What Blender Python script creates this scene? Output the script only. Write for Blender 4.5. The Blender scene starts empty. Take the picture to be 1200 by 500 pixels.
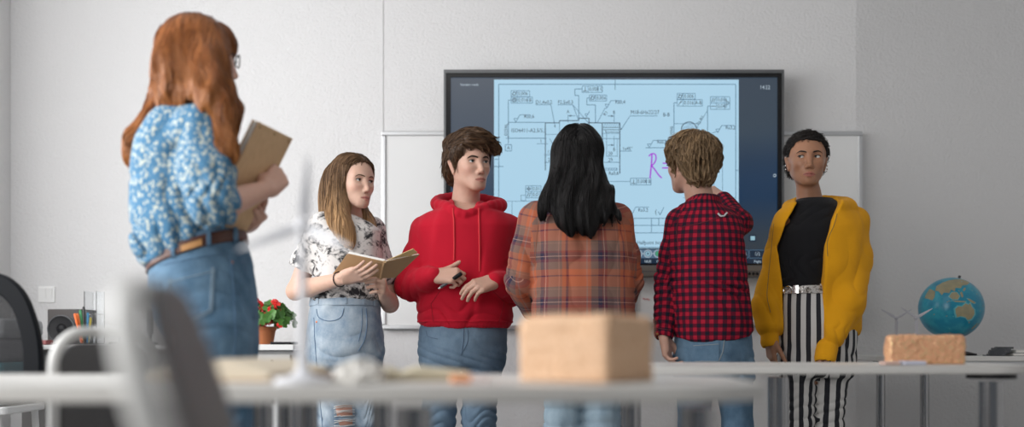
import bpy, bmesh, math, random
import numpy as np
from mathutils import Vector, Matrix, Quaternion
from concurrent.futures import ThreadPoolExecutor

random.seed(7)
SC = bpy.context.scene
COL = SC.collection
FPX, HZ, CZ = 1167.0, 400.0, 0.803          # focal length in px, horizon row, camera height
def J(px, py, d):                            # photo pixel + distance -> point in the room
    return np.array([(px - 600.0) * d / FPX, d, CZ + (HZ - py) * d / FPX])
def V3(*a): return np.array(a, dtype=np.float64)
def unit(a):
    a = np.asarray(a, dtype=np.float64); return a / (np.linalg.norm(a) + 1e-12)
def lerp(a, b, t): return np.asarray(a) * (1 - t) + np.asarray(b) * t

# ------------------------------------------------------------------ materials
def mat(name, color=(0.8, 0.8, 0.8), rough=0.5, metal=0.0, **kw):
    m = bpy.data.materials.new(name); m.use_nodes = True
    b = m.node_tree.nodes['Principled BSDF']
    b.inputs['Base Color'].default_value = (*color[:3], 1)
    b.inputs['Roughness'].default_value = rough
    b.inputs['Metallic'].default_value = metal
    for k, v in kw.items():
        b.inputs[k].default_value = v
    return m
class NT:
    """small node helper"""
    def __init__(s, m):
        s.m = m; s.t = m.node_tree; s.n = s.t.nodes; s.l = s.t.links; s.b = s.n['Principled BSDF']
    def node(s, typ, **kw):
        n = s.n.new(typ)
        for k, v in kw.items():
            if k.startswith('i_'): n.inputs[k[2:].replace('_', ' ')].default_value = v
            else: setattr(n, k, v)
        return n
    def link(s, a, b): s.l.new(a, b)
    def math(s, op, a, b=None, c=None):
        n = s.n.new('ShaderNodeMath'); n.operation = op
        for i, x in enumerate((a, b, c)):
            if x is None: continue
            if isinstance(x, (int, float)): n.inputs[i].default_value = x
            else: s.link(x, n.inputs[i])
        return n.outputs[0]
    def mix(s, fac, a, b, blend='MIX'):
        n = s.n.new('ShaderNodeMix'); n.data_type = 'RGBA'; n.blend_type = blend
        for i, x in ((0, fac), (6, a), (7, b)):
            if isinstance(x, (int, float)): n.inputs[i].default_value = x
            elif isinstance(x, tuple): n.inputs[i].default_value = (*x[:3], 1)
            else: s.link(x, n.inputs[i])
        return n.outputs[2]
    def ramp(s, fac, stops, interp='LINEAR'):
        n = s.n.new('ShaderNodeValToRGB'); r = n.color_ramp; r.interpolation = interp
        while len(r.elements) < len(stops): r.elements.new(0.5)
        for e, (p, c) in zip(r.elements, stops):
            e.position = p; e.color = (*c[:3], 1) if isinstance(c, tuple) else (c, c, c, 1)
        s.link(fac, n.inputs[0]); return n.outputs[0]
    def noise(s, scale, detail=2, rough=0.5, vec=None, dist=0.0):
        n = s.n.new('ShaderNodeTexNoise')
        n.inputs['Scale'].default_value = scale; n.inputs['Detail'].default_value = detail
        n.inputs['Roughness'].default_value = rough; n.inputs['Distortion'].default_value = dist
        if vec is not None: s.link(vec, n.inputs['Vector'])
        return n.outputs['Fac']
    def obj(s):
        return s.n.new('ShaderNodeTexCoord').outputs['Object']
    def attr(s, name):
        n = s.n.new('ShaderNodeAttribute'); n.attribute_name = name; return n
    def mapping(s, vec, scale=(1, 1, 1), rot=(0, 0, 0), loc=(0, 0, 0)):
        n = s.n.new('ShaderNodeMapping'); n.inputs['Scale'].default_value = scale
        n.inputs['Rotation'].default_value = rot; n.inputs['Location'].default_value = loc
        s.link(vec, n.inputs['Vector']); return n.outputs[0]
    def bump(s, h, strength=0.3, dist=0.002):
        n = s.n.new('ShaderNodeBump'); n.inputs['Strength'].default_value = strength
        n.inputs['Distance'].default_value = dist; s.link(h, n.inputs['Height'])
        s.link(n.outputs[0], s.b.inputs['Normal'])
    def color(s, c): s.link(c, s.b.inputs['Base Color'])

# ------------------------------------------------------------------ scene objects
def tag(o, label=None, cat=None, group=None, kind=None):
    if label: o['label'] = label
    if cat: o['category'] = cat
    if group: o['group'] = group
    if kind: o['kind'] = kind
    return o
def empty(name, loc, label=None, cat=None, group=None):
    o = bpy.data.objects.new(name, None); COL.objects.link(o); o.location = loc
    o.empty_display_size = 0.05
    return tag(o, label, cat, group)
def link(name, me, mats, parent=None, smooth=True):
    o = bpy.data.objects.new(name, me); COL.objects.link(o)
    if not isinstance(mats, (list, tuple)): mats = [mats]
    for m in mats: me.materials.append(m)
    if smooth is True: me.polygons.foreach_set('use_smooth', np.ones(len(me.polygons), dtype=bool))
    if parent is not None:                    # geometry was given in room coordinates
        o.parent = parent
        loc = V3(0, 0, 0); p = parent
        while p is not None: loc = loc + np.array(p.location); p = p.parent
        if loc.any(): me.transform(Matrix.Translation(-Vector(loc)))
    return o
def mesh_np(name, verts, faces):
    """verts (N,3), faces (M,k) array"""
    me = bpy.data.meshes.new(name)
    verts = np.ascontiguousarray(verts, dtype=np.float32); faces = np.ascontiguousarray(faces, dtype=np.int32)
    k = faces.shape[1]
    me.vertices.add(len(verts)); me.vertices.foreach_set('co', verts.ravel())
    me.loops.add(faces.size); me.loops.foreach_set('vertex_index', faces.ravel())
    me.polygons.add(len(faces))
    me.polygons.foreach_set('loop_start', np.arange(0, faces.size, k, dtype=np.int32))
    me.update(calc_edges=True); me.validate()
    return me
class Geo:
    """collects shapes into one mesh; geometry in room coordinates"""
    def __init__(s): s.v = []; s.f = []; s.m = []; s.sm = []
    def add(s, verts, faces, mi=0, smooth=False):
        o = len(s.v); s.v += [tuple(map(float, p)) for p in verts]
        for f in faces: s.f.append(tuple(o + i for i in f)); s.m.append(mi); s.sm.append(smooth)
        return s
    def box(s, lo, hi, mi=0):
        x0, y0, z0 = lo; x1, y1, z1 = hi
        v = [(x0,y0,z0),(x1,y0,z0),(x1,y1,z0),(x0,y1,z0),(x0,y0,z1),(x1,y0,z1),(x1,y1,z1),(x0,y1,z1)]
        return s.add(v, [(0,3,2,1),(4,5,6,7),(0,1,5,4),(1,2,6,5),(2,3,7,6),(3,0,4,7)], mi)
    def obox(s, c, ax, ay, az, mi=0):
        """box from centre and three half-axis vectors"""
        c, ax, ay, az = map(np.asarray, (c, ax, ay, az))
        v = [c+i*ax+j*ay+k*az for k in (-1,1) for (i,j) in ((-1,-1),(1,-1),(1,1),(-1,1))]
        f = [(0,3,2,1),(4,5,6,7),(0,1,5,4),(1,2,6,5),(2,3,7,6),(3,0,4,7)]
        if np.dot(np.cross(ax, ay), az) < 0: f = [q[::-1] for q in f]
        return s.add(v, f, mi)
    def quad(s, a, b, c, d, mi=0): return s.add([a,b,c,d], [(0,1,2,3)], mi)
    def prism(s, poly, n, mi=0, smooth=False):
        """closed planar outline extruded by vector n"""
        poly = [np.asarray(p) for p in poly]; n = np.asarray(n); k = len(poly)
        f = [tuple(range(k))[::-1], tuple(range(k, 2*k))] 
        o = len(s.v)
        s.add(poly + [p+n for p in poly], f, mi)
        for i in range(k):
            j = (i+1) % k; s.f.append((o+i, o+j, o+k+j, o+k+i)); s.m.append(mi); s.sm.append(smooth)
        return s
    def tube(s, pts, r, n=10, mi=0, caps=True, closed=False, flat=None):
        pts = [np.asarray(p, dtype=float) for p in pts]; m = len(pts)
        rs = r if isinstance(r, (list, tuple, np.ndarray)) else [r]*m
        rings = []; prev = None
        for i in range(m):
            a = pts[(i-1) % m] if (closed or i > 0) else pts[i]; b = pts[(i+1) % m] if (closed or i < m-1) else pts[i]
            t = unit(b - a)
            if prev is None:
                h = V3(0,0,1) if abs(t[2]) < 0.9 else V3(1,0,0)
                u = unit(np.cross(h, t))
            else:
                u = unit(prev - t*np.dot(prev, t))
            prev = u; w = np.cross(t, u)
            rings.append([pts[i] + rs[i]*(math.cos(q)*u + math.sin(q)*w*(flat or 1)) for q in np.linspace(0, 2*math.pi, n, endpoint=False)])
        v = [p for ring in rings for p in ring]; f = []
        for i in range(m if closed else m-1):
            i2 = (i+1) % m
            for j in range(n):
                k = (j+1) % n; f.append((i*n+j, i*n+k, i2*n+k, i2*n+j))
        s.add(v, f, mi, True)
        if caps and not closed:
            o = len(s.v) - len(v)
            s.f.append(tuple(o+j for j in range(n))[::-1]); s.m.append(mi); s.sm.append(False)
            s.f.append(tuple(o+(m-1)*n+j for j in range(n))); s.m.append(mi); s.sm.append(False)
        return s
    def cyl(s, a, b, r, r2=None, n=20, mi=0): return s.tube([a, b], [r, r if r2 is None else r2], n, mi)
    def lathe(s, c, prof, n=24, mi=0, axis=(0,0,1), smooth=True):
        """prof: list of (radius, height along axis)"""
        t = unit(axis); h = V3(1,0,0) if abs(t[0]) < 0.9 else V3(0,1,0)
        u = unit(np.cross(t, h)); w = np.cross(t, u); c = np.asarray(c, dtype=float)
        v = []
        for r, z in prof:
            v += [c + t*z + max(r,1e-5)*(math.cos(q)*u + math.sin(q)*w) for q in np.linspace(0, 2*math.pi, n, endpoint=False)]
        f = []
        for i in range(len(prof)-1):
            for j in range(n):
                k = (j+1) % n; f.append((i*n+j, i*n+k, (i+1)*n+k, (i+1)*n+j))
        return s.add(v, f, mi, smooth)
    def sphere(s, c, r, mi=0, nu=20, nv=12):
        c = np.asarray(c, dtype=float); r = np.asarray(r if np.ndim(r) else (r, r, r), dtype=float)
        prof = [(math.sin(q), -math.cos(q)) for q in np.linspace(0, math.pi, nv)]
        v = [c + r*V3(a*math.cos(p), a*math.sin(p), z) for a, z in prof for p in np.linspace(0, 2*math.pi, nu, endpoint=False)]
        f = [(i*nu+j, i*nu+(j+1)%nu, (i+1)*nu+(j+1)%nu, (i+1)*nu+j) for i in range(nv-1) for j in range(nu)]
        return s.add(v, f, mi, True)
    def rings(s, rings, mi=0, smooth=True, cap=True, closed=True):
        """loft through rings of equal length"""
        n = len(rings[0]); v = [p for r in rings for p in r]; f = []
        for i in range(len(rings)-1):
            for j in range(n if closed else n-1):
                k = (j+1) % n; f.append((i*n+j, i*n+k, (i+1)*n+k, (i+1)*n+j))
        o = len(s.v); s.add(v, f, mi, smooth)
        if cap:
            m = (len(rings)-1)*n
            s.f.append(tuple(o+j for j in range(n))[::-1]); s.m.append(mi); s.sm.append(False)
            s.f.append(tuple(o+m+j for j in range(n))); s.m.append(mi); s.sm.append(False)
        return s
    def build(s, name, mats, parent=None, bevel=0, seg=2, label=None, clean=True):
        me = bpy.data.meshes.new(name); me.from_pydata(s.v, [], s.f); me.update()
        o = link(name, me, mats, parent, smooth=False)
        me.polygons.foreach_set('material_index', np.array(s.m, dtype=np.int32))
        me.polygons.foreach_set('use_smooth', np.array(s.sm, dtype=bool))
        if clean:
            bm = bmesh.new(); bm.from_mesh(me)
            bmesh.ops.remove_doubles(bm, verts=bm.verts, dist=1e-6)
            bmesh.ops.recalc_face_normals(bm, faces=bm.faces); bm.to_mesh(me); bm.free()
        if any(s.sm): me.set_sharp_from_angle(angle=math.radians(50))
        if bevel:
            b = o.modifiers.new('bevel', 'BEVEL'); b.width = bevel; b.segments = seg; b.limit_method = 'ANGLE'; b.angle_limit = math.radians(40)
            b.harden_normals = False
        if label: o['label'] = label
        return o
def curve_pts(ctrl, n=24, closed=False):
    """Catmull-Rom through control points"""
    P = np.array(ctrl, dtype=float); m = len(P); out = []
    T = np.linspace(0, m if closed else m-1, n, endpoint=not closed)
    for t in T:
        i = int(min(math.floor(t), m-1 if closed else m-2)); u = t - i
        g = (lambda k: P[k % m]) if closed else (lambda k: P[min(max(k, 0), m-1)])
        a, b, c, d = g(i-1), g(i), g(i+1), g(i+2)
        out.append(0.5*((2*b) + (c-a)*u + (2*a-5*b+4*c-d)*u*u + (3*b-a-3*c+d)*u**3))
    return out

# ------------------------------------------------------------------ distance-field modelling (organic shapes)
f32 = np.float32
def A(x): return np.asarray(x, dtype=f32)
def smin(a, b, k):
    if k <= 1e-6: return np.minimum(a, b)
    h = np.clip(0.5 + 0.5*(b-a)/k, 0, 1); return b + (a-b)*h - k*h*(1-h)
def smax(a, b, k): return -smin(-a, -b, k)
def cap(a, b, ra, rb=None, thin=None, flat=1.0):
    """tapered limb segment; thin/flat squash it along a direction"""
    rb = ra if rb is None else rb
    a = A(a); ba = A(np.asarray(b, dtype=np.float64) - a); L = f32(max(float(ba @ ba), 1e-9))
    T = None if thin is None else A(unit(thin)); q = f32(1/flat - 1)
    def f(P):
        X = P - a; t = np.clip((X @ ba)/L, 0, 1); D = X - t[:, None]*ba
        if T is not None: D = D + (D @ T * q)[:, None]*T
        return np.sqrt(np.einsum('ij,ij->i', D, D)) - (ra + (rb-ra)*t)
    return f
def ell(c, r, R=None):
    c = A(c); r = A(r if np.ndim(r) else (r, r, r)); R = None if R is None else A(R)
    def f(P):
        X = P - c
        if R is not None: X = X @ R.T
        X = X / r; k0 = np.sqrt(np.einsum('ij,ij->i', X, X)); Y = X / r
        return k0*(k0-1)/np.maximum(np.sqrt(np.einsum('ij,ij->i', Y, Y)), 1e-6)
    return f
def pchip(x, y, n=160):
    x = np.asarray(x, float); y = np.asarray(y, float); h = np.diff(x); s = np.diff(y)/h
    m = np.zeros(len(x)); m[0], m[-1] = s[0], s[-1]
    for i in range(1, len(x)-1):
        m[i] = 0 if s[i-1]*s[i] <= 0 else 2*s[i-1]*s[i]/(s[i-1]+s[i])
    X = np.linspace(x[0], x[-1], n); k = np.clip(np.searchsorted(x, X, 'right')-1, 0, len(x)-2)
    t = (X - x[k])/h[k]
    Y = (2*t**3-3*t**2+1)*y[k] + (t**3-2*t**2+t)*h[k]*m[k] + (-2*t**3+3*t**2)*y[k+1] + (t**3-t**2)*h[k]*m[k+1]
    return X, Y
def loft(secs, rnd=0.01, pw=2.0):
    """vertical loft; secs rows: z, cx, cy, half width, half depth, heading (deg)"""
    S = np.array(sorted(secs, key=lambda r: r[0]), float)
    tab = [pchip(S[:, 0], S[:, i]) for i in range(1, 6)]; z0, z1 = f32(S[0, 0]), f32(S[-1, 0])
    X = tab[0][0].astype(f32); Y = [t[1].astype(f32) for t in tab]
    def f(P):
        z = P[:, 2]; zc = np.clip(z, z0, z1)
        cx, cy, w, d, h = (np.interp(zc, X, y).astype(f32) for y in Y)
        h = np.radians(h); c, s = np.cos(h), np.sin(h)
        x = P[:, 0]-cx; y = P[:, 1]-cy
        u = (x*c + y*s)/w; v = (-x*s + y*c)/d
        if pw == 2.0: k0 = np.sqrt(u*u + v*v)
        else: k0 = (np.abs(u)**pw + np.abs(v)**pw)**(1/pw)
        k1 = np.sqrt((u/w)**2 + (v/d)**2)
        e = (k0-1)*np.maximum(k0, 0.15)/np.maximum(k1, 1e-4)
        e = np.where(k0 < 0.3, -np.minimum(w, d)*(1-k0), e)
        q = np.maximum(z0 - z, z - z1)
        return smax(e, q, rnd) if rnd else np.maximum(e, q)
    return f
def warp(P, k, seed):
    """cheap smooth pseudo noise, about -1..1; k = waves per metre"""
    r = np.random.RandomState(seed); out = 0
    D = [A(unit(r.normal(size=3))*k*2*math.pi*r.uniform(0.7, 1.4)) for _ in range(5)]; ph = r.uniform(0, 6.28, 5)
    a = np.sin(P @ D[0] + f32(ph[0])); b = np.sin(P @ D[1] + f32(ph[1]) + 1.3*a)
    c = np.sin(P @ D[2] + f32(ph[2]) + 1.3*b); d = np.sin(P @ D[3] + f32(ph[3]) + 1.2*c)
    return (b + c + d)/2.2
def folds(P, axis, k, seed, wob=0.6):
    """crease lines: sharp valleys, broad ridges, running across `axis`"""
    w = warp(P, k*0.35, seed); s = np.sin(P @ A(unit(axis)*k*2*math.pi) + wob*3*w + seed)
    return 1 - 2*np.abs(s)**0.7 
class Field:
    """list of shape operations: union / subtract / displace"""
    def __init__(s): s.ops = []
    def u(s, f, k=0.02): s.ops.append(('u', f, k)); return s
    def s(s, f, k=0.01): s.ops.append(('s', f, k)); return s
    def i(s, f, k=0.01): s.ops.append(('i', f, k)); return s
    def d(s, f): s.ops.append(('d', f, 0)); return s
    def limb(s, pts, rs, k=0.02, thin=None, flat=1.0, n=0):
        if n: 
            pts = curve_pts(pts, n); rs = np.interp(np.linspace(0, len(rs)-1, n), range(len(rs)), rs)
        for i in range(len(pts)-1):
            s.u(cap(pts[i], pts[i+1], float(rs[i]), float(rs[i+1]), thin, flat), k if i == 0 else min(k, 0.012))
        return s
    def __call__(s, P, ops=None):
        P = A(P); d = None
        for typ, f, k in (s.ops if ops is None else ops):
            if typ == 'd': d = d + f(P); continue
            e = f(P)
            if d is None: d = e if typ == 'u' else np.full(len(P), 1.0, f32); 
            if typ == 'u': d = smin(d, e, k)
            elif typ == 's': d = smax(d, -e, k)
            elif typ == 'i': d = smax(d, e, k)
        return d
    def grad(s, P, e=0.0015):
        P = A(P); g = np.empty_like(P)
        for i in range(3):
            o = np.zeros(3, f32); o[i] = e
            g[:, i] = s(P+o) - s(P-o)
        return g/np.maximum(np.linalg.norm(g, axis=1, keepdims=True), 1e-9)
    def mesh(s, lo, hi, h):
        """surface nets over a sparse block grid -> verts, quads"""
        lo = np.asarray(lo, float); hi = np.asarray(hi, float); B = 16
        nb = np.maximum(1, np.ceil((hi-lo)/(h*B)).astype(int)); n = nb*B
        ctr = np.stack(np.meshgrid(*[lo[i] + h*(B*np.arange(nb[i]) + (B-1)/2) for i in range(3)], indexing='ij'), -1).reshape(-1, 3).astype(f32)
        R = h*B*0.87
        vals = []; d = None
        for typ, f, k in s.ops:
            e = f(ctr); vals.append(e)
            if typ == 'd': continue
            if d is None: d = e
            elif typ == 'u': d = smin(d, e, k)
            elif typ == 's': d = smax(d, -e, k)
            elif typ == 'i': d = smax(d, e, k)
        act = np.nonzero(np.abs(d) < R*1.9 + 0.012)[0]
        G = np.where(d < 0, f32(-1), f32(1)).reshape(nb).repeat(B, 0).repeat(B, 1).repeat(B, 2)
        loc = np.stack(np.meshgrid(*[np.arange(B)]*3, indexing='ij'), -1).reshape(-1, 3)*h
        loc = loc.astype(f32) - f32(h*(B-1)/2)
        um = [v if t[0] == 'u' else np.full(len(ctr), 9, f32) for v, t in zip(vals, s.ops)]
        best = np.min(um, 0)
        def work(b):
            ops = []
            for v, t in zip(vals, s.ops):
                if t[0] == 'u' and v[b] > best[b] + 4.2*R + t[2]: continue
                if t[0] == 's' and v[b] > 2.2*R + t[2] + 0.01: continue
                ops.append(t)
            return b, s(ctr[b] + loc, ops)
        with ThreadPoolExecutor(4) as ex:
            for b, val in ex.map(work, act):
                i, j, k = np.unravel_index(b, nb)
                G[i*B:i*B+B, j*B:j*B+B, k*B:k*B+B] = val.reshape(B, B, B)
        I = G < 0
        cnt = np.zeros(n-1, np.int8)
        for a in (0, 1):
            for b in (0, 1):
                for c in (0, 1): cnt += I[a:n[0]-1+a, b:n[1]-1+b, c:n[2]-1+c]
        cells = np.argwhere((cnt > 0) & (cnt < 8))
        idx = np.full(n-1, -1, np.int32); idx[tuple(cells.T)] = np.arange(len(cells))
        acc = np.zeros((len(cells), 3)); num = np.zeros(len(cells))
        for ax in range(3):
            o1, o2 = [x for x in range(3) if x != ax]
            for a in (0, 1):
                for b in (0, 1):
                    p = cells.copy(); p[:, o1] += a; p[:, o2] += b; q = p.copy(); q[:, ax] += 1
                    va = G[tuple(p.T)]; vb = G[tuple(q.T)]; m = (va < 0) != (vb < 0)
                    t = va[m]/(va[m]-vb[m]); pt = p[m].astype(float); pt[:, ax] += t
                    acc[m] += pt; num[m] += 1
        verts = lo + h*acc/num[:, None]
        quads = []
        for ax in range(3):
            o1, o2 = [(1, 2), (2, 0), (0, 1)][ax]
            sl0 = [slice(None)]*3; sl1 = [slice(None)]*3; sl0[ax] = slice(0, -1); sl1[ax] = slice(1, None)
            Ia, Ib = I[tuple(sl0)], I[tuple(sl1)]
            e = np.argwhere(Ia != Ib); e = e[(e[:, o1] > 0) & (e[:, o2] > 0) & (e[:, o1] < n[o1]-1) & (e[:, o2] < n[o2]-1)]
            flip = ~Ia[tuple(e.T)]
            c = []
            for a, b in ((1, 1), (0, 1), (0, 0), (1, 0)):
                p = e.copy(); p[:, o1] -= a; p[:, o2] -= b; c.append(idx[tuple(p.T)])
            q = np.stack(c, 1); q[flip] = q[flip][:, ::-1]; quads.append(q)
        quads = np.concatenate(quads)
        quads = quads[(quads >= 0).all(1)]
        return verts, quads
    def obj(s, name, lo, hi, h, mats, parent=None, refine=1, attrs=None, charts=None, label=None, drop=0, post=None):
        v, q = s.mesh(lo, hi, h)
        for _ in range(1 if refine else 0):           # pull vertices onto the exact surface
            sel = np.arange(len(v)) if isinstance(refine, int) else np.nonzero(np.linalg.norm(v-refine[0], axis=1) < refine[1])[0]
            def pull(ix):
                w = v[ix]; d = np.clip(s(w), -h*0.6, h*0.6); return ix, w - 0.8*s.grad(w)*d[:, None]
            with ThreadPoolExecutor(4) as ex:
                for ix, w in ex.map(pull, np.array_split(sel, max(1, len(sel)//6000))): v[ix] = w
        if drop:                                      # keep only the larger islands
            lab = np.arange(len(v))
            for _ in range(400):
                m = lab[q].min(1); new = lab.copy(); np.minimum.at(new, q.ravel(), m.repeat(4)); new = new[new]
                if (new == lab).all(): break
                lab = new
            u, inv, cn = np.unique(lab, return_inverse=True, return_counts=True)
            q = q[(cn[inv] > drop)[q[:, 0]]]
            used = np.unique(q); mp = np.full(len(v), -1); mp[used] = np.arange(len(used)); v = v[used]; q = mp[q]
        if post: v = post(v)
        me = mesh_np(name, v, q)
        for nm, fn in (attrs or {}).items():
            val = np.asarray(fn(A(v)), dtype=f32)
            if val.ndim == 1:
                a = me.attributes.new(nm, 'FLOAT', 'POINT'); a.data.foreach_set('value', val)
            else:
                a = me.attributes.new(nm, 'FLOAT_VECTOR', 'POINT'); a.data.foreach_set('vector', val.ravel())
        if charts:
            me_q = np.empty(len(me.loops), np.int32); me.loops.foreach_get('vertex_index', me_q); me_q = me_q.reshape(-1, 4)
            ce = v[me_q].mean(1); D = np.stack([c[0](A(ce)) for c in charts], 1); ch = D.argmin(1)
            uv = np.zeros((len(me_q), 4, 2))
            for i, c in enumerate(charts):
                m = ch == i
                if not m.any(): continue
                cc = c[1](ce[m]); pp = c[1](v[me_q[m]].reshape(-1, 3)).reshape(-1, 4, 2)
                if len(c) > 2:
                    per = c[2]; du = pp[:, :, 0] - cc[:, None, 0]; pp[:, :, 0] = cc[:, None, 0] + du - per*np.round(du/per)
                uv[m] = pp
            l = me.uv_layers.new(name='cloth'); l.data.foreach_set('uv', uv.astype(f32).ravel())
        o = link(name, me, mats, parent)
        if label: o['label'] = label
        return o
def limb_chart(a, b, R, off=(0, 0)):
    """cloth coordinates round a limb segment: (metres round, metres along)"""
    a = np.asarray(a, float); b = np.asarray(b, float); t = unit(b-a); h = V3(0, -1, 0.01); u = unit(h - t*np.dot(h, t)); w = np.cross(t, u)
    def f(P):
        X = P - a; return np.stack([np.arctan2(X@w, X@u)*R + off[0], -(X@t) + off[1]], 1)
    return f, 2*math.pi*R
def torso_chart(cx, cy, w, d, head):
    """(arc length round an elliptic torso, height)"""
    h = math.radians(head); ts = np.linspace(-math.pi, math.pi, 721)
    s = np.concatenate([[0], np.cumsum(np.hypot(np.diff(w*np.cos(ts)), np.diff(d*np.sin(ts))))])
    def f(P):
        x = P[:, 0]-cx; y = P[:, 1]-cy
        t = np.arctan2((-x*math.sin(h)+y*math.cos(h))/d, (x*math.cos(h)+y*math.sin(h))/w)
        return np.stack([np.interp(t, ts, s), P[:, 2]], 1)
    return f, s[-1]
CAM = V3(0, 0, CZ)
def raycast(field, P0, D, tmax=3.0, n=90):
    P = A(P0).copy(); D = A(D); t = np.zeros(len(P), f32)
    best = P.copy(); bd = np.full(len(P), 9, f32)
    for _ in range(n):
        d = field(P); m = np.abs(d) < bd; best[m] = P[m]; bd[m] = np.abs(d)[m]; P = P + D*np.clip(d*0.6, -0.02, 0.04)[:, None]
    P = best                                     # grazing rays settle on the nearest rim
    for _ in range(8): P = P - field.grad(P)*np.clip(field(P), -.02, .02)[:, None]*.8
    return P.astype(float)
def onto(field, pxs, d0):
    """points of a surface seen at these photo pixels, starting from distance d0"""
    P = np.array([J(x, y, d0) for x, y in pxs]); D = P - CAM; D /= np.linalg.norm(D, axis=1, keepdims=True)
    return raycast(field, P, D)
def resample(pts, n):
    P = np.asarray(pts, float); s = np.concatenate([[0], np.cumsum(np.linalg.norm(np.diff(P, axis=0), axis=1))])
    t = np.linspace(0, s[-1], n); return np.stack([np.interp(t, s, P[:, i]) for i in range(P.shape[1])], 1)
def seam(geo, field, pxs, d0, r=0.0012, n=20, off=0.0005, mi=0, sides=5, curve=False):
    """a raised cord / stitch line lying on a surface"""
    pxs = curve_pts(pxs, n) if curve else resample(pxs, n)
    P = onto(field, pxs, d0); N = field.grad(P)
    geo.tube(list(P + N*off), r, sides, mi)
def patch(geo, field, corners, d0, nu=10, nv=10, off=0.002, mi=0, thick=0.003):
    """a cloth patch lying on a surface; corners = four photo pixels (tl, tr, br, bl)"""
    c = [np.asarray(x, float) for x in corners]
    px = [lerp(lerp(c[0], c[1], i/nu), lerp(c[3], c[2], i/nu), j/nv) for j in range(nv+1) for i in range(nu+1)]
    P = onto(field, px, d0); N = field.grad(P); T = P + N*off; U = P - N*thick
    k = (nu+1)*(nv+1); f = []
    for j in range(nv):
        for i in range(nu):
            a = j*(nu+1)+i; q = (a, a+1, a+nu+2, a+nu+1); f.append(q); f.append(tuple(x+k for x in q[::-1]))
    rim = list(range(nu+1)) + [(j+1)*(nu+1)+nu for j in range(nv)] + [nv*(nu+1)+i for i in range(nu-1, -1, -1)] + [j*(nu+1) for j in range(nv-1, 0, -1)]
    for a, b in zip(rim, rim[1:]+rim[:1]): f.append((a, b, b+k, a+k))
    geo.add(list(T)+list(U), f, mi, True)

# ------------------------------------------------------------------ hair
def strands(field, roots, flow, lens, r=0.0016, step=0.008, lift=0.001, sides=3, jit=0.15, seed=1, clump=.016, ends=0.35, settle=0.7, dead=None, stop=.42):
    """trace locks along a hair volume: start at roots, follow flow(P), hug the volume's surface"""
    rs = np.random.RandomState(seed); P = A(roots); n = len(P); lens = np.asarray(lens, float)
    m = int(np.ceil(lens.max()/step))+1; path = [P.copy()]
    cell = np.floor(np.asarray(P, float)/clump).astype(int); key = (cell @ np.array([73856093, 19349663, 83492791])) % 4093
    tab = rs.normal(size=(4093, 3)); tl = rs.uniform(0, 1, 4093)                  # locks: neighbours share a lean and a height
    jd = (tab[key]*jit + rs.normal(size=(n, 3))*jit*.3).astype(f32); lf = A(lift*(.25 + .55*tl[key] + .2*rs.uniform(0.0, 1.0, n)))
    prev = None; alive = np.ones(n, bool)
    for i in range(m):
        g = field.grad(P); d = field(P); D = A(flow(P)) + jd
        D = D/np.maximum(np.linalg.norm(D, axis=1, keepdims=True), 1e-6)
        D = D - np.einsum('ij,ij->i', D, g)[:, None]*g; alive &= np.linalg.norm(D, axis=1) > stop      # a lock ends where the volume turns away under it
        if dead is not None: alive &= ~dead(P)
        D = D/np.maximum(np.linalg.norm(D, axis=1, keepdims=True), 1e-6)
        if prev is not None:
            D = 0.5*D + 0.5*prev; D = D/np.maximum(np.linalg.norm(D, axis=1, keepdims=True), 1e-6)
        prev = D
        P = P + (D*step - g*(settle*(d - lf))[:, None])*np.where(alive, f32(1), f32(.02))[:, None]; path.append(P.copy())
    path = np.stack(path, 1).astype(float)          # n, m+1, 3
    dd = np.abs(np.stack([field(path[:, i]) for i in range(0, m+1, 3)], 1)).max(1); ok = dd < 0.02 + lift*1.5     # no strays
    path = path[ok]; lens = lens[ok]; n = len(path)
    for _ in range(4): path[:, 1:-1] = .5*path[:, 1:-1] + .25*(path[:, :-2] + path[:, 2:])
    t = np.linspace(0, 1, m+1)[None, :]*lens[:, None]/(step*m)*m
    k = np.clip(t.astype(int), 0, m-1); fr = (t-k)[..., None]
    ii = np.arange(n)[:, None]
    path = path[ii, k]*(1-fr) + path[ii, k+1]*fr
    return tubes(path, r*rs.uniform(0.7, 1.3, n), sides, ends), path
def tubes(path, r, sides=3, ends=0.35):
    n, m, _ = path.shape
    T = np.gradient(path, axis=1); T /= np.maximum(np.linalg.norm(T, axis=2, keepdims=True), 1e-9)
    U = np.cross(T, np.array([0.3, 0.2, 0.93])); U /= np.maximum(np.linalg.norm(U, axis=2, keepdims=True), 1e-9); W = np.cross(T, U)
    s = np.linspace(0, 1, m); prof = np.minimum(1, np.minimum(0.6+s*4, (1-s)/ends + 0.08))
    R = r[:, None]*prof[None, :]
    ring = [path + R[..., None]*(math.cos(q)*U + math.sin(q)*W) for q in np.linspace(0, 2*math.pi, sides, endpoint=False)]
    v = np.stack(ring, 2).reshape(-1, 3)
    base = (np.arange(n)[:, None, None]*m + np.arange(m-1)[None, :, None])*sides; j = np.arange(sides)[None, None, :]; k = (j+1) % sides
    q = np.stack([base+j, base+k, base+sides+k, base+sides+j], -1).reshape(-1, 4)
    along = np.broadcast_to(s[None, :, None], (n, m, sides)).reshape(-1); idn = np.broadcast_to(np.arange(n)[:, None, None], (n, m, sides)).reshape(-1)
    return v, q, along, idn
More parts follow.
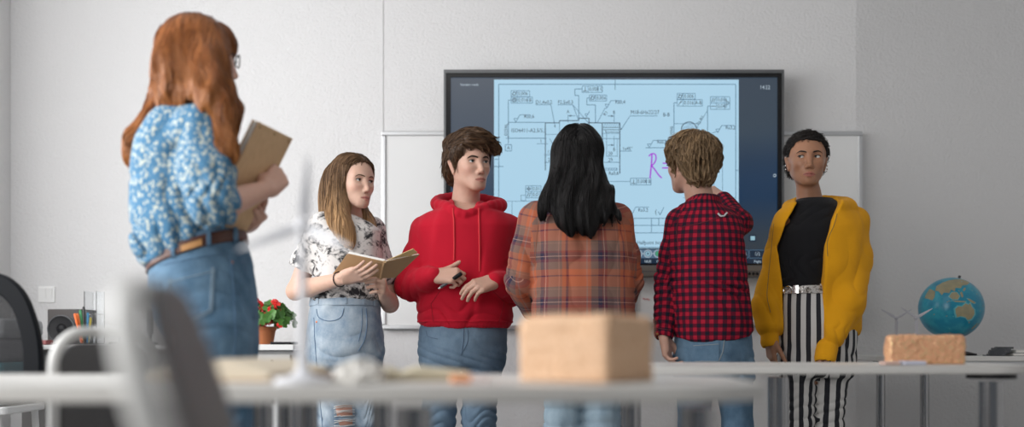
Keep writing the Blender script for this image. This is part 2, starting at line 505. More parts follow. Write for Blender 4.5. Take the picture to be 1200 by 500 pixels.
def hair_obj(name, parts, mats, parent, seed=3):
    """parts: list of (v,q,along,id) strand sets or (v,q) solid bases"""
    V, Q, AL, TN = [], [], [], []; o = 0; rs = np.random.RandomState(seed)
    for p in parts:
        V.append(p[0]); Q.append(p[1]+o); o += len(p[0])
        if len(p) > 2:
            AL.append(p[2]); tn = rs.uniform(0, 1, p[3].max()+1); TN.append(tn[p[3]])
        else: AL.append(np.full(len(p[0]), 0.3)); TN.append(np.full(len(p[0]), 0.25))
    me = mesh_np(name, np.concatenate(V), np.concatenate(Q))
    for nm, val in (('along', AL), ('tone', TN)):
        a = me.attributes.new(nm, 'FLOAT', 'POINT'); a.data.foreach_set('value', np.concatenate(val).astype(f32))
    return link(name, me, mats, parent)
# ------------------------------------------------------------------ people
class Frame:
    """local frame: x = the person's left, y = forward, z = up"""
    def __init__(s, C, f, u=(0, 0, 1), k=1.0):
        s.C = np.asarray(C, float); s.f = unit(f); u = np.asarray(u, float); s.u = unit(u - s.f*np.dot(u, s.f)); s.L = np.cross(s.u, s.f)*-1 if False else np.cross(s.f, s.u)*-1
        s.k = k; s.R = np.stack([s.L, s.f, s.u])
    def p(s, x, y, z): return s.C + s.k*(x*s.L + y*s.f + z*s.u)
    def loc(s, P): return ((np.asarray(P, float) - s.C) @ s.R.T)/s.k
    def ell(s, c, r): return ell(s.p(*c), A(r)*s.k, s.R)
    def cap(s, a, b, ra, rb=None, **kw): return cap(s.p(*a), s.p(*b), ra*s.k, None if rb is None else rb*s.k, **kw)
def heading(deg, pitch=0):
    """0 = towards the camera, 90 = towards picture right, 180 = away"""
    a = math.radians(deg); p = math.radians(pitch)
    return V3(math.sin(a)*math.cos(p), -math.cos(a)*math.cos(p), math.sin(p))
def head_shape(F, H, male=False, jaw=1.0, nose=1.0, lip=1.0, ears=True, ns=None, cheek=1.0):
    ns = ns or (1.0 if male else .82)
    e, c = H.ell, H.cap; j = jaw
    F.u(e((0, -.014, .032), (.073, .093, .079)), .03)
    F.u(e((0, .020, -.006), (.0635*(.5+.5*cheek), .066, .085)), .03)
    F.u(e((0, .030, -.058), (.050*j, .052, .044)), .03)
    for s in (-1, 1):
        F.u(c((s*.050*j, .000, -.052), (s*.020*j, .062, -.097), .015, .013), .028)
        F.u(e((s*.036*cheek, .057, -.026), (.022*cheek, .021, .019)), .03)
    F.u(e((0, .071, -.099), (.021 if male else .018, .015, .0135)), .02)
    F.u(e((0, .066, -.068), (.030, .025, .028)), .02)
    for s in (-1, 1):
        F.u(c((s*.012, .078, .017), (s*.042, .066, .017), .0125 if male else .010, .009), .02)
        F.s(e((s*.0315, .094, .000), (.019, .017, .0125)), .014)
    F.u(c((0, .081, .010), (0, .1015*nose, -.038), .0075*ns, .0095*ns), .013)
    F.u(e((0, .1005*nose, -.042), (.0095*ns, .0095*ns, .0085*ns)), .006)
    for s in (-1, 1):
        F.u(e((s*.0115*ns, .091, -.046), (.0075*ns, .010, .0075*ns)), .007)
        F.s(e((s*.006*ns, .098, -.052), (.003, .005, .003)), .003)
    for s in (-1, 1):                                   # lids round the eyeball, opened by an almond cut
        F.u(e((s*.0315, .0695, 0), (.0152, .0150, .0140)), .004)
        F.s(e((s*.0318, .085, -.0008), (.0140, .0135, .0052)), .0012)
    lf = .0058*lip
    F.u(c((-.0235, .0815, -.0748), (-.005, .0905, -.0695), .0028, lf*.9), .006)
    F.u(c((.0235, .0815, -.0748), (.005, .0905, -.0695), .0028, lf*.9), .006)
    F.u(c((-.005, .0908, -.070), (.005, .0908, -.070), lf*.82), .003)
    F.u(c((-.0195, .0820, -.0775), (-.004, .0890, -.081), .0028, lf), .006)
    F.u(c((.0195, .0820, -.0775), (.004, .0890, -.081), .0028, lf), .006)
    F.u(c((-.005, .0890, -.081), (.005, .0890, -.081), lf), .003)
    F.s(c((-.022, .092, -.0755), (.022, .092, -.0755), .0012), .003)
    F.s(c((-.009, .1, -.0752), (.009, .1, -.0752), .0025), .004)
    if ears:
        for s in (-1, 1):
            F.u(c((s*.072, -.006, -.035), (s*.080, -.016, .012), .009, .015, thin=H.p(1, 0, 0)-H.C, flat=.55), .006)
            F.s(e((s*.089, -.008, .002), (.007, .008, .013)), .004)
def head_masks(H, lip=1.0):
    def lips(P):
        X = H.loc(P); x = np.abs(X[:, 0]); z = X[:, 2]
        top = -.0645 - .11*x - .0*z - np.where(x < .005, (.005-x)*.35, 0); top = np.where(x > .012, -.0659-(x-.012)*.62, top)
        bot = -.0868 + np.clip(x-.006, 0, 1)*.52
        m = np.clip((top - z)/.0016, 0, 1)*np.clip((z-bot)/.0016, 0, 1)*np.clip((.0262-x)/.002, 0, 1)
        slit_shade = np.exp(-((z+.0755+np.clip(.01-x, 0, 1)*.05*0)/.0011)**2)*np.clip((.0255-x)/.003, 0, 1)
        ok = (X[:, 1] > .065)
        return np.where(ok, np.clip(m + 0*slit_shade, 0, 1), 0)
    def slit_shade(P):  # mask for shade painted between the lips and in the nostrils
        X = H.loc(P); x = np.abs(X[:, 0]); z = X[:, 2]
        m = np.exp(-((z+.0755)/.0013)**2)*np.clip((.0255-x)/.003, 0, 1)
        m = np.maximum(m, np.exp(-(((x-.006)/.0025)**2 + ((z+.053)/.0018)**2))*.8)
        return np.where(X[:, 1] > .065, m, 0)
    def blush(P):
        X = H.loc(P); x = np.abs(X[:, 0])
        m = np.exp(-(((x-.043)/.017)**2 + ((X[:, 2]+.036)/.016)**2)) + .45*np.exp(-((x/.012)**2 + ((X[:, 2]+.043)/.010)**2)) + .7*np.exp(-(((x-.082)/.006)**2 + ((X[:, 1]+.01)/.02)**2 + ((X[:, 2]+.01)/.03)**2))
        return np.clip(m, 0, 1)
    return {'lips': lips, 'slit_shade': slit_shade, 'blush': blush}
def skin_mat(name, base, lip, flush, rough=.5):
    m = mat(name, base, rough); n = NT(m)
    b = n.attr('blush').outputs['Fac']; l = n.attr('lips').outputs['Fac']; s = n.attr('slit_shade').outputs['Fac']
    var = n.noise(60, 3, vec=n.obj()); c0 = n.mix(var, tuple(x*.93 for x in base), tuple(min(1, x*1.06) for x in base))
    c1 = n.mix(n.math('MULTIPLY', b, .32), c0, flush); c2 = n.mix(n.math('MULTIPLY', l, .85), c1, lip)
    c3 = n.mix(n.math('MULTIPLY', s, .75), c2, tuple(x*.28 for x in lip)); n.color(c3)
    m.node_tree.nodes['Principled BSDF'].inputs['Subsurface Weight'].default_value = .12
    m.node_tree.nodes['Principled BSDF'].inputs['Subsurface Radius'].default_value = (.012, .005, .003)
    m.node_tree.nodes['Principled BSDF'].inputs['Subsurface Scale'].default_value = .6
    m.node_tree.nodes['Principled BSDF'].inputs['Specular IOR Level'].default_value = .35
    return m
M_EYE = mat('eye white', (.72, .70, .68), .15); M_PUP = mat('pupil', (.008, .007, .007), .08); M_LASH = mat('lashes', (.03, .02, .016), .7)
def eyes(H, gaze, iris, parent, lash=.0011, brow=None, browmat=None, field=None, browr=.0024, tilt=0.0):
    """eyeballs with iris and pupil, lash lines and brows"""
    g = unit(gaze)
    for s in (-1, 1):
        c = H.p(s*.0315, .0692, 0); r = .0131*H.k
        G = Geo(); angs = [0, 12, 13, 27, 28.5] + list(range(40, 181, 14)) + [180]
        prof = [(r*math.sin(math.radians(a)), r*math.cos(math.radians(a))) for a in angs]
        G.lathe(c, prof[:3], 20, 2, g); G.lathe(c, prof[2:5], 20, 1, g); G.lathe(c, prof[4:], 20, 0, g)
        o = G.build('eye', [M_EYE, iris, M_PUP], parent)
        L = Geo(); pts = []
        for t in np.linspace(-1, 1, 13):
            x = .0145*t; z = .0051*math.sqrt(max(0, 1-t*t*.985)) - .0004; q = .0156**2 - x*x - z*z
            pts.append(H.p(s*.0316 + x, .0695+math.sqrt(q), z))
        L.tube(pts, [lash*(.5+.5*math.sqrt(max(0, 1-abs(t)))+(.3 if t*s > .4 else 0)) for t in np.linspace(-1, 1, 13)], 6)
        L.build('eyelashes', M_LASH, parent)
        if brow:
            bp = [H.p(s*x, .14, z) for x, z in curve_pts(brow, 12)]
            P = raycast(field, bp, np.repeat([-H.f], len(bp), 0))
            B = Geo(); B.tube(list(P - H.f*.0006), [browr*q*H.k for q in (.55, .9, 1, 1.05, 1.05, 1, .95, .85, .75, .6, .45, .25)], 8)
            B.build('eyebrow', browmat, parent)
def rot(v, ax, deg):
    a = math.radians(deg); ax = unit(ax); v = np.asarray(v, float)
    return v*math.cos(a) + np.cross(ax, v)*math.sin(a) + ax*np.dot(ax, v)*(1-math.cos(a))
def hand_shape(F, W, d, n, side, k=1.0, curls=((20, 30, 20),)*4, spread=4, thumb=(35, 35, 20), thumb_n=.3, tips=None):
    """W wrist, d towards the knuckles, n out of the palm, side=+1 when the thumb lies along cross(d, n)"""
    d = unit(d); n = unit(np.asarray(n, float) - d*np.dot(n, d)); t = np.cross(d, n)*side
    W = np.asarray(W, float); ax = np.cross(d, n)          # turning about ax carries d towards n
    kn = [(.086, .027), (.091, .009), (.086, -.009), (.077, -.026)]; ln = [.074, .082, .076, .060]; rr = [.0086, .0088, .0084, .0074]
    for i, (a, b) in enumerate(kn):
        K = W + k*(a*d + b*t); B = W + k*(.008*d + b*.62*t)
        F.u(cap(B, K, .0150*k, .0112*k), .012 if i else .015)
    F.u(cap(W + k*(.02*d - .018*t + .006*n), W + k*(.06*d - .02*t + .006*n), .014*k, .011*k), .012)
    out = []
    for i, (a, b) in enumerate(kn):
        p = W + k*(a*d + b*t - .001*n); c = curls[min(i, len(curls)-1)]; q = rot(d, n, -side*(1.5-i)*spread*-1*-1) if spread else d
        q = rot(d, np.cross(d, t), (1.5-i)*spread); ang = 0; r0 = rr[i]*k
        for m, (fr, cu) in enumerate(zip((.46, .30, .24), c)):
            ang += cu; dd = rot(q, ax, ang); e = p + dd*ln[i]*fr*k
            F.u(cap(p, e, r0*1.06, r0*.93), .005 if m == 0 else .0015); p = e; r0 *= .92
        out.append(p)
    p = W + k*(.020*d + .024*t + .008*n); d1 = unit(rot(t*math.sin(math.radians(thumb[0])) + d*math.cos(math.radians(thumb[0])), d, 0) + thumb_n*n)
    e = p + d1*.044*k; F.u(cap(p, e, .0150*k, .0112*k), .012)
    ax2 = unit(np.cross(d1, d + .35*n))
    d2 = rot(d1, ax2, thumb[1]); e2 = e + d2*.032*k; F.u(cap(e, e2, .0105*k, .0095*k), .003)
    d3 = rot(d2, ax2, thumb[2]); e3 = e2 + d3*.026*k; F.u(cap(e2, e3, .0095*k, .0080*k), .002); out.append(e3)
    return out
def arm_shape(F, S, E, W, k=1.0, hand=None):
    F.limb([S, lerp(S, E, .5), E], [.046*k, .043*k, .036*k], .03)
    F.limb([E, lerp(E, W, .3), W], [.036*k, .039*k, .0255*k], .02)
    if hand: return hand_shape(F, W + unit(np.asarray(W)-E)*.006, **hand)
def leg_shape(F, Hp, K, An, k=1.0, f=(0, -1, 0)):
    F.limb([Hp, lerp(Hp, K, .5), K], [.066*k, .060*k, .046*k], .04)
    F.limb([K, lerp(K, An, .35), An], [.046*k, .046*k, .032*k], .02)
    f = unit(f); F.u(cap(np.asarray(An) - f*.02 - V3(0, 0, .035), np.asarray(An) + f*.15 - V3(0, 0, .045), .033, .024), .02)
def shoe(parent, An, f, m, msole, k=1.0):
    f = unit(f); An = np.asarray(An, float); s = np.cross(f, V3(0, 0, 1)); b = V3(An[0], An[1], 0)
    F = Field(); F.u(cap(b - f*.04 + V3(0, 0, .05), b + f*.04 + V3(0, 0, .055), .042, .042), .02)
    F.u(cap(b + f*.04 + V3(0, 0, .045), b + f*.15 + V3(0, 0, .032), .044, .036), .03); F.u(cap(b - f*.03 + V3(0, 0, .06), b - f*.025 + V3(0, 0, .11), .044, .046), .02)
    F.s(cap(b - f*.02 + V3(0, 0, .10), b - f*.02 + V3(0, 0, .2), .038), .004)
    F.i(lambda P: (f32(.012) - P[:, 2]), .003)
    o = F.obj('shoe', b - V3(.25, .25, .0), b + V3(.25, .25, .17), .006, [m], parent, refine=0)
    out = []
    for q in np.linspace(0, 2*math.pi, 28, endpoint=False):
        c = math.cos(q); x = (.115*c + .052); w = .043*math.sin(q)*(1 + .12*c)
        out.append(b + f*x + s*w)
    G = Geo(); G.rings([[p + V3(0, 0, .001) for p in out], [p + V3(0, 0, .024) for p in out]])
    G.build('sole', [msole], o if False else parent)
    return o
def cloth_mat(name, color, rough=.85, weave=900, var=.06, bump=.25, sheen=.05):
    m = mat(name, color, rough); n = NT(m); o = n.obj()
    a = n.noise(weave, 2, vec=o); b = n.noise(9, 3, vec=o)
    c = n.mix(b, tuple(x*(1-var*1.5) for x in color), tuple(min(1, x*(1+var)) for x in color)); c = n.mix(n.math('MULTIPLY', a, .22), c, tuple(x*.6 for x in color))
    n.color(c); n.bump(a, bump, .0015)
    m.node_tree.nodes['Principled BSDF'].inputs['Sheen Weight'].default_value = sheen
    m.node_tree.nodes['Principled BSDF'].inputs['Specular IOR Level'].default_value = .15
    return m
def denim_mat(name, light, dark, fade=7, amt=.5):
    m = mat(name, light, .85); n = NT(m); o = n.obj()
    wv = n.noise(1.0, 1, vec=n.mapping(o, (700, 700, 160))); big = n.noise(fade, 4, .6, vec=o); mid = n.noise(38, 3, .6, vec=n.mapping(o, (1, 1, .55)))
    f = n.math('ADD', n.math('MULTIPLY', big, .75), n.math('MULTIPLY', mid, .35)); f = n.ramp(f, [(.35, 0.0), (.75, 1.0)])
    c = n.mix(f, dark, light); c = n.mix(n.math('MULTIPLY', wv, amt), c, tuple(x*.62 for x in dark)); n.color(c); n.bump(wv, .25, .001)
    m.node_tree.nodes['Principled BSDF'].inputs['Specular IOR Level'].default_value = .12
    return m
def hair_mat(name, dark, light, tip=None, rough=.42, z=None):
    m = mat(name, dark, rough); n = NT(m); t = n.attr('tone').outputs['Fac']; al = n.attr('along').outputs['Fac']
    c = n.mix(t, dark, light)
    if z:
        sp = n.node('ShaderNodeSeparateXYZ'); n.link(n.obj(), sp.inputs[0]); q = n.math('DIVIDE', n.math('SUBTRACT', sp.outputs[2], z[0]), z[1]-z[0])
        q = n.math('ADD', q, n.math('MULTIPLY', n.math('SUBTRACT', t, .5), .7)); c = n.mix(n.ramp(q, [(.0, 0.0), (1.0, 1.0)]), c, tip)
    elif tip: c = n.mix(n.math('MULTIPLY', n.ramp(al, [(.25, 0.0), (.95, 1.0)]), .85), c, tip)
    n.color(c); m.node_tree.nodes['Principled BSDF'].inputs['Specular IOR Level'].default_value = .28
    return m
# ------------------------------------------------------------------ camera, light
cam = bpy.data.cameras.new('camera'); cam_o = bpy.data.objects.new('camera', cam); COL.objects.link(cam_o)
cam_o.location = (0, 0, CZ); cam_o.rotation_euler = (math.pi/2, 0, 0)
cam.sensor_width = 36; cam.lens = FPX/1200*36; cam.shift_y = (HZ-250)/1200
cam.clip_start = 0.05
cam.dof.use_dof = True; cam.dof.focus_distance = 4.0; cam.dof.aperture_fstop = 1.15
SC.camera = cam_o
vs = SC.view_settings; vs.view_transform = 'Standard'; vs.look = 'None'; vs.gamma = 1; vs.use_curve_mapping = False; vs.exposure = 0.0
w = bpy.data.worlds.new('world'); SC.world = w; w.use_nodes = True
bg = w.node_tree.nodes['Background']; bg.inputs[0].default_value = (.86, .92, 1.0, 1); bg.inputs[1].default_value = 0.18
def area(name, loc, target, sx, sy, power, color=(1, 1, 1)):
    l = bpy.data.lights.new(name, 'AREA'); l.shape = 'RECTANGLE'; l.size = sx; l.size_y = sy; l.energy = power; l.color = color
    o = bpy.data.objects.new(name, l); COL.objects.link(o); o.location = loc
    o.rotation_euler = (Vector(target)-Vector(loc)).to_track_quat('-Z', 'Y').to_euler(); return o
area('window_daylight', (-2.75, 2.3, 1.75), (0.2, 4.0, 1.3), 3.2, 1.7, 116, (.985, .985, .99))
area('window_daylight', (-2.75, -.75, 1.75), (0.9, 2.2, 1.1), 1.7, 1.7, 62, (1.0, .98, .95))
area('ceiling_fill', (0.2, 2.6, 2.90), (0.2, 2.6, 0), 2.4, 0.5, 7, (1, .98, .95))  # unseen overhead lamp, added for soft fill

# ------------------------------------------------------------------ room shell
def wall_mat(name, col):
    m = mat(name, col, .9); n = NT(m); o = n.obj()
    a = n.noise(70, 3, .6, vec=o); b = n.noise(190, 2, vec=o)
    n.bump(n.math('ADD', a, n.math('MULTIPLY', b, .4)), .8, .006)
    n.color(n.mix(n.noise(1.4, 2, vec=o), tuple(c*.985 for c in col), tuple(min(1, c*1.015) for c in col))); return m
M_WALL = wall_mat('white woodchip wallpaper', (.765, .76, .76))
M_WALLR = M_WALL
YW = 5.10
def struct(o): o['kind'] = 'structure'; return o
XL, XS1, XS2, XR = -2.565, J(449, 0, YW)[0], J(1003, 0, YW)[0], 3.5
G = Geo(); G.prism([(XL-.1, YW-.004, 0), (XS1, YW-.004, 0), (XS1+.004, YW, 0), (XS2, YW, 0), (XR, YW+.36, 0), (XR, YW+.7, 0), (XL-.1, YW+.7, 0)], (0, 0, 3.0))
struct(G.build('wall_back', M_WALL))
G = Geo(); x0, x1 = XL-.12, XL
for y0, y1, z0, z1 in ((-1.9, -1.6, 0, 3), (.12, .6, 0, 3), (4.05, YW-.005, 0, 3), (-1.6, .12, 0, .88), (-1.6, .12, 2.62, 3), (.6, 4.05, 0, .88), (.6, 4.05, 2.62, 3)): G.box((x0, y0, z0), (x1, y1, z1))
struct(G.build('wall_left', M_WALL))
G = Geo(); G.box((XR, -1.9, 0), (XR+.12, YW+.43, 3)); struct(G.build('wall_right', M_WALL))
m = mat('grey floor covering', (.42, .41, .40), .55); n = NT(m); n.color(n.mix(n.noise(260, 2, vec=n.obj()), (.26, .255, .25), (.34, .335, .33)))
G = Geo(); G.box((XL-.12, -1.9, -.1), (XR+.12, YW+.7, 0)); struct(G.build('floor', m))
G = Geo(); G.box((XL-.12, -1.9, 3.0), (XR+.12, YW+.7, 3.1)); struct(G.build('ceiling', mat('white ceiling', (.8, .8, .8), .9)))

M_ALU = mat('brushed aluminium', (.62, .63, .64), .38, .85); M_CHROME = mat('chrome', (.36, .36, .365), .13, 1.0)
M_WHITE = mat('white lacquer', (.80, .80, .79), .35); M_BLACK = mat('black plastic', (.010, .010, .012), .5); M_BLACK.node_tree.nodes['Principled BSDF'].inputs['Specular IOR Level'].default_value = .25; M_DGREY = mat('dark grey plastic', (.075, .077, .082), .5)
M_PAPER = mat('paper', (.82, .80, .76), .8)

# whiteboards
def whiteboard(px0, px1, py0, py1, label):
    a = J(px0, py0, 5.07); b = J(px1, py1, 5.07); t = .022
    e = empty('whiteboard', ((a[0]+b[0])/2, 5.07, b[2]), label, 'whiteboard', None)
    G = Geo(); G.box((a[0]+t*.6, 5.060, b[2]+t*.6), (b[0]-t*.6, 5.075, a[2]-t*.6)); G.build('writing_surface', mat('white enamel', (.80, .805, .80), .18), e)
    for nm, lo, hi in (('frame_rail', (a[0], 5.05, a[2]-t), (b[0], 5.08, a[2])), ('frame_rail', (a[0], 5.05, b[2]), (b[0], 5.08, b[2]+t)),
                       ('frame_stile', (a[0], 5.05, b[2]+t), (a[0]+t, 5.08, a[2]-t)), ('frame_stile', (b[0]-t, 5.05, b[2]+t), (b[0], 5.08, a[2]-t))):
        G = Geo(); G.box(lo, hi); G.build(nm, M_ALU, e, bevel=.004)
    G = Geo(); G.box((a[0], 5.08, b[2]), (b[0], 5.1, a[2])) ; G.build('backing', M_DGREY, e)
    return e
whiteboard(447.5, 735, 154.5, 385.5, 'white magnetic board on the wall behind the blonde girl and red hoodie')
e = whiteboard(742, 1009.5, 154.5, 382, 'white magnetic board on the wall behind the yellow jacket')
G = Geo()
for pts in (((753,350),(755,349.5),(756,351)), ((757,350.5),(759,350),(761,351.5))):
    G.tube([J(x, y, 5.059) for x, y in pts], .0035, 5)
G.build('red_marker_trace', mat('red marker', (.75, .35, .36), .6), e)

# ------------------------------------------------------------------ interactive display
DT = 4.985
def T(px, py, off=0.0): p = J(px, py, DT); return V3(p[0], DT - off, p[2])
tv = empty('interactive_display', T(719, 325) + V3(0, .03, 0), 'big black-framed interactive screen showing a technical drawing', 'screen')
M_BEZ = mat('dark grey anodised frame', (.16, .165, .17), .4, .6); M_BZB = mat('gloss black border', (.006, .006, .007), .2)
def ring(G, o, i, y0, y1, mi=0):
    (a, b, c, d), (e_, f_, g_, h_) = o, i
    P = lambda x, y, dd: V3(T(x, y)[0], dd, T(x, y)[2])
    for q in (((a, b), (c, b), (g_, f_), (e_, f_)), ((c, b), (c, d), (g_, h_), (g_, f_)), ((c, d), (a, d), (e_, h_), (g_, h_)), ((a, d), (a, b), (e_, f_), (e_, h_))):
        G.prism([P(x, y, y0) for x, y in q], (0, y1-y0, 0), mi)
G = Geo(); ring(G, (520.5, 83.5, 917, 325), (523, 87.5, 914.5, 311), DT-.032, DT+.03); G.build('outer_frame', M_BEZ, tv)
G = Geo(); ring(G, (523, 87.5, 914.5, 311), (528.5, 91.5, 910, 309), DT-.026, DT+.01); G.build('black_border', M_BZB, tv)
G = Geo(); a = T(521.5, 312); b = T(916, 324); G.box((a[0], DT-.040, b[2]), (b[0], DT-.03, a[2])); G.build('speaker_bar', mat('bronze grey bar', (.21, .19, .17), .45, .5), tv, bevel=.003)
G = Geo(); a = T(521.5, 318); b = T(916, 319); G.box((a[0], DT-.0415, b[2]), (b[0], DT-.0395, a[2])); G.build('bar_groove', M_DGREY, tv)
G = Geo(); a = T(522, 86); b = T(916, 324); G.box((a[0], DT+.0305, b[2]), (b[0], DT+.045, a[2])); G.build('back_shell', M_DGREY, tv, bevel=.01)
for x in (867, 871.5, 876, 880.5, 885):
    G = Geo(); p = T(x, 321.2); G.cyl((p[0], DT-.043, p[2]), (p[0], DT-.0395, p[2]), .0075, n=14); G.build('button', M_BLACK, tv)
def emis(name, col, s=1.0):
    m = mat(name, (0.01, 0.01, 0.01), .25); b = m.node_tree.nodes['Principled BSDF']
    b.inputs['Emission Color'].default_value = (*col, 1); b.inputs['Emission Strength'].default_value = s; return m
def srgb(r, g, b): return tuple(((c/255+.055)/1.055)**2.4 if c > 10 else c/255/12.92 for c in (r, g, b))
SCR = .012
m = emis('screen wallpaper', (0.1, 0.1, 0.1), .92); n = NT(m)
g = n.node('ShaderNodeTexCoord'); sp = n.node('ShaderNodeSeparateXYZ'); n.link(g.outputs['UV'], sp.inputs[0])
u, v_ = sp.outputs[0], sp.outputs[1]
base = n.ramp(v_, [(0, srgb(30, 62, 96)), (.3, srgb(42, 66, 90)), (.6, srgb(66, 78, 94)), (1, srgb(80, 88, 100))])
q = n.math('ADD', n.math('MULTIPLY', u, 2.4), n.math('MULTIPLY', v_, -1.0)); q = n.math('ADD', q, n.math('MULTIPLY', n.noise(3, 2, vec=g.outputs['UV']), .25))
base = n.mix(n.ramp(q, [(.62, 0.0), (1.0, 1.0)]), base, n.ramp(v_, [(0, srgb(50, 60, 70)), (.16, srgb(46, 58, 70)), (.36, srgb(24, 50, 76)), (.55, srgb(38, 56, 76)), (.7, srgb(56, 70, 84)), (1, srgb(58, 70, 84))]))
c = n.mix(n.ramp(n.math('ABSOLUTE', n.math('SUBTRACT', n.math('ADD', v_, n.math('MULTIPLY', u, -.35)), .12)), [(.02, 1.0), (.3, 0.0)]), base, srgb(18, 58, 98))
n.link(n.mix(.25, base, c), n.b.inputs['Emission Color'])
G = Geo(); G.quad(T(528, 309.5, SCR), T(910.5, 309.5, SCR), T(910.5, 91, SCR), T(528, 91, SCR)); so = G.build('screen', m, tv)
uvl = so.data.uv_layers.new(name='UVMap')
for lp in so.data.loops:
    co = so.data.vertices[lp.vertex_index].co; p0 = T(528, 309.5) - np.array(tv.location); p1 = T(910.5, 91) - np.array(tv.location)
    uvl.data[lp.index].uv = ((co.x-p0[0])/(p1[0]-p0[0]), (co.z-p0[2])/(p1[2]-p0[2]))
m = emis('lit page', srgb(174, 212, 234), .95)
G = Geo(); G.quad(T(579, 291, SCR+.0006), T(865, 291, SCR+.0006), T(865, 94, SCR+.0006), T(579, 94, SCR+.0006)); G.build('drawing_page', m, tv)
M_LINE = emis('drawing ink', srgb(26, 44, 66), .9); M_LINEF = emis('fine drawing ink', srgb(76, 114, 144), .9); M_PUR = emis('purple digital ink', srgb(168, 62, 214), .95)
M_TXT = emis('screen caption', srgb(188, 204, 216), .9); M_ICON = emis('toolbar', srgb(84, 112, 136), .9); M_ICON2 = emis('toolbar strip', srgb(22, 42, 62), .9); M_GRN = emis('green icon', srgb(70, 170, 110), .9); M_LT = emis('light icon', srgb(150, 190, 205), .9)
GL = Geo()
def ln(x0, y0, x1, y1, w=.75, mi=1, lay=.0012):
    d = unit(V3(x1-x0, y1-y0, 0)); nx, ny = -d[1]*w/2, d[0]*w/2; o = SCR+lay
    GL.quad(T(x0+nx, y0+ny, o), T(x1+nx, y1+ny, o), T(x1-nx, y1-ny, o), T(x0-nx, y0-ny, o), mi)
def pl(pts, w=.75, mi=1, lay=.0012):
    for a, b in zip(pts, pts[1:]): ln(*a, *b, w, mi, lay)
def bx(x0, y0, x1, y1, w=.6, mi=1): pl([(x0,y0),(x1,y0),(x1,y1),(x0,y1),(x0,y0)], w, mi)
def fill(x0, y0, x1, y1, mi, lay=.0008): o = SCR+lay; GL.quad(T(x0,y1,o), T(x1,y1,o), T(x1,y0,o), T(x0,y0,o), mi)
def arc(cx, cy, r, a0=0, a1=360, w=.7, mi=1, k=24, lay=.0012):
    pl([(cx+r*math.cos(math.radians(a)), cy+r*math.sin(math.radians(a))) for a in np.linspace(a0, a1, k)], w, mi, lay)
def arrow(x, y, dx, dy, s=2.2, mi=0):
    o = SCR+.0013; px, py = -dy, dx
    GL.add([T(x, y, o), T(x-dx*s+px*s*.38, y-dy*s+py*s*.38, o), T(x-dx*s-px*s*.38, y-dy*s-py*s*.38, o)], [(0,1,2)], mi)
def tri(x, y, h=4, tail=True, ext=12):                         # surface finish mark, tip at x, y
    pl([(x-h*.55, y-h), (x, y), (x+h*1.1, y-h*2.0), (x+h*1.1+ext, y-h*2.0)], .65); ln(x-h*.55, y-h, x+h*.55, y-h, .6)
TXT = []
def tx(x, y, s, size=6.2, mi=0, rot=0, align='LEFT', sx=.86): TXT.append((x, y, s, size, mi, rot, align, sx))
def text_mesh(items, GLt):
    for x, y, s, size, mi, rot_, align, sx in items:
        cu = bpy.data.curves.new('t', 'FONT'); cu.body = s; cu.size = 1; cu.align_x = align; cu.align_y = 'CENTER'; cu.resolution_u = 2
        ob = bpy.data.objects.new('t', cu); COL.objects.link(ob); dg = bpy.context.evaluated_depsgraph_get(); me = ob.evaluated_get(dg).to_mesh()
        k = size*DT/FPX; c, si = math.cos(math.radians(rot_)), math.sin(math.radians(rot_)); p = T(x, y, SCR+.0014)
        vv = []
        for q in me.vertices:
            a, b = q.co.x*k*sx, q.co.y*k; vv.append((p[0]+a*c-b*si, p[1], p[2]+a*si+b*c))
        GLt.add(vv, [tuple(f.vertices) for f in me.polygons], mi)
        ob.evaluated_get(dg).to_mesh_clear(); bpy.data.objects.remove(ob); bpy.data.curves.remove(cu)
# sheet border
bx(584.5, 99.5, 861.5, 290, .8, 1); ln(579.6, 187, 584.5, 187); ln(861.5, 200, 865, 200); ln(720.5, 94.5, 720.5, 106, .7); ln(579.2, 195.5, 590, 195.5, .7)
# tolerance boxes
def tol(x0, y0, x1, y1, sym, txt, size=6, split=None):
    bx(x0, y0, x1, y1, .6, 1); cx = x0+3.6; cy = (y0+y1)/2; ln(x0+7, y0, x0+7, y1, .55)
    if sym == 'cyl': arc(cx, cy, 1.8, w=.7, mi=0); ln(cx-2.6, cy+2.4, cx-.6, cy-2.6, .6, 0); ln(cx+.8, cy+2.4, cx+2.8, cy-2.6, .6, 0)
    if sym == 'con': arc(cx, cy, 2.3, w=.8, mi=0); arc(cx, cy, 1.1, w=.6, mi=0)
    if sym == 'perp': ln(cx-2.6, cy+2.2, cx+2.6, cy+2.2, .7, 0); ln(cx, cy-2.4, cx, cy+2.2, .7, 0)
    if sym == 'run': ln(cx-2, cy+2.4, cx+2, cy-2.4, .7, 0); arrow(cx+2.2, cy-2.6, .64, -.77, 2.4)
    if sym == 'par': ln(cx-2.2, cy+2.4, cx-.2, cy-2.4, .7, 0); ln(cx+.2, cy+2.4, cx+2.2, cy-2.4, .7, 0)
    if sym == 'flat': ln(cx-2.6, cy, cx+2.6, cy, .8, 0)
    if sym == 'pos': arc(cx, cy, 1.7, w=.6, mi=0); ln(cx-2.6, cy, cx+2.6, cy, .5, 0); ln(cx, cy-2.6, cx, cy+2.6, .5, 0)
    tx(x0+8, cy, txt, size)
    if split: ln(split, y0, split, y1, .55)
tol(599, 107, 620.5, 114, 'cyl', '0,006'); tol(599, 114.3, 624, 121.5, 'con', '0,016 B', split=618.5)
pl([(599, 118), (595.7, 118), (595.7, 169)]); ln(595.7, 144, 639, 144); arrow(595.7, 144, 0, -1); ln(593, 162.5, 640, 162.5); arrow(595.7, 162.5, 0, 1)
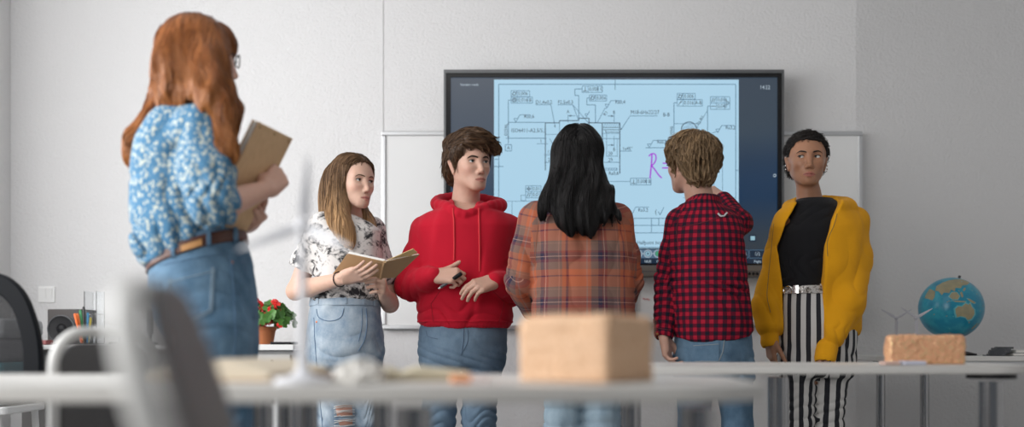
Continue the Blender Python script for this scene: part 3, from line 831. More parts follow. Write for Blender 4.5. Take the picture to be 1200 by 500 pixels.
tri(604.5, 143.6, 4.2, ext=12); tx(614, 137.2, 'Ra0,6', 6.2); tx(593.2, 153, '\u00d82546', 5.6, rot=90, align='CENTER'); tx(599, 153.6, 'ISO6411-A2,5/5,3', 6.6)
bx(592.2, 170, 599.5, 177.3, .7); tx(595.9, 173.8, 'A', 6, align='CENTER')
tx(627.5, 120.6, 'D1,4x0,2', 6.2); pl([(627.5, 123.4), (645.5, 123.4), (650.5, 150)], .6); arrow(650.5, 150, .18, .98)
tx(653.5, 120.6, 'F2,5x0,3', 6.2); pl([(653.5, 123.4), (671, 123.4), (678, 142)], .6); ln(671, 123.4, 690.5, 146, .6); arrow(690.5, 146, .6, .8)
tol(682, 101.5, 705.5, 109, 'perp', '0,008 C', split=700.5); pl([(682, 105), (673.5, 105), (673.5, 112.5), (678, 112.5)]); ln(678, 112.5, 678, 139)
tol(690.5, 112, 710.5, 119, 'cyl', '0,006'); pl([(690.5, 115.5), (687.5, 115.5), (687.5, 123.5), (697.5, 123.5), (697.5, 144)])
tx(665.5, 131.6, 'A', 5.6, align='CENTER'); ln(665.5, 135, 665.5, 144, .6); ln(665.5, 136.2, 674, 136.2, .7); arrow(666, 136.2, -1, 0, 3)
tri(711, 127, 4.2, ext=11); tx(720.5, 120.4, 'Ra0,4', 6.2); pl([(700, 144), (708.5, 127.5), (711, 127.5)], .6); tx(709.5, 133.5, 'R1', 6, rot=58, align='CENTER')
tx(719.3, 132.4, 'B', 5.6, align='CENTER'); ln(719.3, 134.5, 719.3, 145, .6); ln(712, 136.6, 719.3, 136.6, .7); arrow(718.8, 136.6, 1, 0, 3)
tri(687, 137.5, 3.4, ext=0); 
# shaft outline
pl([(639, 200), (639, 144.5), (655.5, 144.5), (655.5, 142), (678, 142), (678, 139.2), (690, 139.2), (690, 144.5), (705, 144.5)], .95, 0)
ln(655.5, 144.5, 655.5, 200, .6); ln(639, 158, 655, 158, .5); ln(690, 144, 690, 160, .6)
pl([(705.5, 162), (705.5, 144.6), (726, 144.6), (726, 204)], .95, 0); bx(705.5, 150, 726, 152.6, .6, 0); bx(709.5, 152.6, 726, 155.4, .6, 0); ln(705.5, 157, 726, 157, .5); ln(705.5, 163, 726, 163, .6)
for i in range(7): ln(707+i*2.7, 150, 709.5+i*2.7, 145, .4)
ln(710.5, 155, 710.5, 184, .5); ln(706, 155, 706, 205, .5); ln(723, 163, 723, 184, .5)
ln(712, 170.5, 719.5, 170.5, .7); arrow(719, 170.5, 1, 0, 3); tx(719.5, 176, 'B', 5.6, align='CENTER'); ln(719.3, 160, 719.3, 174, .5); ln(726, 177.5, 740, 177.5, .6); tx(729, 174.8, '1x45\u00b0', 5.8)
tx(712.5, 180.4, '20', 6); ln(710.5, 183.4, 723, 183.4, .6); tx(712.5, 188, '29', 6.2); ln(706, 190.6, 726, 190.6, .6); bx(708, 197.5, 723, 199.7, .5)
for i in range(5): ln(709+i*3, 199.7, 711+i*3, 197.5, .4)
tx(713, 201.6+2, 'Ra0,8', 6); ln(708, 213, 738, 213, .6)
tx(632.5, 166.2, '1', 6); ln(629, 169, 642, 169, .55); tx(641, 179, '12', 6); ln(637, 182, 660, 182, .55); tx(642, 187.8, '2', 6); ln(638, 190.8, 660, 190.8, .55); pl([(644, 163), (648, 170)], .6)
tx(738.5, 132.3, 'M18-6Hx22/27', 6.4); pl([(770, 136.4), (738, 136.4), (727, 153)], .65); arrow(727, 153, -.55, .83); tx(776.5, 135.2, 'B-B', 6.4)
tol(793, 110.2, 814, 117, 'cyl', '0,006'); tol(793, 117.4, 822.5, 125, 'run', '0,016 A-B', split=813.5); pl([(793, 121.2), (789.3, 121.2), (789.3, 176)])
tol(832, 114, 854.5, 121.4, 'par', '0,016'); tol(832, 121.4, 854.5, 128.8, 'flat', '0,040'); ln(848.5, 114, 848.5, 128.8, .55); tx(850, 121.6, 'D', 6); pl([(832, 125), (828.6, 125), (828.6, 157)])
ln(789.3, 145.5, 816, 145.5, .6); arc(807, 152.5, 9, 180, 360, .95, 0); ln(798, 152.5, 816, 152.5, .4)
for i in range(9): ln(799+i*2.0, 152, 801.5+i*2.0, 146+abs(i-3.5)*.8, .4)
tx(820, 141.5, 'Rp,4/1', 5.4, rot=58, align='CENTER'); pl([(816, 150), (828, 131)], .5); tx(786.6, 156, '21H/H6', 5.4, rot=90, align='CENTER')
tri(840.5, 156, 4.2, ext=14); tx(849.5, 150.2, 'Ra3,2', 6); ln(832, 157, 842, 154, .5); tx(841, 175.5, '2', 6); ln(836, 178, 846, 178, .5)
tri(760.5, 173.4, 4.2, ext=14); tx(769.5, 166.8, 'Ra0,8', 6); ln(756, 173.6, 784, 173.6, .7)
tol(738.5, 209.2, 762.5, 217, 'perp', '0,008 B', split=757); tol(616, 218, 634, 225, 'pos', '0,01'); bx(610.5, 229, 616, 235.5, .5); tol(616, 225, 634, 232, 'par', '0,01')
tx(747.5, 246.4, 'Ra3,2', 6); pl([(740, 252), (744.5, 243), (760, 243)], .6); tx(767, 248.5, '(', 8); pl([(771, 248), (773, 252), (777.5, 243)], .7)
for y in (256, 264.3, 273): ln(742, y, 861, y, .7)
ln(763, 256, 763, 273); ln(771.5, 256, 771.5, 264.3); ln(830, 256, 830, 290); ln(846, 256, 846, 273)
tx(746, 284.6, 'Halfpoint Images', 6.2); ln(742, 291, 742, 256, .7)
for x0, y0, x1, y1 in ((655, 200, 655, 236), (585, 236, 640, 236), (600, 236, 600, 262), (836, 178, 836, 232), (846, 178, 846, 232), (800, 232, 861, 232)): ln(x0, y0, x1, y1, .5)
# handwriting
pl(curve_pts([(763.5, 181), (763.2, 190), (762.2, 200), (761.3, 209.5)], 10), 1.7, 2, .0018)
pl(curve_pts([(759.8, 183.5), (763.5, 180.5), (767.5, 181.5), (768.3, 187), (766, 192), (763, 194.3)], 14), 1.6, 2, .0018); pl(curve_pts([(763, 194.3), (767.5, 200), (771, 205), (775, 209)], 10), 1.6, 2, .0018)
ln(776, 191.6, 783.5, 191.9, 1.6, 2, .0018); ln(775.4, 197.2, 783, 197.2, 1.6, 2, .0018); pl(curve_pts([(786, 200), (788, 190), (792, 182), (797, 186), (794, 194)], 14), 1.6, 2, .0018)
# screen furniture
tx(539.5, 100, 'Standart mode', 4.2, 3); tx(889.5, 103.2, '14:22', 6.4, 3); arc(907, 206, 1.5, w=.7, mi=3)
fill(528.5, 292, 910, 309, 5); fill(706, 292.5, 790, 302.5, 4, .001); bx(877.5, 293, 896.5, 302.5, .7, 4); bx(850, 293, 876, 302.5, .7, 4); tx(887, 298, '1/1', 6.2, 3, align='CENTER'); tx(887, 306.4, 'Pages', 4.4, 3, align='CENTER'); tx(872, 298, '1', 6.2, 3); tx(863, 306.4, 'Pages', 4.4, 3, align='CENTER')
fill(877.2, 275.2, 885.6, 283.2, 5, .001); fill(878.8, 276.8, 884, 281.6, 7, .0012); arc(758.8, 297.3, 2.2, w=1.6, mi=7); arc(758.8, 297.3, 4.3, w=.8, mi=3); arc(770.5, 297.3, 4.3, w=.8, mi=3); arc(770.5, 297.3, 1.8, w=1.8, mi=6); ln(763, 297.3, 766, 297.3, .7, 3); arc(747.5, 297.3, 4.3, w=.8, mi=3); ln(745, 297.3, 749, 296, 1.2, 0); ln(752, 297.3, 754.5, 297.3, .7, 3)
for x, s in ((748.5, 's'), (758.8, 'NUB'), (770.5, 'Cl')): tx(x, 306.4, s, 4.4, 3, align='CENTER')
text_mesh(TXT, GL)
GL.build('screen_drawing', [M_LINE, M_LINEF, M_PUR, M_TXT, M_ICON, M_ICON2, M_GRN, M_LT], tv, clean=False)
# ------------------------------------------------------------------ furniture
ZT = 0.740
M_TOP = mat('pale grey laminate', (.66, .65, .625), .4); M_EDGE = mat('pale edge band', (.69, .675, .645), .45)
def rounded(x0, y0, x1, y1, r, k=8):
    out = []
    for cx, cy, a in ((x1-r, y1-r, 0), (x0+r, y1-r, 90), (x0+r, y0+r, 180), (x1-r, y0+r, 270)):
        out += [(cx+r*math.cos(math.radians(a+q)), cy+r*math.sin(math.radians(a+q))) for q in np.linspace(0, 90, k)]
    return out
def table(x0, y0, x1, y1, r, thick, legs, label, lr=.030, group=None, ztop=ZT, plate=.036):
    e = empty('classroom_table', ((x0+x1)/2, (y0+y1)/2, 0), label, 'table', group)
    p = rounded(x0, y0, x1, y1, r)
    G = Geo(); G.prism([(a, b, ztop-.003) for a, b in p], (0, 0, .003)); G.build('table_top', M_TOP, e)
    G = Geo(); q = rounded(x0-.001, y0-.001, x1+.001, y1+.001, r)
    G.prism([(a, b, ztop-thick) for a, b in q], (0, 0, thick-.003), 0, True); G.build('edge_band', M_EDGE, e, bevel=.004)
    for lx, ly in legs:
        G = Geo(); G.cyl((lx, ly, .02), (lx, ly, ztop-thick-.02), lr, n=28); l = G.build('leg', M_CHROME, e)
        G = Geo(); G.cyl((lx, ly, ztop-thick-.012), (lx, ly, ztop-thick), plate, n=28); G.build('mounting_plate', M_BLACK, l)
        G = Geo(); G.cyl((lx, ly, 0), (lx, ly, .02), lr+.006, n=24); G.build('foot', M_BLACK, l)
    return e
Xa = lambda px, d: (px-600)*d/FPX
table(-1.25, 1.40, Xa(880, 1.62), 1.95, .16, .024, [(Xa(817, 1.62), 1.62), (Xa(485, 1.62), 1.62), (-1.02, 1.62)],
      'long pale table nearest the viewer carrying the open books and large cork block')
table(Xa(712, 2.75), 2.60, Xa(1199, 2.72), 3.06, .12, .023, [(Xa(912, 2.98), 2.98), (Xa(1161.5, 2.66), 2.66), (Xa(739, 3.0), 3.0)],
      'pale table in front of the striped trousers carrying the small glittering block', lr=.0305, plate=.062)
table(Xa(285, 2.2), 2.08, Xa(520, 2.3), 2.50, .05, .022, [(Xa(309, 2.16), 2.16), (Xa(448, 2.2), 2.2), (Xa(335, 2.42), 2.42), (Xa(362, 2.3), 2.3)],
      'small table on chrome legs half hidden behind the nearest long table', lr=.021, ztop=.728, plate=.03)

# desk by the wall on the right
def desk(x0, x1, y0, y1, z, legs, label, lr=.02):
    e = empty('wall_desk', ((x0+x1)/2, (y0+y1)/2, 0), label, 'desk')
    G = Geo(); G.box((x0, y0, z-.022), (x1, y1, z)); G.build('desk_top', M_TOP, e, bevel=.004)
    for lx, ly in legs:
        G = Geo(); G.cyl((lx, ly, 0), (lx, ly, z-.022), lr, n=20); l = G.build('leg', M_CHROME, e)
        G = Geo(); G.cyl((lx, ly, z-.03), (lx, ly, z-.0222), lr+.014, n=20); G.build('collar', M_BLACK, l)
    G = Geo(); G.box((x0+.03, y0+.03, z-.055), (x1-.03, y0+.05, z-.022)); G.build('frame_rail', M_ALU, e)
    return e
ZD = J(0, 417, 4.4)[2]
desk(Xa(1003, 4.6), Xa(1003, 4.6)+1.45, 4.34, 4.95, ZD, [(Xa(1032, 4.62), 4.62), (Xa(1083.5, 4.62), 4.62), (Xa(1032, 4.62)+1.3, 4.62)], 'grey desk along the back wall carrying the globe')

# ---- left: low sideboard with small things, drawer cabinet with flowers
M_DESKL = mat('light sideboard top', (.72, .72, .71), .4); M_DESKF = mat('grey sideboard front', (.25, .24, .235), .6)
ZS = J(0, 404, 4.45)[2]
xa, xb = Xa(38, 4.6), Xa(238, 4.4)
e = empty('sideboard', ((xa+xb)/2, 4.7, 0), 'grey-fronted low sideboard along the wall under the light switch', 'sideboard')
G = Geo(); G.box((xa, 4.38, ZS-.02), (xb, 5.0, ZS)); G.build('sideboard_top', M_DESKL, e, bevel=.004)
G = Geo(); G.box((xa+.02, 4.46, .06), (xb-.02, 4.98, ZS-.02)); G.build('carcass', M_DESKF, e)
for i in range(2):
    w_ = (xb-xa-.06)/2; G = Geo(); G.box((xa+.03+i*w_, 4.445, .1), (xa+.02+(i+1)*w_, 4.459, ZS-.1)); d = G.build('door', M_DESKF, e, bevel=.003)
    G = Geo(); hx = xa+.03+w_-.05+i*.1; G.tube([(hx, 4.446, .5), (hx, 4.425, .5), (hx, 4.425, .62), (hx, 4.446, .62)], .005, 8); G.build('handle', M_CHROME, d)
G = Geo(); G.box((xa+.04, 4.5, 0), (xb-.04, 4.95, .06)); G.build('plinth', M_BLACK, e)
xa, xb = Xa(240, 4.42), Xa(345, 4.42); ZC = J(0, 403.5, 4.42)[2]
e = empty('drawer_cabinet', ((xa+xb)/2, 4.7, 0), 'white drawer cabinet carrying the potted red flowers', 'cabinet')
G = Geo(); G.box((xa, 4.40, ZC-.025), (xb, 4.98, ZC)); G.build('cabinet_top', M_WHITE, e, bevel=.003)
G = Geo(); G.box((xa+.01, 4.44, .02), (xb-.01, 4.97, ZC-.025)); G.build('carcass', mat('grey carcass', (.42, .42, .42), .5), e)
for i in range(4):
    z1 = ZC-.045-i*.175; G = Geo(); G.box((xa+.02, 4.425, z1-.165), (xb-.02, 4.439, z1)); d = G.build('drawer', mat('drawer front', (.55, .55, .545), .45) if i == 0 else M_WHITE, e, bevel=.003)
    for hx in (-.04, .10):
        G = Geo(); c = (xa+xb)/2+hx; G.sphere((c, 4.418, z1-.03), .008, nu=12, nv=8); G.build('knob', M_BLACK, d)

# black flat thing on the cabinet (beside the flower pot)
G = Geo(); a = J(325, 402, 4.5); G.box((a[0]-.02, 4.45, ZC+.0002), (a[0]+.07, 4.62, ZC+.012)); tag(G.build('notebook', M_BLACK, None, bevel=.003), 'thin black notebook lying on the white cabinet beside the flowers', 'notebook')

# light switch
c = J(52, 344.5, YW-.035); e = empty('light_switch', (c[0], YW-.02, c[2]), 'white double light switch on the wall above the sideboard', 'light switch')
G = Geo(); G.box((c[0]-.043, YW-.014, c[2]-.042), (c[0]+.043, YW-.0045, c[2]+.042)); G.build('switch_plate', mat('switch white', (.90, .90, .89), .3), e, bevel=.004)
for i in (0, 1):
    G = Geo(); x = c[0]-.031+i*.0315; G.add([(x, YW-.0145, c[2]-.031), (x+.030, YW-.0145, c[2]-.031), (x+.030, YW-.0225, c[2]+.031), (x, YW-.0225, c[2]+.031), (x, YW-.014, c[2]-.031), (x+.030, YW-.014, c[2]-.031), (x+.030, YW-.014, c[2]+.031), (x, YW-.014, c[2]+.031)],
        [(0,1,2,3),(7,6,5,4),(0,4,5,1),(1,5,6,2),(2,6,7,3),(3,7,4,0)]); G.build('rocker', bpy.data.materials['switch white'], e, bevel=.001)

# loudspeaker
d = 4.72; a = J(55.5, 362, d); b = J(91, 401, d); z0 = ZS
e = empty('loudspeaker', ((a[0]+b[0])/2, d+.08, z0), 'small black loudspeaker on the sideboard', 'speaker')
G = Geo(); G.box((a[0], d, z0+.001), (b[0]+.02, d+.17, a[2])); G.build('cabinet', mat('dark brown cabinet', (.045, .036, .034), .5), e, bevel=.004)
c = V3((a[0]+b[0])/2-.005, d, (z0+a[2])/2-.008)
G = Geo(); G.lathe(c, [(.066, .001), (.066, .006), (.060, .008), (.058, .003)], 28, axis=(0, -1, 0)); G.build('driver_ring', M_DGREY, e)
G = Geo(); G.lathe(c, [(.058, .0032), (.045, .001), (.024, -.000), (.022, .003), (.012, .008), (.0001, .009)], 28, axis=(0, -1, 0)); G.build('cone', M_BLACK, e)
# red-grey gadget left of the speaker
G = Geo(); a = J(51.5, 397, 4.6); G.box((a[0]-.02, 4.58, ZS+.0001), (a[0]+.02, 4.66, ZS+.022)); tag(G.build('stapler', mat('dull red plastic', (.30, .10, .10), .5), None, bevel=.006), 'small dull red stapler on the sideboard left of the speaker', 'stapler')

# pen holder: clear acrylic
d = 4.62
def acrylic(name='clear acrylic', tint=(.93, .95, .96)):
    m = mat(name, tint, .06); b = m.node_tree.nodes['Principled BSDF']; b.inputs['Transmission Weight'].default_value = 1.0; b.inputs['IOR'].default_value = 1.25; return m
M_ACR = acrylic()
a = J(97, 384, d); cx = a[0]+.02
e = empty('pen_holder', (cx, d, ZS), 'clear pen holder on the sideboard beside the speaker', 'pen holder')
G = Geo(); G.lathe((cx, d, ZS+.001), [(.0001, 0), (.036, 0), (.038, .002), (.040, .085), (.037, .085), (.035, .005), (.0001, .005)], 24); G.build('cup', M_ACR, e)
for i, (tx_, bx_, top, c, nm) in enumerate(((87.5, 96, 367, (.85, .16, .03), 'orange'), (90.5, 97, 367, (.86, .22, .04), 'red-orange'), (94, 99, 363, (.04, .25, .09), 'green'), (98, 100, 359, (.03, .03, .03), 'black'), (103, 102, 366, (.06, .25, .45), 'blue'), (106, 103, 372, (.75, .6, .1), 'yellow'))):
    p0 = J(bx_, 397, d + (i % 3-1)*.008); p0[2] = ZS+.0075; p1 = J(tx_, top, d + (i % 3-1)*.02); u = unit(p1-p0)
    pe = empty('marker_pen', p0, f'{nm} pen standing in the clear pen holder', 'pen', None)
    G = Geo(); G.tube([p0, lerp(p0, p1, .68)], .0052, 10); G.build('barrel', mat(nm+' barrel', c, .4), pe)
    G = Geo(); G.tube([lerp(p0, p1, .68), lerp(p0, p1, .97), p1], [.0062, .006, .004], 10); G.build('pen_cap', mat(nm+' cap', tuple(min(1, x*1.15) for x in c), .35), pe)
# clear organiser behind, ruler-like black pieces
a = J(100, 341, 4.75); b = J(115, 400, 4.75)
e = empty('acrylic_organiser', ((a[0]+b[0])/2, 4.78, ZS), 'tall clear acrylic organiser behind the pens', 'organiser')
G = Geo()
G.box((a[0], 4.735, ZS+.001), (a[0]+.004, 4.83, a[2])); G.box((b[0]-.004, 4.735, ZS+.001), (b[0], 4.83, a[2])); G.box((a[0]+.004, 4.826, ZS+.001), (b[0]-.004, 4.83, a[2])); G.box((a[0]+.004, 4.735, ZS+.001), (b[0]-.004, 4.826, ZS+.005))
G.build('organiser_body', M_ACR, e)
for i in range(2):
    G = Geo(); z = ZS+.07+.075*i; G.box((a[0]+.0045, 4.74, z), (b[0]-.0045, 4.825, z+.003)); G.build('divider', M_ACR, e)
p0 = J(141, 372, 4.6); p0[2] = ZS; p1 = J(150, 338, 4.6)
e = empty('desk_lamp_arm', (p0[0], 4.6, ZS), 'black webcam arm rising from the sideboard', 'webcam')
G = Geo(); G.lathe((p0[0], 4.6, ZS), [(.0001, .0005), (.05, .0005), (.05, .012), (.0001, .014)], 24); G.build('base', M_BLACK, e)
G = Geo(); G.tube([(p0[0], 4.6, ZS+.012), (p0[0], 4.6, ZS+.07), lerp(p0, p1, .45)], .007, 10); G.build('stem', M_BLACK, e)
G = Geo(); G.tube([lerp(p0, p1, .4), lerp(p0, p1, .98), p1], [.013, .016, .010], 14); G.build('camera_head', M_DGREY, e)
e.name = 'webcam'
d = 4.55; a = J(176, 362, d); z0 = ZS
e = empty('table_microphone', (a[0], d, z0), 'slim dark upright microphone on the sideboard behind the redhead', 'microphone')
G = Geo(); G.lathe((a[0], d, z0), [(.0001, .0005), (.035, .0005), (.035, .01), (.008, .014), (.007, .05), (.013, .055)], 20); G.build('stand', M_BLACK, e)
G = Geo(); G.tube([(a[0], d, z0+.05), (a[0], d, a[2]-.01), (a[0], d, a[2])], [.015, .016, .011], 14); G.build('microphone_body', M_DGREY, e)

# geranium
M_LEAF = mat('geranium leaf', (.06, .20, .035), .5); n = NT(M_LEAF); n.color(n.mix(n.noise(30, 2, vec=n.obj()), (.035, .14, .02), (.13, .32, .06)))
M_PETAL = mat('red petals', (.75, .03, .025), .5); M_STEM = mat('green stem', (.12, .25, .06), .6); M_POT = mat('terracotta', (.52, .18, .07), .75)
d = 4.62; pc = J(306, 402, d); rs = np.random.RandomState(5)
e = empty('potted_geranium', (pc[0], d, ZC), 'bushy geranium with red flowers in a terracotta pot on the white cabinet', 'potted plant')
G = Geo(); G.lathe((pc[0], d, ZC), [(.0001, .001), (.055, .001), (.066, .065), (.070, .066), (.072, .082), (.066, .083), (.062, .07), (.0001, .07)], 28); G.build('pot', M_POT, e)
def leaf(G, c, nrm, r, mi=0):
    nrm = unit(nrm); u = unit(np.cross(nrm, V3(.3, .2, .9))); v_ = np.cross(nrm, u); k = 14; pts = []
    for i in range(k):
        a = 2*math.pi*i/k; q = r*(1 + .10*math.cos(5*a) - .35*max(0, math.cos(a-math.pi))**8)
        pts.append(c + q*(math.cos(a)*u + math.sin(a)*v_) + nrm*r*.18*math.cos(2.5*a)**2)
    G.add([c - nrm*r*.12] + pts, [(0, 1+i, 1+(i+1) % k) for i in range(k)], mi, True)
GL_ = Geo(); GS = Geo(); base = V3(pc[0], d, ZC+.1); ctr = base + V3(.035, -.02, .045)
for i in range(210):
    q = unit(rs.normal(size=3)); q[2] = abs(q[2])*1.0 - .5; rr = rs.uniform(.65, 1.0)
    c = ctr + V3(q[0]*.125, q[1]*.11, q[2]*.105)*rr; leaf(GL_, c, q + V3(0, -.5, .5) + rs.normal(size=3)*.35, rs.uniform(.014, .023))
    if i % 4 == 0: GS.tube(curve_pts([base - V3(0, 0, .02), lerp(base, c, .5)+V3(0, 0, .01), c], 6), .0018, 5)
GS.build('stems', M_STEM, e, clean=False); GL_.build('foliage', M_LEAF, e, clean=False)
for px, py in ((299, 353), (304, 357), (307, 363), (322, 355), (326, 358), (318, 363), (316, 376), (326, 365), (329, 381), (308, 381), (300, 368), (313, 370)):
    c = J(px, py, d-.07+rs.uniform(-.02, .02)); G = Geo(); GS_ = None
    for j in range(9):
        q = unit(rs.normal(size=3) + V3(0, -.5, .4)); o = c + q*.015
        for a in range(5):
            u = unit(np.cross(q, V3(.2, .3, .9))); w_ = np.cross(q, u); r_ = math.cos(a*1.2566)*u + math.sin(a*1.2566)*w_; t_ = np.cross(q, r_)
            G.add([o, o+r_*.008+t_*.0048+q*.001, o+r_*.012+q*.002, o+r_*.008-t_*.0048+q*.001], [(0,1,2,3)], 0, True)
    fl = G.build('flower_head', M_PETAL, e, clean=False)
    G = Geo(); G.tube([c, lerp(c, ctr, .5)], .0015, 5); G.build('flower_stalk', M_STEM, fl, clean=False)

# ---- globe
d = 4.62; gc = J(1114.5, 361, d); R = .1425
e = empty('desk_globe', (gc[0], d, ZD), 'blue desk globe on the desk by the back wall', 'globe')
m = mat('ocean', (.02, .28, .40), .28); n = NT(m); n.color(n.mix(n.ramp(n.noise(14, 4, .6, vec=n.obj()), [(.45, 0.0), (.62, 1.0)]), (.008, .235, .37), (.03, .34, .45)))
G = Geo(); G.sphere(gc, R, nu=64, nv=40); G.build('sphere', m, e)
land = mat('land', (.42, .36, .25), .5); n = NT(land); n.color(n.mix(n.noise(40, 3, vec=n.obj()), (.22, .24, .17), (.46, .36, .20)))
shal = mat('shallow sea', (.12, .45, .50), .35)
def on_globe(poly, mi, off, G):
    P = []
    bm = bmesh.new(); vs_ = [bm.verts.new((x, y, 0)) for x, y in poly]; bm.faces.new(vs_)
    bmesh.ops.triangulate(bm, faces=bm.faces[:]); 
    for _ in range(3): bmesh.ops.subdivide_edges(bm, edges=[q for q in bm.edges if q.calc_length() > 7], cuts=1, use_grid_fill=False); bmesh.ops.triangulate(bm, faces=bm.faces[:])
    bm.verts.index_update(); ok = []
    for v_ in bm.verts:
        x, z = (v_.co.x-286)/90, -(v_.co.y-153)/90; q = math.hypot(x, z)
        if q > .985: x, z = x/q*.985, z/q*.985
        P.append(gc + (R+off)*V3(x, -math.sqrt(max(0, 1-x*x-z*z)), z))
    G.add(P, [tuple(v_.index for v_ in f.verts) for f in bm.faces], mi, True); bm.free()
polys = [[(260,158),(268,150),(278,151),(287,142),(296,146),(301,141),(306,152),(314,160),(316,172),(308,186),(297,189),(289,181),(276,178),(266,181),(262,170)],
         [(293,128),(302,130),(320,140),(313,143),(302,137)], [(247,122),(256,110),(268,110),(274,121),(267,131),(254,130)], [(252,133),(262,134),(288,136),(288,139),(262,138)],
         [(222,104),(230,90),(246,80),(262,74),(286,70),(306,72),(322,80),(306,88),(290,90),(282,98),(268,97),(264,108),(256,102),(250,112),(244,101),(238,110),(232,118),(228,106)],
         [(202,124),(206,108),(216,96),(222,106),(217,122),(212,132)], [(276,112),(282,108),(284,122),(279,126)], [(300,194),(306,193),(304,199)], [(318,212),(330,200),(334,196),(331,206),(321,216)], [(286,104),(294,96),(297,99),(289,108)]]
for p in polys:
    G = Geo(); on_globe(p, 0, .0009, G); G.build('continent', [land, shal], e, clean=False)
G = Geo()
for p in polys[:4]:
    c = np.mean(p, 0); on_globe([tuple(c + (np.array(q)-c)*1.16) for q in p], 1, .0005, G)
for i in range(34):
    cx_, cy_ = 286+rs.uniform(-75, 75), 153+rs.uniform(-75, 75)
    if math.hypot(cx_-286, cy_-153) < 84: on_globe([(cx_+2*math.cos(a), cy_+1.2*math.sin(a)) for a in np.linspace(0, 5.2, 6)], 0 if i % 3 else 1, .0008, G)
tag(G.build('islands_and_shallows', [land, shal], e, clean=False), kind='stuff')
ax = unit(V3(.26, 0, .97)); G = Geo(); pts = [gc + (R+.012)*(math.cos(a)*ax + math.sin(a)*np.cross(ax, V3(0, 1, 0))) for a in np.linspace(0, math.pi, 24)]
G = Geo(); G.cyl(gc+ax*R*.99, gc+ax*(R+.014), .006, n=12); G.build('pole_pin', M_DGREY, e)
G = Geo(); b0 = gc-ax*(R-.002); G.tube([b0, gc-ax*(R+.012), (gc[0]-.02, d, ZD+.025)], [.012, .010, .012], 12); G.build('neck', M_BLACK, e)
G = Geo(); G.lathe((gc[0]+.02, d, ZD), [(.0001, .0008), (.092, .0008), (.092, .008), (.05, .018), (.014, .028), (.0001, .03)], 32); G.build('base', M_BLACK, e)

# ---- small wind turbine models
def turbine(hub, zb, r_t, blades, br, f, label, base_r, bw=.5, m=None, cat='model'):
    m = m or M_TURB; hub = np.asarray(hub, float); f = unit(f)
    e = empty('wind_turbine_model', (hub[0]-f[0]*.015, hub[1]-f[1]*.015, zb), label, 'wind turbine model')
    t0 = V3(hub[0]-f[0]*.015, hub[1]-f[1]*.015, zb)
    G = Geo(); G.lathe(t0, [(.0001, .0005), (base_r, .0005), (base_r, .008), (base_r*.4, .012), (r_t*1.6, .02), (.0001, .02)], 28); G.build('base', m, e)
    G = Geo(); G.tube([t0+V3(0, 0, .015), V3(t0[0], t0[1], hub[2]-r_t)], [r_t*1.2, r_t*.8], 14); G.build('tower', m, e)
    k = br/.12
    G = Geo(); G.tube([hub-f*.03*k, hub-f*.008*k], r_t*1.5, 14); G.build('nacelle', m, e)
    G = Geo(); G.tube([hub-f*.008*k, hub+f*.006*k, hub+f*.014*k], [r_t*1.6, r_t*1.5, r_t*.5], 14); ro = G.build('rotor_hub', m, e)
    for dv in blades:
        dv = unit(np.asarray(dv, float)); s = unit(np.cross(dv, f)); G = Geo(); rings = []
        for t, wd in ((.02, .25), (.10, .5), (.22, 1), (.5, .75), (.8, .45), (1, .14)):
            c = hub + dv*br*t; w_ = br*.085*wd*bw*2; th = br*.016*(1.2-t)
            rings.append([c + s*w_*math.cos(a) + (f*.9+s*.2)*th*math.sin(a) for a in np.linspace(0, 2*math.pi, 10, endpoint=False)])
        G.rings(rings); G.build('blade', m, ro)
M_TURB = mat('white plastic', (.78, .79, .83), .4)
hd = 1.49; hub = J(355, 264, hd)
turbine(hub, ZT, .0068, [J(361, 186, hd)-hub, J(283, 291, hd)-hub, J(404, 288, hd-.05)-hub], .105, (.25, -1, 0), 'large white wind turbine model on the nearest table among the books', .042, .5)
hd = 4.52
hub = J(1050.5, 372.5, hd); turbine(hub, ZD, .0055, [J(1034, 363, hd)-hub, J(1069, 362, hd)-hub, J(1051, 392, hd)-hub], .082, (-.2, -1, 0), 'small grey wind turbine model behind the glittering block, left of its twin', .03, .5, mat('grey plastic', (.60, .60, .65), .5))
hd = 4.44
hub = J(1074, 372, hd); turbine(hub, ZD, .0055, [J(1093, 361, hd)-hub, J(1062, 364, hd)-hub, J(1075, 391, hd)-hub], .082, (-.2, -1, 0), 'small grey wind turbine model behind the glittering block, nearer the globe', .03, .5, bpy.data.materials['grey plastic'])

# dark grey cut-out model and stacked papers on the right desk
e = None
a = J(1150, 417, 4.5); G = Geo(); G2 = Geo()
rp = rs
for i in range(9):
    x0 = a[0] + .005*i; w_ = .03 + .02*rp.rand(); z = ZD+.0004+.0045*i
    pts = [(x0+rp.uniform(-.006, .006), 4.40, z), (x0+w_+rp.uniform(0, .02), 4.39, z), (x0+w_+rp.uniform(0, .03), 4.48, z), (x0+.02*rp.rand(), 4.49, z)]
    G.prism(pts, (0, 0, .004))
tag(G.build('foam_offcuts', mat('dark grey foam', (.07, .075, .085), .8), None), 'ragged stack of dark grey foam sheets on the desk right of the globe', 'foam sheets')
for i, (dx, c, nm) in enumerate(((0, (.5, .5, .49), 'lower'), (.012, (.66, .66, .64), 'upper'))):
    x0 = Xa(1181, 4.45)+dx; z = ZD+.0004+i*.0135
    e = empty('drawing_pad', (x0+.15, 4.52, z), f'{nm} one of two pale drawing pads on the desk at far right', 'drawing pad')
    G = Geo(); G.box((x0+.002, 4.402, z+.0015), (x0+.298, 4.648, z+.0115)); G.build('pages', M_PAPER, e)
    G = Geo(); G.box((x0, 4.40, z+.0116), (x0+.30, 4.65, z+.013)); G.build('cover', mat('pad cover '+nm, c, .6), e)
    G = Geo(); G.box((x0, 4.40, z), (x0+.30, 4.65, z+.0014)); G.build('back_cover', M_DGREY, e)

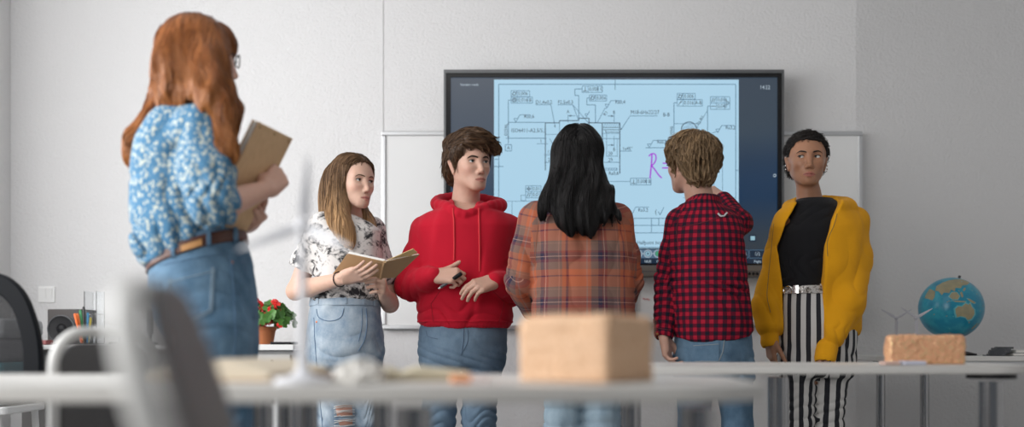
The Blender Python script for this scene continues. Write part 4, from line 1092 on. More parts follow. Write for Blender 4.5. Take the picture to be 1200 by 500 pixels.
# ---- cork blocks
def cork(name, c, ax, ay, hgt, colmat, label, cat):
    F = Field(); ax = np.asarray(ax, float); ay = np.asarray(ay, float); c = np.asarray(c, float); u, v_ = unit(ax), unit(ay); la, lb = np.linalg.norm(ax), np.linalg.norm(ay)
    def f(P):
        X = P - A(c); q = np.stack([np.abs(X@A(u))-la+.008, np.abs(X@A(v_))-lb+.008, np.abs(X[:, 2]-hgt/2)-hgt/2+.006], 1)
        return np.linalg.norm(np.maximum(q, 0), axis=1) + np.minimum(q.max(1), 0) - .006 + .0016*warp(P, 14, 4) + .0011*warp(P, 60, 8)
    F.u(f); F.i(lambda P: A(c)[2]-P[:, 2], .001); o = F.obj(name, c-V3(.2, .2, .01), c+V3(.2, .2, hgt+.02), .0035, [colmat], None, refine=1)
    zz = min(v_.co.z for v_ in o.data.vertices)
    return tag(o, label, cat)
m = mat('beige cork', (.80, .53, .34), .8); n = NT(m); n.color(n.mix(n.ramp(n.noise(160, 3, .6, vec=n.obj()), [(.35, 0.0), (.7, 1.0)]), (.70, .43, .25), (.86, .60, .41))); n.bump(n.noise(200, 2, vec=n.obj()), .4, .002)
def corner_block(c1, c0, px2):
    c1, c0 = c1*V3(1, 1, 0), c0*V3(1, 1, 0); u = c0-c1; v_ = V3(u[1], -u[0], 0) if -u[0] > 0 else V3(-u[1], u[0], 0); v_ = unit(v_); k = (px2-600)/FPX
    lb = (k*c1[1]-c1[0])/(v_[0]-k*v_[1]); ay = v_*lb/2; ax = u/2; cc = c1+ax+ay; cc[2] = ZT+.0006; return cc, ax, ay
cc, ax, ay = corner_block(J(712, 441, 1.50), J(609, 438, 1.59), 764)
hh = .803+27*1.50/FPX-ZT
ck = cork('cork_block', cc, ax, ay, hh, m, 'large beige cork block on the nearest table', 'cork block')
m = mat('glittering orange block', (.62, .28, .14), .6); n = NT(m); sp_ = n.ramp(n.noise(230, 1, vec=n.obj()), [(.57, 0.0), (.62, 1.0)]); n.color(n.mix(sp_, n.mix(n.noise(60, 3, vec=n.obj()), (.66, .30, .15), (.80, .44, .26)), (.9, .68, .35)))
n.link(n.math('MULTIPLY', sp_, .9), n.b.inputs['Metallic']); n.link(n.math('SUBTRACT', .6, n.math('MULTIPLY', sp_, .35)), n.b.inputs['Roughness']); n.bump(n.noise(230, 1, vec=n.obj()), .8, .004)
cc, ax, ay = corner_block(J(1124, 425, 2.80), J(1037, 425, 2.815), 1131)
cork('glitter_block', cc, ax, ay, .803+5.5*2.8/FPX-ZT, m, 'small orange glittering block on the table in front of the globe', 'decor block')
G = Geo(); a = J(1033, 425, 2.68); b = J(1080, 425, 2.68)
for nm, x0, x1, z1, mt, lb in (('eraser', a[0], a[0]+.042, .010, mat('pale pink eraser', (.60, .42, .36), .7), 'pale pink flat eraser on the table before the glittering block'), ('remote_control', a[0]+.050, b[0]+.004, .011, mat('pale lilac plastic', (.55, .56, .66), .4), 'pale lilac remote control on the table before the glittering block')):
    G = Geo(); G.box((x0, 2.655, ZT+.0003), (x1, 2.70, ZT+z1)); o = G.build(nm, mt, None, bevel=.003); tag(o, lb, nm.replace('_', ' '))

# ---- open books on the nearest table
def open_book(c, ax, w, l, label, cov, curl=.024, th=.006, pagecol=(.80, .76, .68)):
    """c centre of the spine on the table, ax direction of the spine"""
    ax = unit(ax); sx = np.cross(ax, V3(0, 0, 1)); c = np.asarray(c, float)
    e = empty('open_book', c, label, 'book')
    G = Geo(); G.obox(c+V3(0, 0, .002), sx*(w+.004), ax*(l/2+.004), V3(0, 0, .0015)); G.build('cover', mat('cover '+label[:12], cov, .6), e)
    pm = mat('pages '+label[:12], pagecol, .85); n = NT(pm); n.color(n.mix(n.noise(1.0, 1, vec=n.mapping(n.obj(), (4, 4, 1800))), pagecol, tuple(x*.72 for x in pagecol)))
    for s in (-1, 1):
        prof = []
        for t in np.linspace(0, 1, 14):
            hgt = th + curl*(math.sin(min(1, t*3.2)*math.pi/2)*(1-t)**.9) ; prof.append((t*w, hgt))
        ring0 = [c - ax*l/2 + sx*s*x + V3(0, 0, z+.0036) for x, z in prof] + [c - ax*l/2 + sx*s*x + V3(0, 0, .0036) for x in (w, 0)]
        G = Geo(); G.prism(ring0, ax*l); G.build('page_block', pm, e)
    return e
open_book(J(285, 440, 1.68)*V3(1, 1, 0)+V3(0, 0, ZT), (.25, 1, 0), .105, .22, 'thick open book with tan edges on the nearest table, left of the turbine', (.42, .27, .14), .026, .012, (.80, .70, .55))
open_book(J(470, 440, 1.68)*V3(1, 1, 0)+V3(0, 0, ZT), (-.1, 1, 0), .115, .22, 'flat open book with yellowed pages on the nearest table, right of the turbine', (.45, .36, .24), .012, .007, (.74, .67, .50))
o = None
a = J(422, 440, 1.53); a[2] = ZT
F = Field(); F.u(lambda P: ell(a+V3(0, 0, .009), (.030, .026, .018))(P) + .0045*folds(P, (.6, .3, .7), 22, 3, 1.2) + .003*folds(P, (-.6, .5, .4), 30, 5, 1.2)); F.i(lambda P: f32(ZT+.0005)-P[:, 2], .002)
tag(F.obj('crumpled_paper', a-V3(.06, .06, .01), a+V3(.06, .06, .06), .003, [M_PAPER], None), 'crumpled white paper on the nearest table between the open books', 'paper')
G = Geo(); a = J(378, 441, 1.57); a[2] = ZT+.0004; G.obox(a+V3(0, 0, .007), V3(.022, .006, 0), V3(-.006, .03, 0), V3(0, 0, .007)); tag(G.build('wooden_block', mat('dark brown wood', (.16, .085, .04), .6), None, bevel=.002), 'small dark brown wooden block on the nearest table beside the turbine', 'block')
G = Geo(); a = J(541, 443, 1.52); a[2] = ZT+.0004; G.obox(a+V3(0, 0, .006), V3(.016, .003, 0), V3(-.003, .012, 0), V3(0, 0, .006)); tag(G.build('sharpener', mat('orange plastic', (.85, .36, .16), .5), None, bevel=.002), 'small orange eraser on the nearest table beside the flat book', 'eraser')
bpy.data.objects['sharpener'].name = 'orange_eraser'
G = Geo(); a = J(563, 443, 1.52); a[2] = ZT+.0004; G.obox(a+V3(0, 0, .005), V3(.014, 0, 0), V3(0, .02, 0), V3(0, 0, .005)); tag(G.build('note_block', mat('pale pink paper', (.75, .64, .62), .8), None), 'pale pink note block on the nearest table left of the cork block', 'note block')

# ---- chairs
M_CFR = mat('pale grey painted steel', (.66, .66, .645), .35); M_CPL = mat('grey plastic shell', (.115, .113, .115), .55)
def side_chair(P0, P1, lean, zt, label, zseat=.44, tube=.0115, r=.075, name='school_chair', m=None, pm=None, gap=.028, wrap=0):
    """P0,P1: floor-plan ends of the backrest's top; lean: plan vector from top towards the seat, per metre down"""
    m = m or M_CFR; pm = pm or M_CPL
    P0 = np.asarray(P0, float); P1 = np.asarray(P1, float); lat = unit(np.append(P1-P0, 0)); W_ = np.linalg.norm(P1-P0); ln_ = np.append(np.asarray(lean, float), 0)
    A0 = np.append(P0, 0); at = lambda s, z: A0 + lat*s + ln_*(zt-z) + V3(0, 0, z)
    fw = unit(ln_); c = at(W_/2, zseat); e = empty(name, (c[0]+fw[0]*.2, c[1]+fw[1]*.2, 0), label, 'chair')
    arc_ = [at(r-r*math.cos(q), zt-r+r*math.sin(q)) for q in np.linspace(0, math.pi/2, 7)] + [at(W_-r+r*math.sin(q), zt-r+r*math.cos(q)) for q in np.linspace(0, math.pi/2, 7)]
    G = Geo(); G.tube([at(0, zseat-.02)] + arc_ + [at(W_, zseat-.02)], tube, 12); G.build('back_frame', m, e)
    G = Geo(); z1, z0 = zt-gap-tube, zt-.30; o = gap+tube*.2
    pr = max(.05, r-.02); poly = [at(o, z0), at(o, z1-pr)] + [at(o+pr-pr*math.cos(q), z1-pr+pr*math.sin(q)) for q in np.linspace(.2, math.pi/2, 6)] + [at(W_-o-pr+pr*math.sin(q), z1-pr+pr*math.cos(q)) for q in np.linspace(0, 1.37, 6)] + [at(W_-o, z1-pr), at(W_-o, z0)]
    nb = unit(np.cross(lat, at(0, 0)-at(0, 1)))
    if wrap:                                      # moulded shell lying over the outside of the frame
        nb = nb if np.dot(nb, CAM-at(W_/2, zt)) > 0 else -nb; pr = r+.01; z1 = zt+.006; o0 = .040; o1 = W_+.016
        poly = [at(o0, z0)] + [at(o0+pr-pr*math.cos(q), z1-pr+pr*math.sin(q)) for q in np.linspace(0, math.pi/2, 9)] + [at(o1-pr+pr*math.sin(q), z1-pr+pr*math.cos(q)) for q in np.linspace(0, math.pi/2, 9)] + [at(o1, z0)]; poly = [p + nb*wrap for p in poly]
    G.prism([p - nb*.006 for p in poly], nb*.012); G.build('backrest', pm, e, bevel=.004)
    s0 = at(0, zseat); s1 = at(W_, zseat); G = Geo(); G.prism([s0+lat*.01+fw*.02, s1-lat*.01+fw*.02, s1-lat*.01+fw*.40, s0+lat*.01+fw*.40], (0, 0, .016)); G.build('seat', pm, e, bevel=.006)
    for s in (s0, s1):
        G = Geo(); G.tube([s-V3(0, 0, .02), s-fw*.05-V3(0, 0, zseat-.0)], tube, 10); G.build('leg', m, e)
        G = Geo(); G.tube([s-V3(0, 0, .02), s+fw*.38-V3(0, 0, .02), s+fw*.42-V3(0, 0, zseat)], tube, 10); G.build('leg', m, e)
    return e
side_chair((-.304, .74), (-.379, 1.12), (.30, .06), .847, 'grey chair with a pale steel frame closest to the viewer, badly out of focus', r=.12, gap=-.006, tube=.014, wrap=.016)
a, b = Xa(63, 2.02), Xa(176, 2.22)
side_chair((a, 2.02), (b, 2.24), (-.045, .10), J(0, 389, 2.1)[2], 'grey chair with a pale steel frame drawn up beyond the nearest table', r=.07, gap=.010)

# black mesh office chair at the left edge
e = empty('office_chair', (Xa(-40, 2.95), 3.0, 0), 'black office chair with a mesh back at the left edge', 'office chair')
d = 2.95
outer = curve_pts([J(-112, 430, d), J(-108, 380, d), J(-85, 335, d), J(-48, 318, d), J(-14, 318, d), J(10, 326, d), J(28, 345, d), J(40, 375, d), J(46, 405, d), J(47, 440, d), J(40, 470, d), J(-100, 470, d)], 60, closed=True)
cen = J(-35, 400, d)
G = Geo(); rings = []
for i, p in enumerate(outer):
    inn = cen + (p-cen)*.74; o_ = [p, p+V3(0, .03, 0), inn+V3(0, .03, 0), inn]; rings.append(o_)
rings.append(rings[0]); G.rings(rings, cap=False); M_OCH = mat('charcoal nylon', (.008, .009, .011), .6); M_OCH.node_tree.nodes['Principled BSDF'].inputs['Specular IOR Level'].default_value = .12; G.build('back_frame', M_OCH, e, bevel=.006)
mm = mat('black mesh', (.012, .012, .014), .8); n = NT(mm)
wv = n.node('ShaderNodeTexWave'); wv.inputs['Scale'].default_value = 55; wv.inputs['Distortion'].default_value = 3; wv.bands_direction = 'Z'; n.link(n.obj(), wv.inputs['Vector'])
al = n.ramp(wv.outputs['Fac'], [(.35, 0.35), (.6, 1.0)]); n.link(al, n.b.inputs['Alpha'])
G = Geo(); G.prism([cen+(p-cen)*.76+V3(0, .012, 0) for p in outer], (0, .002, 0)); G.build('mesh_back', mm, e)
G = Geo(); c = V3(Xa(-40, 2.95), 2.75, .46); G.prism([c+V3(x, y, 0) for x, y in rounded(-.24, -.25, .24, .22, .08)], (0, 0, .06)); G.build('seat', M_BLACK, e, bevel=.02)
G = Geo(); G.tube([J(-35, 465, d)+V3(0, .02, 0), c+V3(0, .30, -.03), c+V3(0, .0, -.03)], .022, 10); G.build('back_support', M_BLACK, e)
G = Geo(); G.cyl(c+V3(0, 0, -.36), c+V3(0, 0, 0), .025); G.build('gas_column', M_DGREY, e)
for i in range(5):
    a = math.radians(72*i+20); p = c*V3(1, 1, 0) + .29*V3(math.cos(a), math.sin(a), 0)
    G = Geo(); G.tube([c*V3(1, 1, 0)+V3(0, 0, .11), p+V3(0, 0, .075)], [.026, .016], 10); l = G.build('base_spoke', M_BLACK, e)
    G = Geo(); G.cyl(p+V3(-.012, 0, .028), p+V3(.012, 0, .028), .027, n=18); G.build('castor', M_DGREY, l)
# folded things seen through the mesh: a stack on a stool
zz = .0
e = empty('low_stool', (Xa(-24, 4.0), 4.0, 0), 'pale stool behind the office chair carrying folded blankets', 'stool')
G = Geo(); c = V3(Xa(-24, 4.0), 4.0, .52); G.prism([c+V3(x, y, 0) for x, y in rounded(-.19, -.19, .19, .19, .05)], (0, 0, .03)); G.build('seat', M_WHITE, e, bevel=.005)
for sx_ in (-1, 1):
    for sy in (-1, 1): G = Geo(); G.tube([c+V3(.15*sx_, .15*sy, 0), c+V3(.17*sx_, .17*sy, -.52)], .014, 10); G.build('leg', M_WHITE, e)
z = .556
for i, (hgt, col, nm) in enumerate(((.085, (.10, .11, .13), 'dark grey'), (.07, (.04, .22, .26), 'teal'), (.085, (.20, .20, .21), 'mid grey'), (.07, (.42, .43, .44), 'pale grey'))):
    F = Field(); cc = V3(c[0]+.01*(i % 2), 4.0, z+hgt/2)
    def fb(P, cc=cc, hgt=hgt):
        q = np.abs(P-A(cc)) - A((.15, .15, hgt/2-.018)); return np.linalg.norm(np.maximum(q, 0), axis=1) + np.minimum(q.max(1), 0) - .016 + .0016*np.sin((P[:, 2])*260)
    F.u(fb); tag(F.obj('folded_blanket', cc-.2, cc+.2, .008, [mat(nm+' blanket', col, .9)], None, refine=0), f'{nm} folded blanket in the stack behind the office chair', 'blanket')
    z += hgt+.008
# ------------------------------------------------------------------ shared figure helpers
def zy(y, d): return CZ + (HZ-y)*d/FPX
def row(y, x0, x1, dep, d, h=0.0, dy=0.0):
    return (zy(y, d), ((x0+x1)/2-600)*d/FPX, d+dy, (x1-x0)/2*d/FPX, dep, h)
def inset(rows, q=.018): return [(r[0], r[1], r[2], max(.03, r[3]-q), max(.03, r[4]-q), r[5]) for r in rows]
def scalp(H, th=.010, line=None, low=-.08, jaw=0):
    """close-fitting hair volume with a hairline; line = [(y, z)...] in head units"""
    F = Field(); e = H.ell
    F.u(e((0, -.014, .032), (.073+th, .093+th, .079+th)), .02); F.u(e((0, -.035, -.025), (.066+th, .065+th, .06+th)), .03)
    line = line or [(-.12, low), (-.05, low), (-.034, -.05), (-.026, .020), (-.004, .026), (.008, .0), (.016, -.030), (.026, -.026), (.032, .0), (.045, .035), (.062, .058), (.13, .066)]
    ly, lz = np.array(line).T
    F.i(lambda P: ((np.interp(((P-A(H.C))@A(H.f))/H.k, ly, lz) - ((P-A(H.C))@A(H.u))/H.k)*H.k*.7).astype(f32), .008)
    return F
def hairdo(name, F, lo, hi, flow, n, lens, mats, parent, h=.004, r=.0017, seed=1, keep=None, lift=.003, jit=.15, step=.008, sides=3, ends=.4, extra=(), settle=.7, base=True, clump=.016, dead=None, stop=.42):
    v, q = F.mesh(lo, hi, h); rs = np.random.RandomState(seed)
    pool = v if keep is None else v[keep(v)]
    pool = pool if dead is None else pool[~dead(A(pool))]; roots = pool[rs.randint(0, len(pool), n)] + rs.normal(size=(n, 3))*.002
    L = rs.uniform(lens[0], lens[1], n); t, path = strands(F, roots, flow, L, r, step, lift, sides, jit, seed, ends=ends, settle=settle, clump=clump, dead=dead, stop=stop)
    return hair_obj(name, ([(v, q)] if base else []) + [t] + list(extra), mats, parent, seed)
def wrinkle(F, axis, k, amp, seed, where=None, wob=.6):
    def f(P):
        d = folds(P, axis, k, seed, wob)*amp
        return d*where(P) if where is not None else d
    F.d(f)
def near(c, R):
    c = A(c)
    return lambda P: np.exp(-((P-c)**2).sum(1)/f32(R*R))
def bounds(F_pts, pad):
    P = np.array(F_pts); return P.min(0)-pad, P.max(0)+pad
def person(name_loc, label): return empty('person', name_loc, label, 'person')
M_SHOE = mat('dark shoe leather', (.05, .045, .042), .5); M_SHOEW = mat('white shoe canvas', (.7, .7, .69), .7); M_SOLE = mat('shoe sole', (.6, .6, .58), .7)
def rivet(parent, F, px, d0, m, r=.004, name='button'):
    P = onto(F, [px], d0); N = F.grad(P); G = Geo(); G.lathe(P[0], [(.0001, -.001), (r, -.001), (r*.95, .0018), (r*.5, .0026), (.0001, .0028)], 14, axis=N[0]); return G.build(name, m, parent)
def trousers(F, rows, hipL, kneeL, ankL, hipR, kneeR, ankR, r_hip=.092, r_knee=.066, r_hem=.062, flat=None):
    F.u(loft(rows, .02), .02)
    for hp, kn, an in ((hipL, kneeL, ankL), (hipR, kneeR, ankR)):
        F.u(cap(hp, kn, r_hip, r_knee), .03); F.u(cap(kn, an, r_knee, r_hem), .02)
# ------------------------------------------------------------------ girl in the yellow jacket
def cloth_uv(n):
    u = n.node('ShaderNodeUVMap'); u.uv_map = 'cloth'; s = n.node('ShaderNodeSeparateXYZ'); n.link(u.outputs[0], s.inputs[0]); return s.outputs[0], s.outputs[1]
def girl_yellow():
    D = 4.10; j = lambda x, y, dd=0.0: J(x, y, D+dd)
    P_ = person(V3(j(950, 400)[0], D, 0), 'girl in an open yellow jacket, black top and striped trousers')
    f = heading(-9, 2); H = Frame(j(948.3, 183.3, -.07) - f*.078*.99, f, (.02, 0, 1), .99)
    skin = skin_mat('brown skin', (.40, .20, .118), (.38, .12, .10), (.33, .13, .08), .42)
    SR, SL = j(926, 260, .03), j(1000, 260, .04); ER, EL = j(905, 328, .02), j(1001, 334, .0); WR, WL = j(902, 394, -.04), j(970, 402, -.11)
    hR, hL, kR, kL, aR, aL = j(938, 402), j(976, 402, .02), j(936, 492), j(970, 494, .02), j(934, 612, .03), j(968, 612, .05)
    B = Field(); head_shape(B, H, jaw=.94, lip=1.12, ns=.95, cheek=.95)
    nb = j(950, 243, .05); B.u(cap(H.p(0, -.02, -.055), lerp(H.p(0, -.02, -.055), nb, .7), .047, .045), .022); B.u(cap(lerp(H.p(0, -.02, -.055), nb, .6), nb, .045, .052), .02)
    rows = [row(402, 915, 1000, .11, D), row(365, 915, 993, .10, D), row(335, 915, 978, .09, D), row(300, 912, 980, .10, D), row(265, 912, 1004, .095, D), row(249, 925, 992, .075, D), row(240, 932, 975, .05, D, 0, .03)]
    B.u(loft(inset(rows, .012), .03), .04); B.u(cap(j(940, 245, .02), SR, .035, .04), .03); B.u(cap(j(962, 245, .03), SL, .035, .04), .03)
    arm_shape(B, SR, ER, WR, hand=dict(d=V3(.08, -.10, -1), n=V3(1, .15, 0), side=1, k=.93, curls=((14, 20, 12), (18, 24, 14), (22, 28, 16), (26, 30, 16)), thumb=(22, 8, 8), spread=3))
    arm_shape(B, SL, EL, WL, hand=dict(d=V3(-.12, -.25, -1), n=V3(-1, .2, 0), side=-1, k=.80, curls=((62, 85, 50),)*4, thumb=(22, 8, 8), spread=2))
    leg_shape(B, hR, kR, aR); leg_shape(B, hL, kL, aL)
    lo, hi = V3(j(868, 0)[0], D-.34, 0), V3(j(1035, 0)[0], D+.30, 1.75)
    B.obj('body', lo, hi, .0026, [skin], P_, refine=(H.C, .17), attrs=head_masks(H, 1.1))
    eyes(H, heading(-42, 2), mat('dark iris', (.02, .010, .006), .1), P_, brow=[(.012, .0145), (.024, .0190), (.038, .0205), (.051, .0135)], browmat=mat('black brows', (.012, .008, .007), .8), field=B, browr=.0029, lash=.0017)
    M_SIL = mat('silver', (.8, .79, .77), .2, 1.0)
    for s, zs in ((-1, (-.036, -.020, .016)), (1, (-.036, -.022))):
        for z in zs:
            G = Geo(); G.sphere(H.p(s*.0835, -.004, z), .0036, nu=10, nv=8); G.build('ear_stud', M_SIL, P_)
    # black top
    blk = cloth_mat('black jersey', (.012, .012, .014), .85, 800, .1, .2, .1); T_ = Field()
    rows = [row(336, 911, 968, .098, D), row(310, 909, 978, .106, D), row(275, 914, 990, .113, D, 0, -.004), row(256, 925, 984, .098, D), row(244, 930, 984, .080, D), row(236.5, 932, 980, .072, D, 0, .01), row(234, 936, 976, .066, D, 0, .015)]
    T_.u(loft(rows, .006), .02); T_.u(cap(j(940, 252, .03), SR, .040, .051), .03); T_.u(cap(j(962, 252, .04), SL, .040, .051), .03); T_.s(cap(nb - V3(0, 0, .0), nb + V3(0, -.012, .05), .056, .066), .006)
    T_.d(lambda P: .003*folds(P, (.8, 0, .5), 9, 5, 1.2)*np.exp(-((P[:, 2]-zy(315, D))/.09)**2) + .002*folds(P, (-.3, 0, 1), 12, 8, 1)*np.exp(-((P[:, 2]-zy(255, D))/.05)**2))
    T_.obj('black_top', lo+V3(0, 0, .85), hi, .0045, [blk], P_)
    # striped trousers
    m = mat('black and white stripes', (.6, .58, .55), .85); n = NT(m); u, v_ = cloth_uv(n)
    st = n.math('LESS_THAN', n.math('FRACT', n.math('ADD', n.math('MULTIPLY', u, 1/.0365), n.math('MULTIPLY', n.noise(5, 1, vec=n.obj()), .12))), .47)
    n.color(n.mix(st, (.60, .585, .565), (.014, .014, .020))); n.bump(n.noise(500, 2, vec=n.obj()), .15, .001)
    K = Field(); rows = [row(440, 917, 999, .10, D), row(420, 915, 1000, .117, D), row(390, 913.5, 1002, .123, D), row(360, 913, 996, .115, D), row(334, 914, 976, .098, D)]
    trousers(K, rows, j(936, 420), j(936, 495), aR+V3(0, 0, .03), j(976, 420, .02), j(970, 496, .02), aL+V3(0, 0, .03), .076, .060, .066)
    K.s(cap(j(956, 448, -.2), j(956, 448, .2), .004), .02)
    def kf(P): return .0045*folds(P, (.55, .1, .8), 8, 6, 1.0)*np.exp(-((P[:, 2]-zy(425, D))/.08)**2) + .004*folds(P, (-.2, 0, 1), 7, 16, 1.3)*np.clip((zy(450, D)-P[:, 2])/.1, 0, 1)
    K.d(kf)
    cR, pR = limb_chart(j(936, 400), j(935, 560), .062); cL, pL = limb_chart(j(976, 400, .02), j(969, 560, .04), .062, (.012, 0)); ct, pt = torso_chart(j(956, 0)[0], D, .142, .115, 0)
    ct2 = lambda P: ct(P) + np.array([.010, 0])
    hipd = loft(rows, 0)
    charts = [(cap(j(936, 425), aR, .07, .06), cR, pR), (cap(j(976, 425, .02), aL, .07, .06), cL, pL), (lambda P: np.where(P[:, 2] > zy(431, D), -1.0, 1.0).astype(f32), ct2, pt)]
    K.obj('striped_trousers', V3(lo[0], lo[1], .05), V3(hi[0], hi[1], zy(333, D)), .0045, [m], P_, charts=charts)
    belt_m = mat('studded vinyl belt', (.5, .5, .5), .2); bn = NT(belt_m); bq = bn.n.new('ShaderNodeTexVoronoi'); bq.inputs['Scale'].default_value = 95; bn.link(bn.obj(), bq.inputs['Vector'])
    bn.color(bn.ramp(bn.noise(55, 3, .7, vec=bn.obj()), [(.32, (.05, .035, .025)), (.45, (.30, .27, .24)), (.55, (.62, .60, .58)), (.7, (.16, .13, .11))])); bn.link(bn.ramp(bq.outputs['Distance'], [(.2, 1.0), (.4, .2)]), bn.b.inputs['Metallic']); bn.bump(bq.outputs['Distance'], .6, .004)
    bl = Field(); bl.u(loft([(r[0], r[1], r[2], r[3]+.006, r[4]+.006, 0) for r in rows], .01)); z0, z1 = zy(345, D), zy(335.5, D); bl.i(lambda P: np.maximum(z0-P[:, 2], P[:, 2]-z1).astype(f32), .002)
    bl.obj('belt', V3(lo[0], lo[1], z0-.01), V3(hi[0], hi[1], z1+.01), .004, [belt_m], P_)
    for x0, x1 in ((915, 921), (930, 936)):
        G = Geo(); patch(G, bl, ((x0, 334.5), (x1, 334.5), (x1, 346), (x0, 346)), D-.3, 4, 4, .004); G.build('buckle', M_SIL, P_)
    G = Geo(); pts = [(924+5*math.cos(a), 340.5+5.5*math.sin(a)) for a in np.linspace(0, 2*math.pi, 17)]; seam(G, bl, pts, D-.3, .0022, 26, .004); G.build('buckle_ring', M_SIL, P_)
    # jacket, worn open
    yel = cloth_mat('yellow sweatshirt fleece', (.84, .385, .012), .9, 700, .08, .25, .06); Y = Field()
    rows = [row(392, 906, 1007, .135, D, 0, .03), row(384, 904, 1009, .145, D, 0, .03), row(350, 903, 1011, .140, D, 0, .02), row(300, 904, 1010, .135, D), row(268, 905, 1009, .128, D), row(252, 912, 1003, .112, D), row(242, 922, 993, .095, D), row(234, 932, 982, .075, D, 0, .02)]
    Y.u(loft(rows, .012), .02); Y.u(cap(j(940, 247, .03), SR, .05, .054), .04); Y.u(cap(j(965, 247, .04), SL, .05, .056), .04)
    Y.u(cap(SR, lerp(SR, ER, .6), .056, .060), .03); Y.u(cap(lerp(SR, ER, .6), j(899, 358, -.01), .060, .060), .025); Y.u(cap(j(899, 358, -.01), j(901, 381, -.03), .058, .050), .02)
    Y.u(cap(SL, lerp(SL, EL, .6), .058, .068), .03); Y.u(cap(lerp(SL, EL, .6), j(990, 352, -.06), .070, .078), .03); Y.u(cap(j(990, 352, -.06), j(974, 392, -.11), .076, .056), .025)
    hood = [j(981, 241, -.09), j(992, 244, .0), j(986, 240, .15), j(955, 238, .19), j(930, 240, .15), j(924, 243, .05), j(934, 240, -.05)]
    hp = curve_pts(hood, 26); hr = np.interp(np.linspace(0, 6, 26), range(7), [.022, .040, .038, .032, .030, .024, .014])
    for i in range(25): Y.u(cap(hp[i], hp[i+1], hr[i], hr[i+1]), .02 if i == 0 else .008)
    ys = [zy(y, D) for y in (400, 335, 291, 262, 238, 228)]
    xl = [j(x, 0)[0] for x in (915, 912, 907, 916, 931, 934)]; xr = [j(x, 0)[0] for x in (954, 954, 955.5, 964, 978, 978)]
    def openf(P):
        z = P[:, 2]; a = np.interp(z, ys[::1], xl); b = np.interp(z, ys, xr)
        return np.maximum(np.maximum(a-P[:, 0], P[:, 0]-b)*.93, P[:, 1]-(D+.03)).astype(f32)
    Y.s(cap(nb + V3(0, 0, -.03), H.p(0, -.02, -.03), .060, .075), .008)
    def yf(P):
        g = .003*warp(P, 5, 31)
        for E, sd, R, am in ((j(899, 365, -.02), 3, .07, .0045), (j(975, 392, -.12), 5, .06, .006), (j(1003, 300, 0), 8, .10, .003), (j(908, 300, 0), 13, .09, .0035)):
            ax = (.25, .1, 1) if sd not in (5, 3) else (1, .2, .25)
            g = g + am*folds(P, ax, 7 if sd not in (5, 3) else 12, sd, .5)*np.exp(-((P-A(E))**2).sum(1)/(R*R))
        g = g + .0035*folds(P, (1, .3, .12), 6, 21, .6)*np.exp(-((P-A(j(988, 345, -.05)))**2).sum(1)/.03) + .003*folds(P, (1, .2, .2), 7, 25, .6)*np.exp(-((P-A(j(902, 345, 0)))**2).sum(1)/.02)
        return g
    Y.d(yf)
    Y.s(openf, .010)
    Y.s(cap(j(979, 262, -.2), j(971, 300, -.2), .006), .004)
    Y.u(cap(j(902, 393, -.04), j(902, 400.5, -.045), .036, .037), .006); Y.u(cap(j(969, 408, -.125), j(967, 419, -.14), .043, .042), .006)
    Y.s(cap(j(902, 402, -.045), j(903, 408, -.05), .028), .003); Y.s(cap(j(967, 421, -.14), j(966, 428, -.15), .034), .003)
    Y.obj('jacket', lo+V3(0, 0, .66), hi, .004, [yel], P_, drop=300)
    zm = mat('brass zip', (.30, .19, .07), .5, .4); G = Geo()
    seam(G, Y, [(981, 250), (978, 262), (970, 282), (970, 300)], D-.35, .0013, 30, .0004, curve=True); seam(G, Y, [(907, 262), (903, 300), (900, 330), (899, 348), (903, 366)], D-.35, .0013, 30, .0004, curve=True); G.build('zip', zm, P_)
    for a in (aR, aL): shoe(P_, a, (0, -1, 0), M_SHOEW, M_SOLE)
    # black hair pulled tight
    hm = hair_mat('black curls', (.006, .005, .005), (.030, .022, .018), rough=.6); S = scalp(H, .009, line=[(-.12, -.06), (-.05, -.06), (-.03, -.02), (-.02, .026), (0, .024), (.015, .006), (.028, .012), (.042, .036), (.056, .058), (.068, .068), (.13, .074)])
    S.u(H.ell((0, -.10, .03), (.05, .04, .05)), .02); S.d(lambda P: .0035*warp(P, 45, 5) + .002*warp(P, 90, 6))
    fx, ux, Lx = A(H.f), A(H.u), A(H.L)
    hairdo('hair', S, H.C-.25, H.C+.25, lambda P: -fx + A(.8*np.stack([warp(P, 40, 1), warp(P, 40, 2), warp(P, 40, 3)], 1)), 4200, (.008, .024), [hm], P_, .0035, .0008, 5, None, .010, .9, step=.004, clump=.006, stop=.0)
girl_yellow()
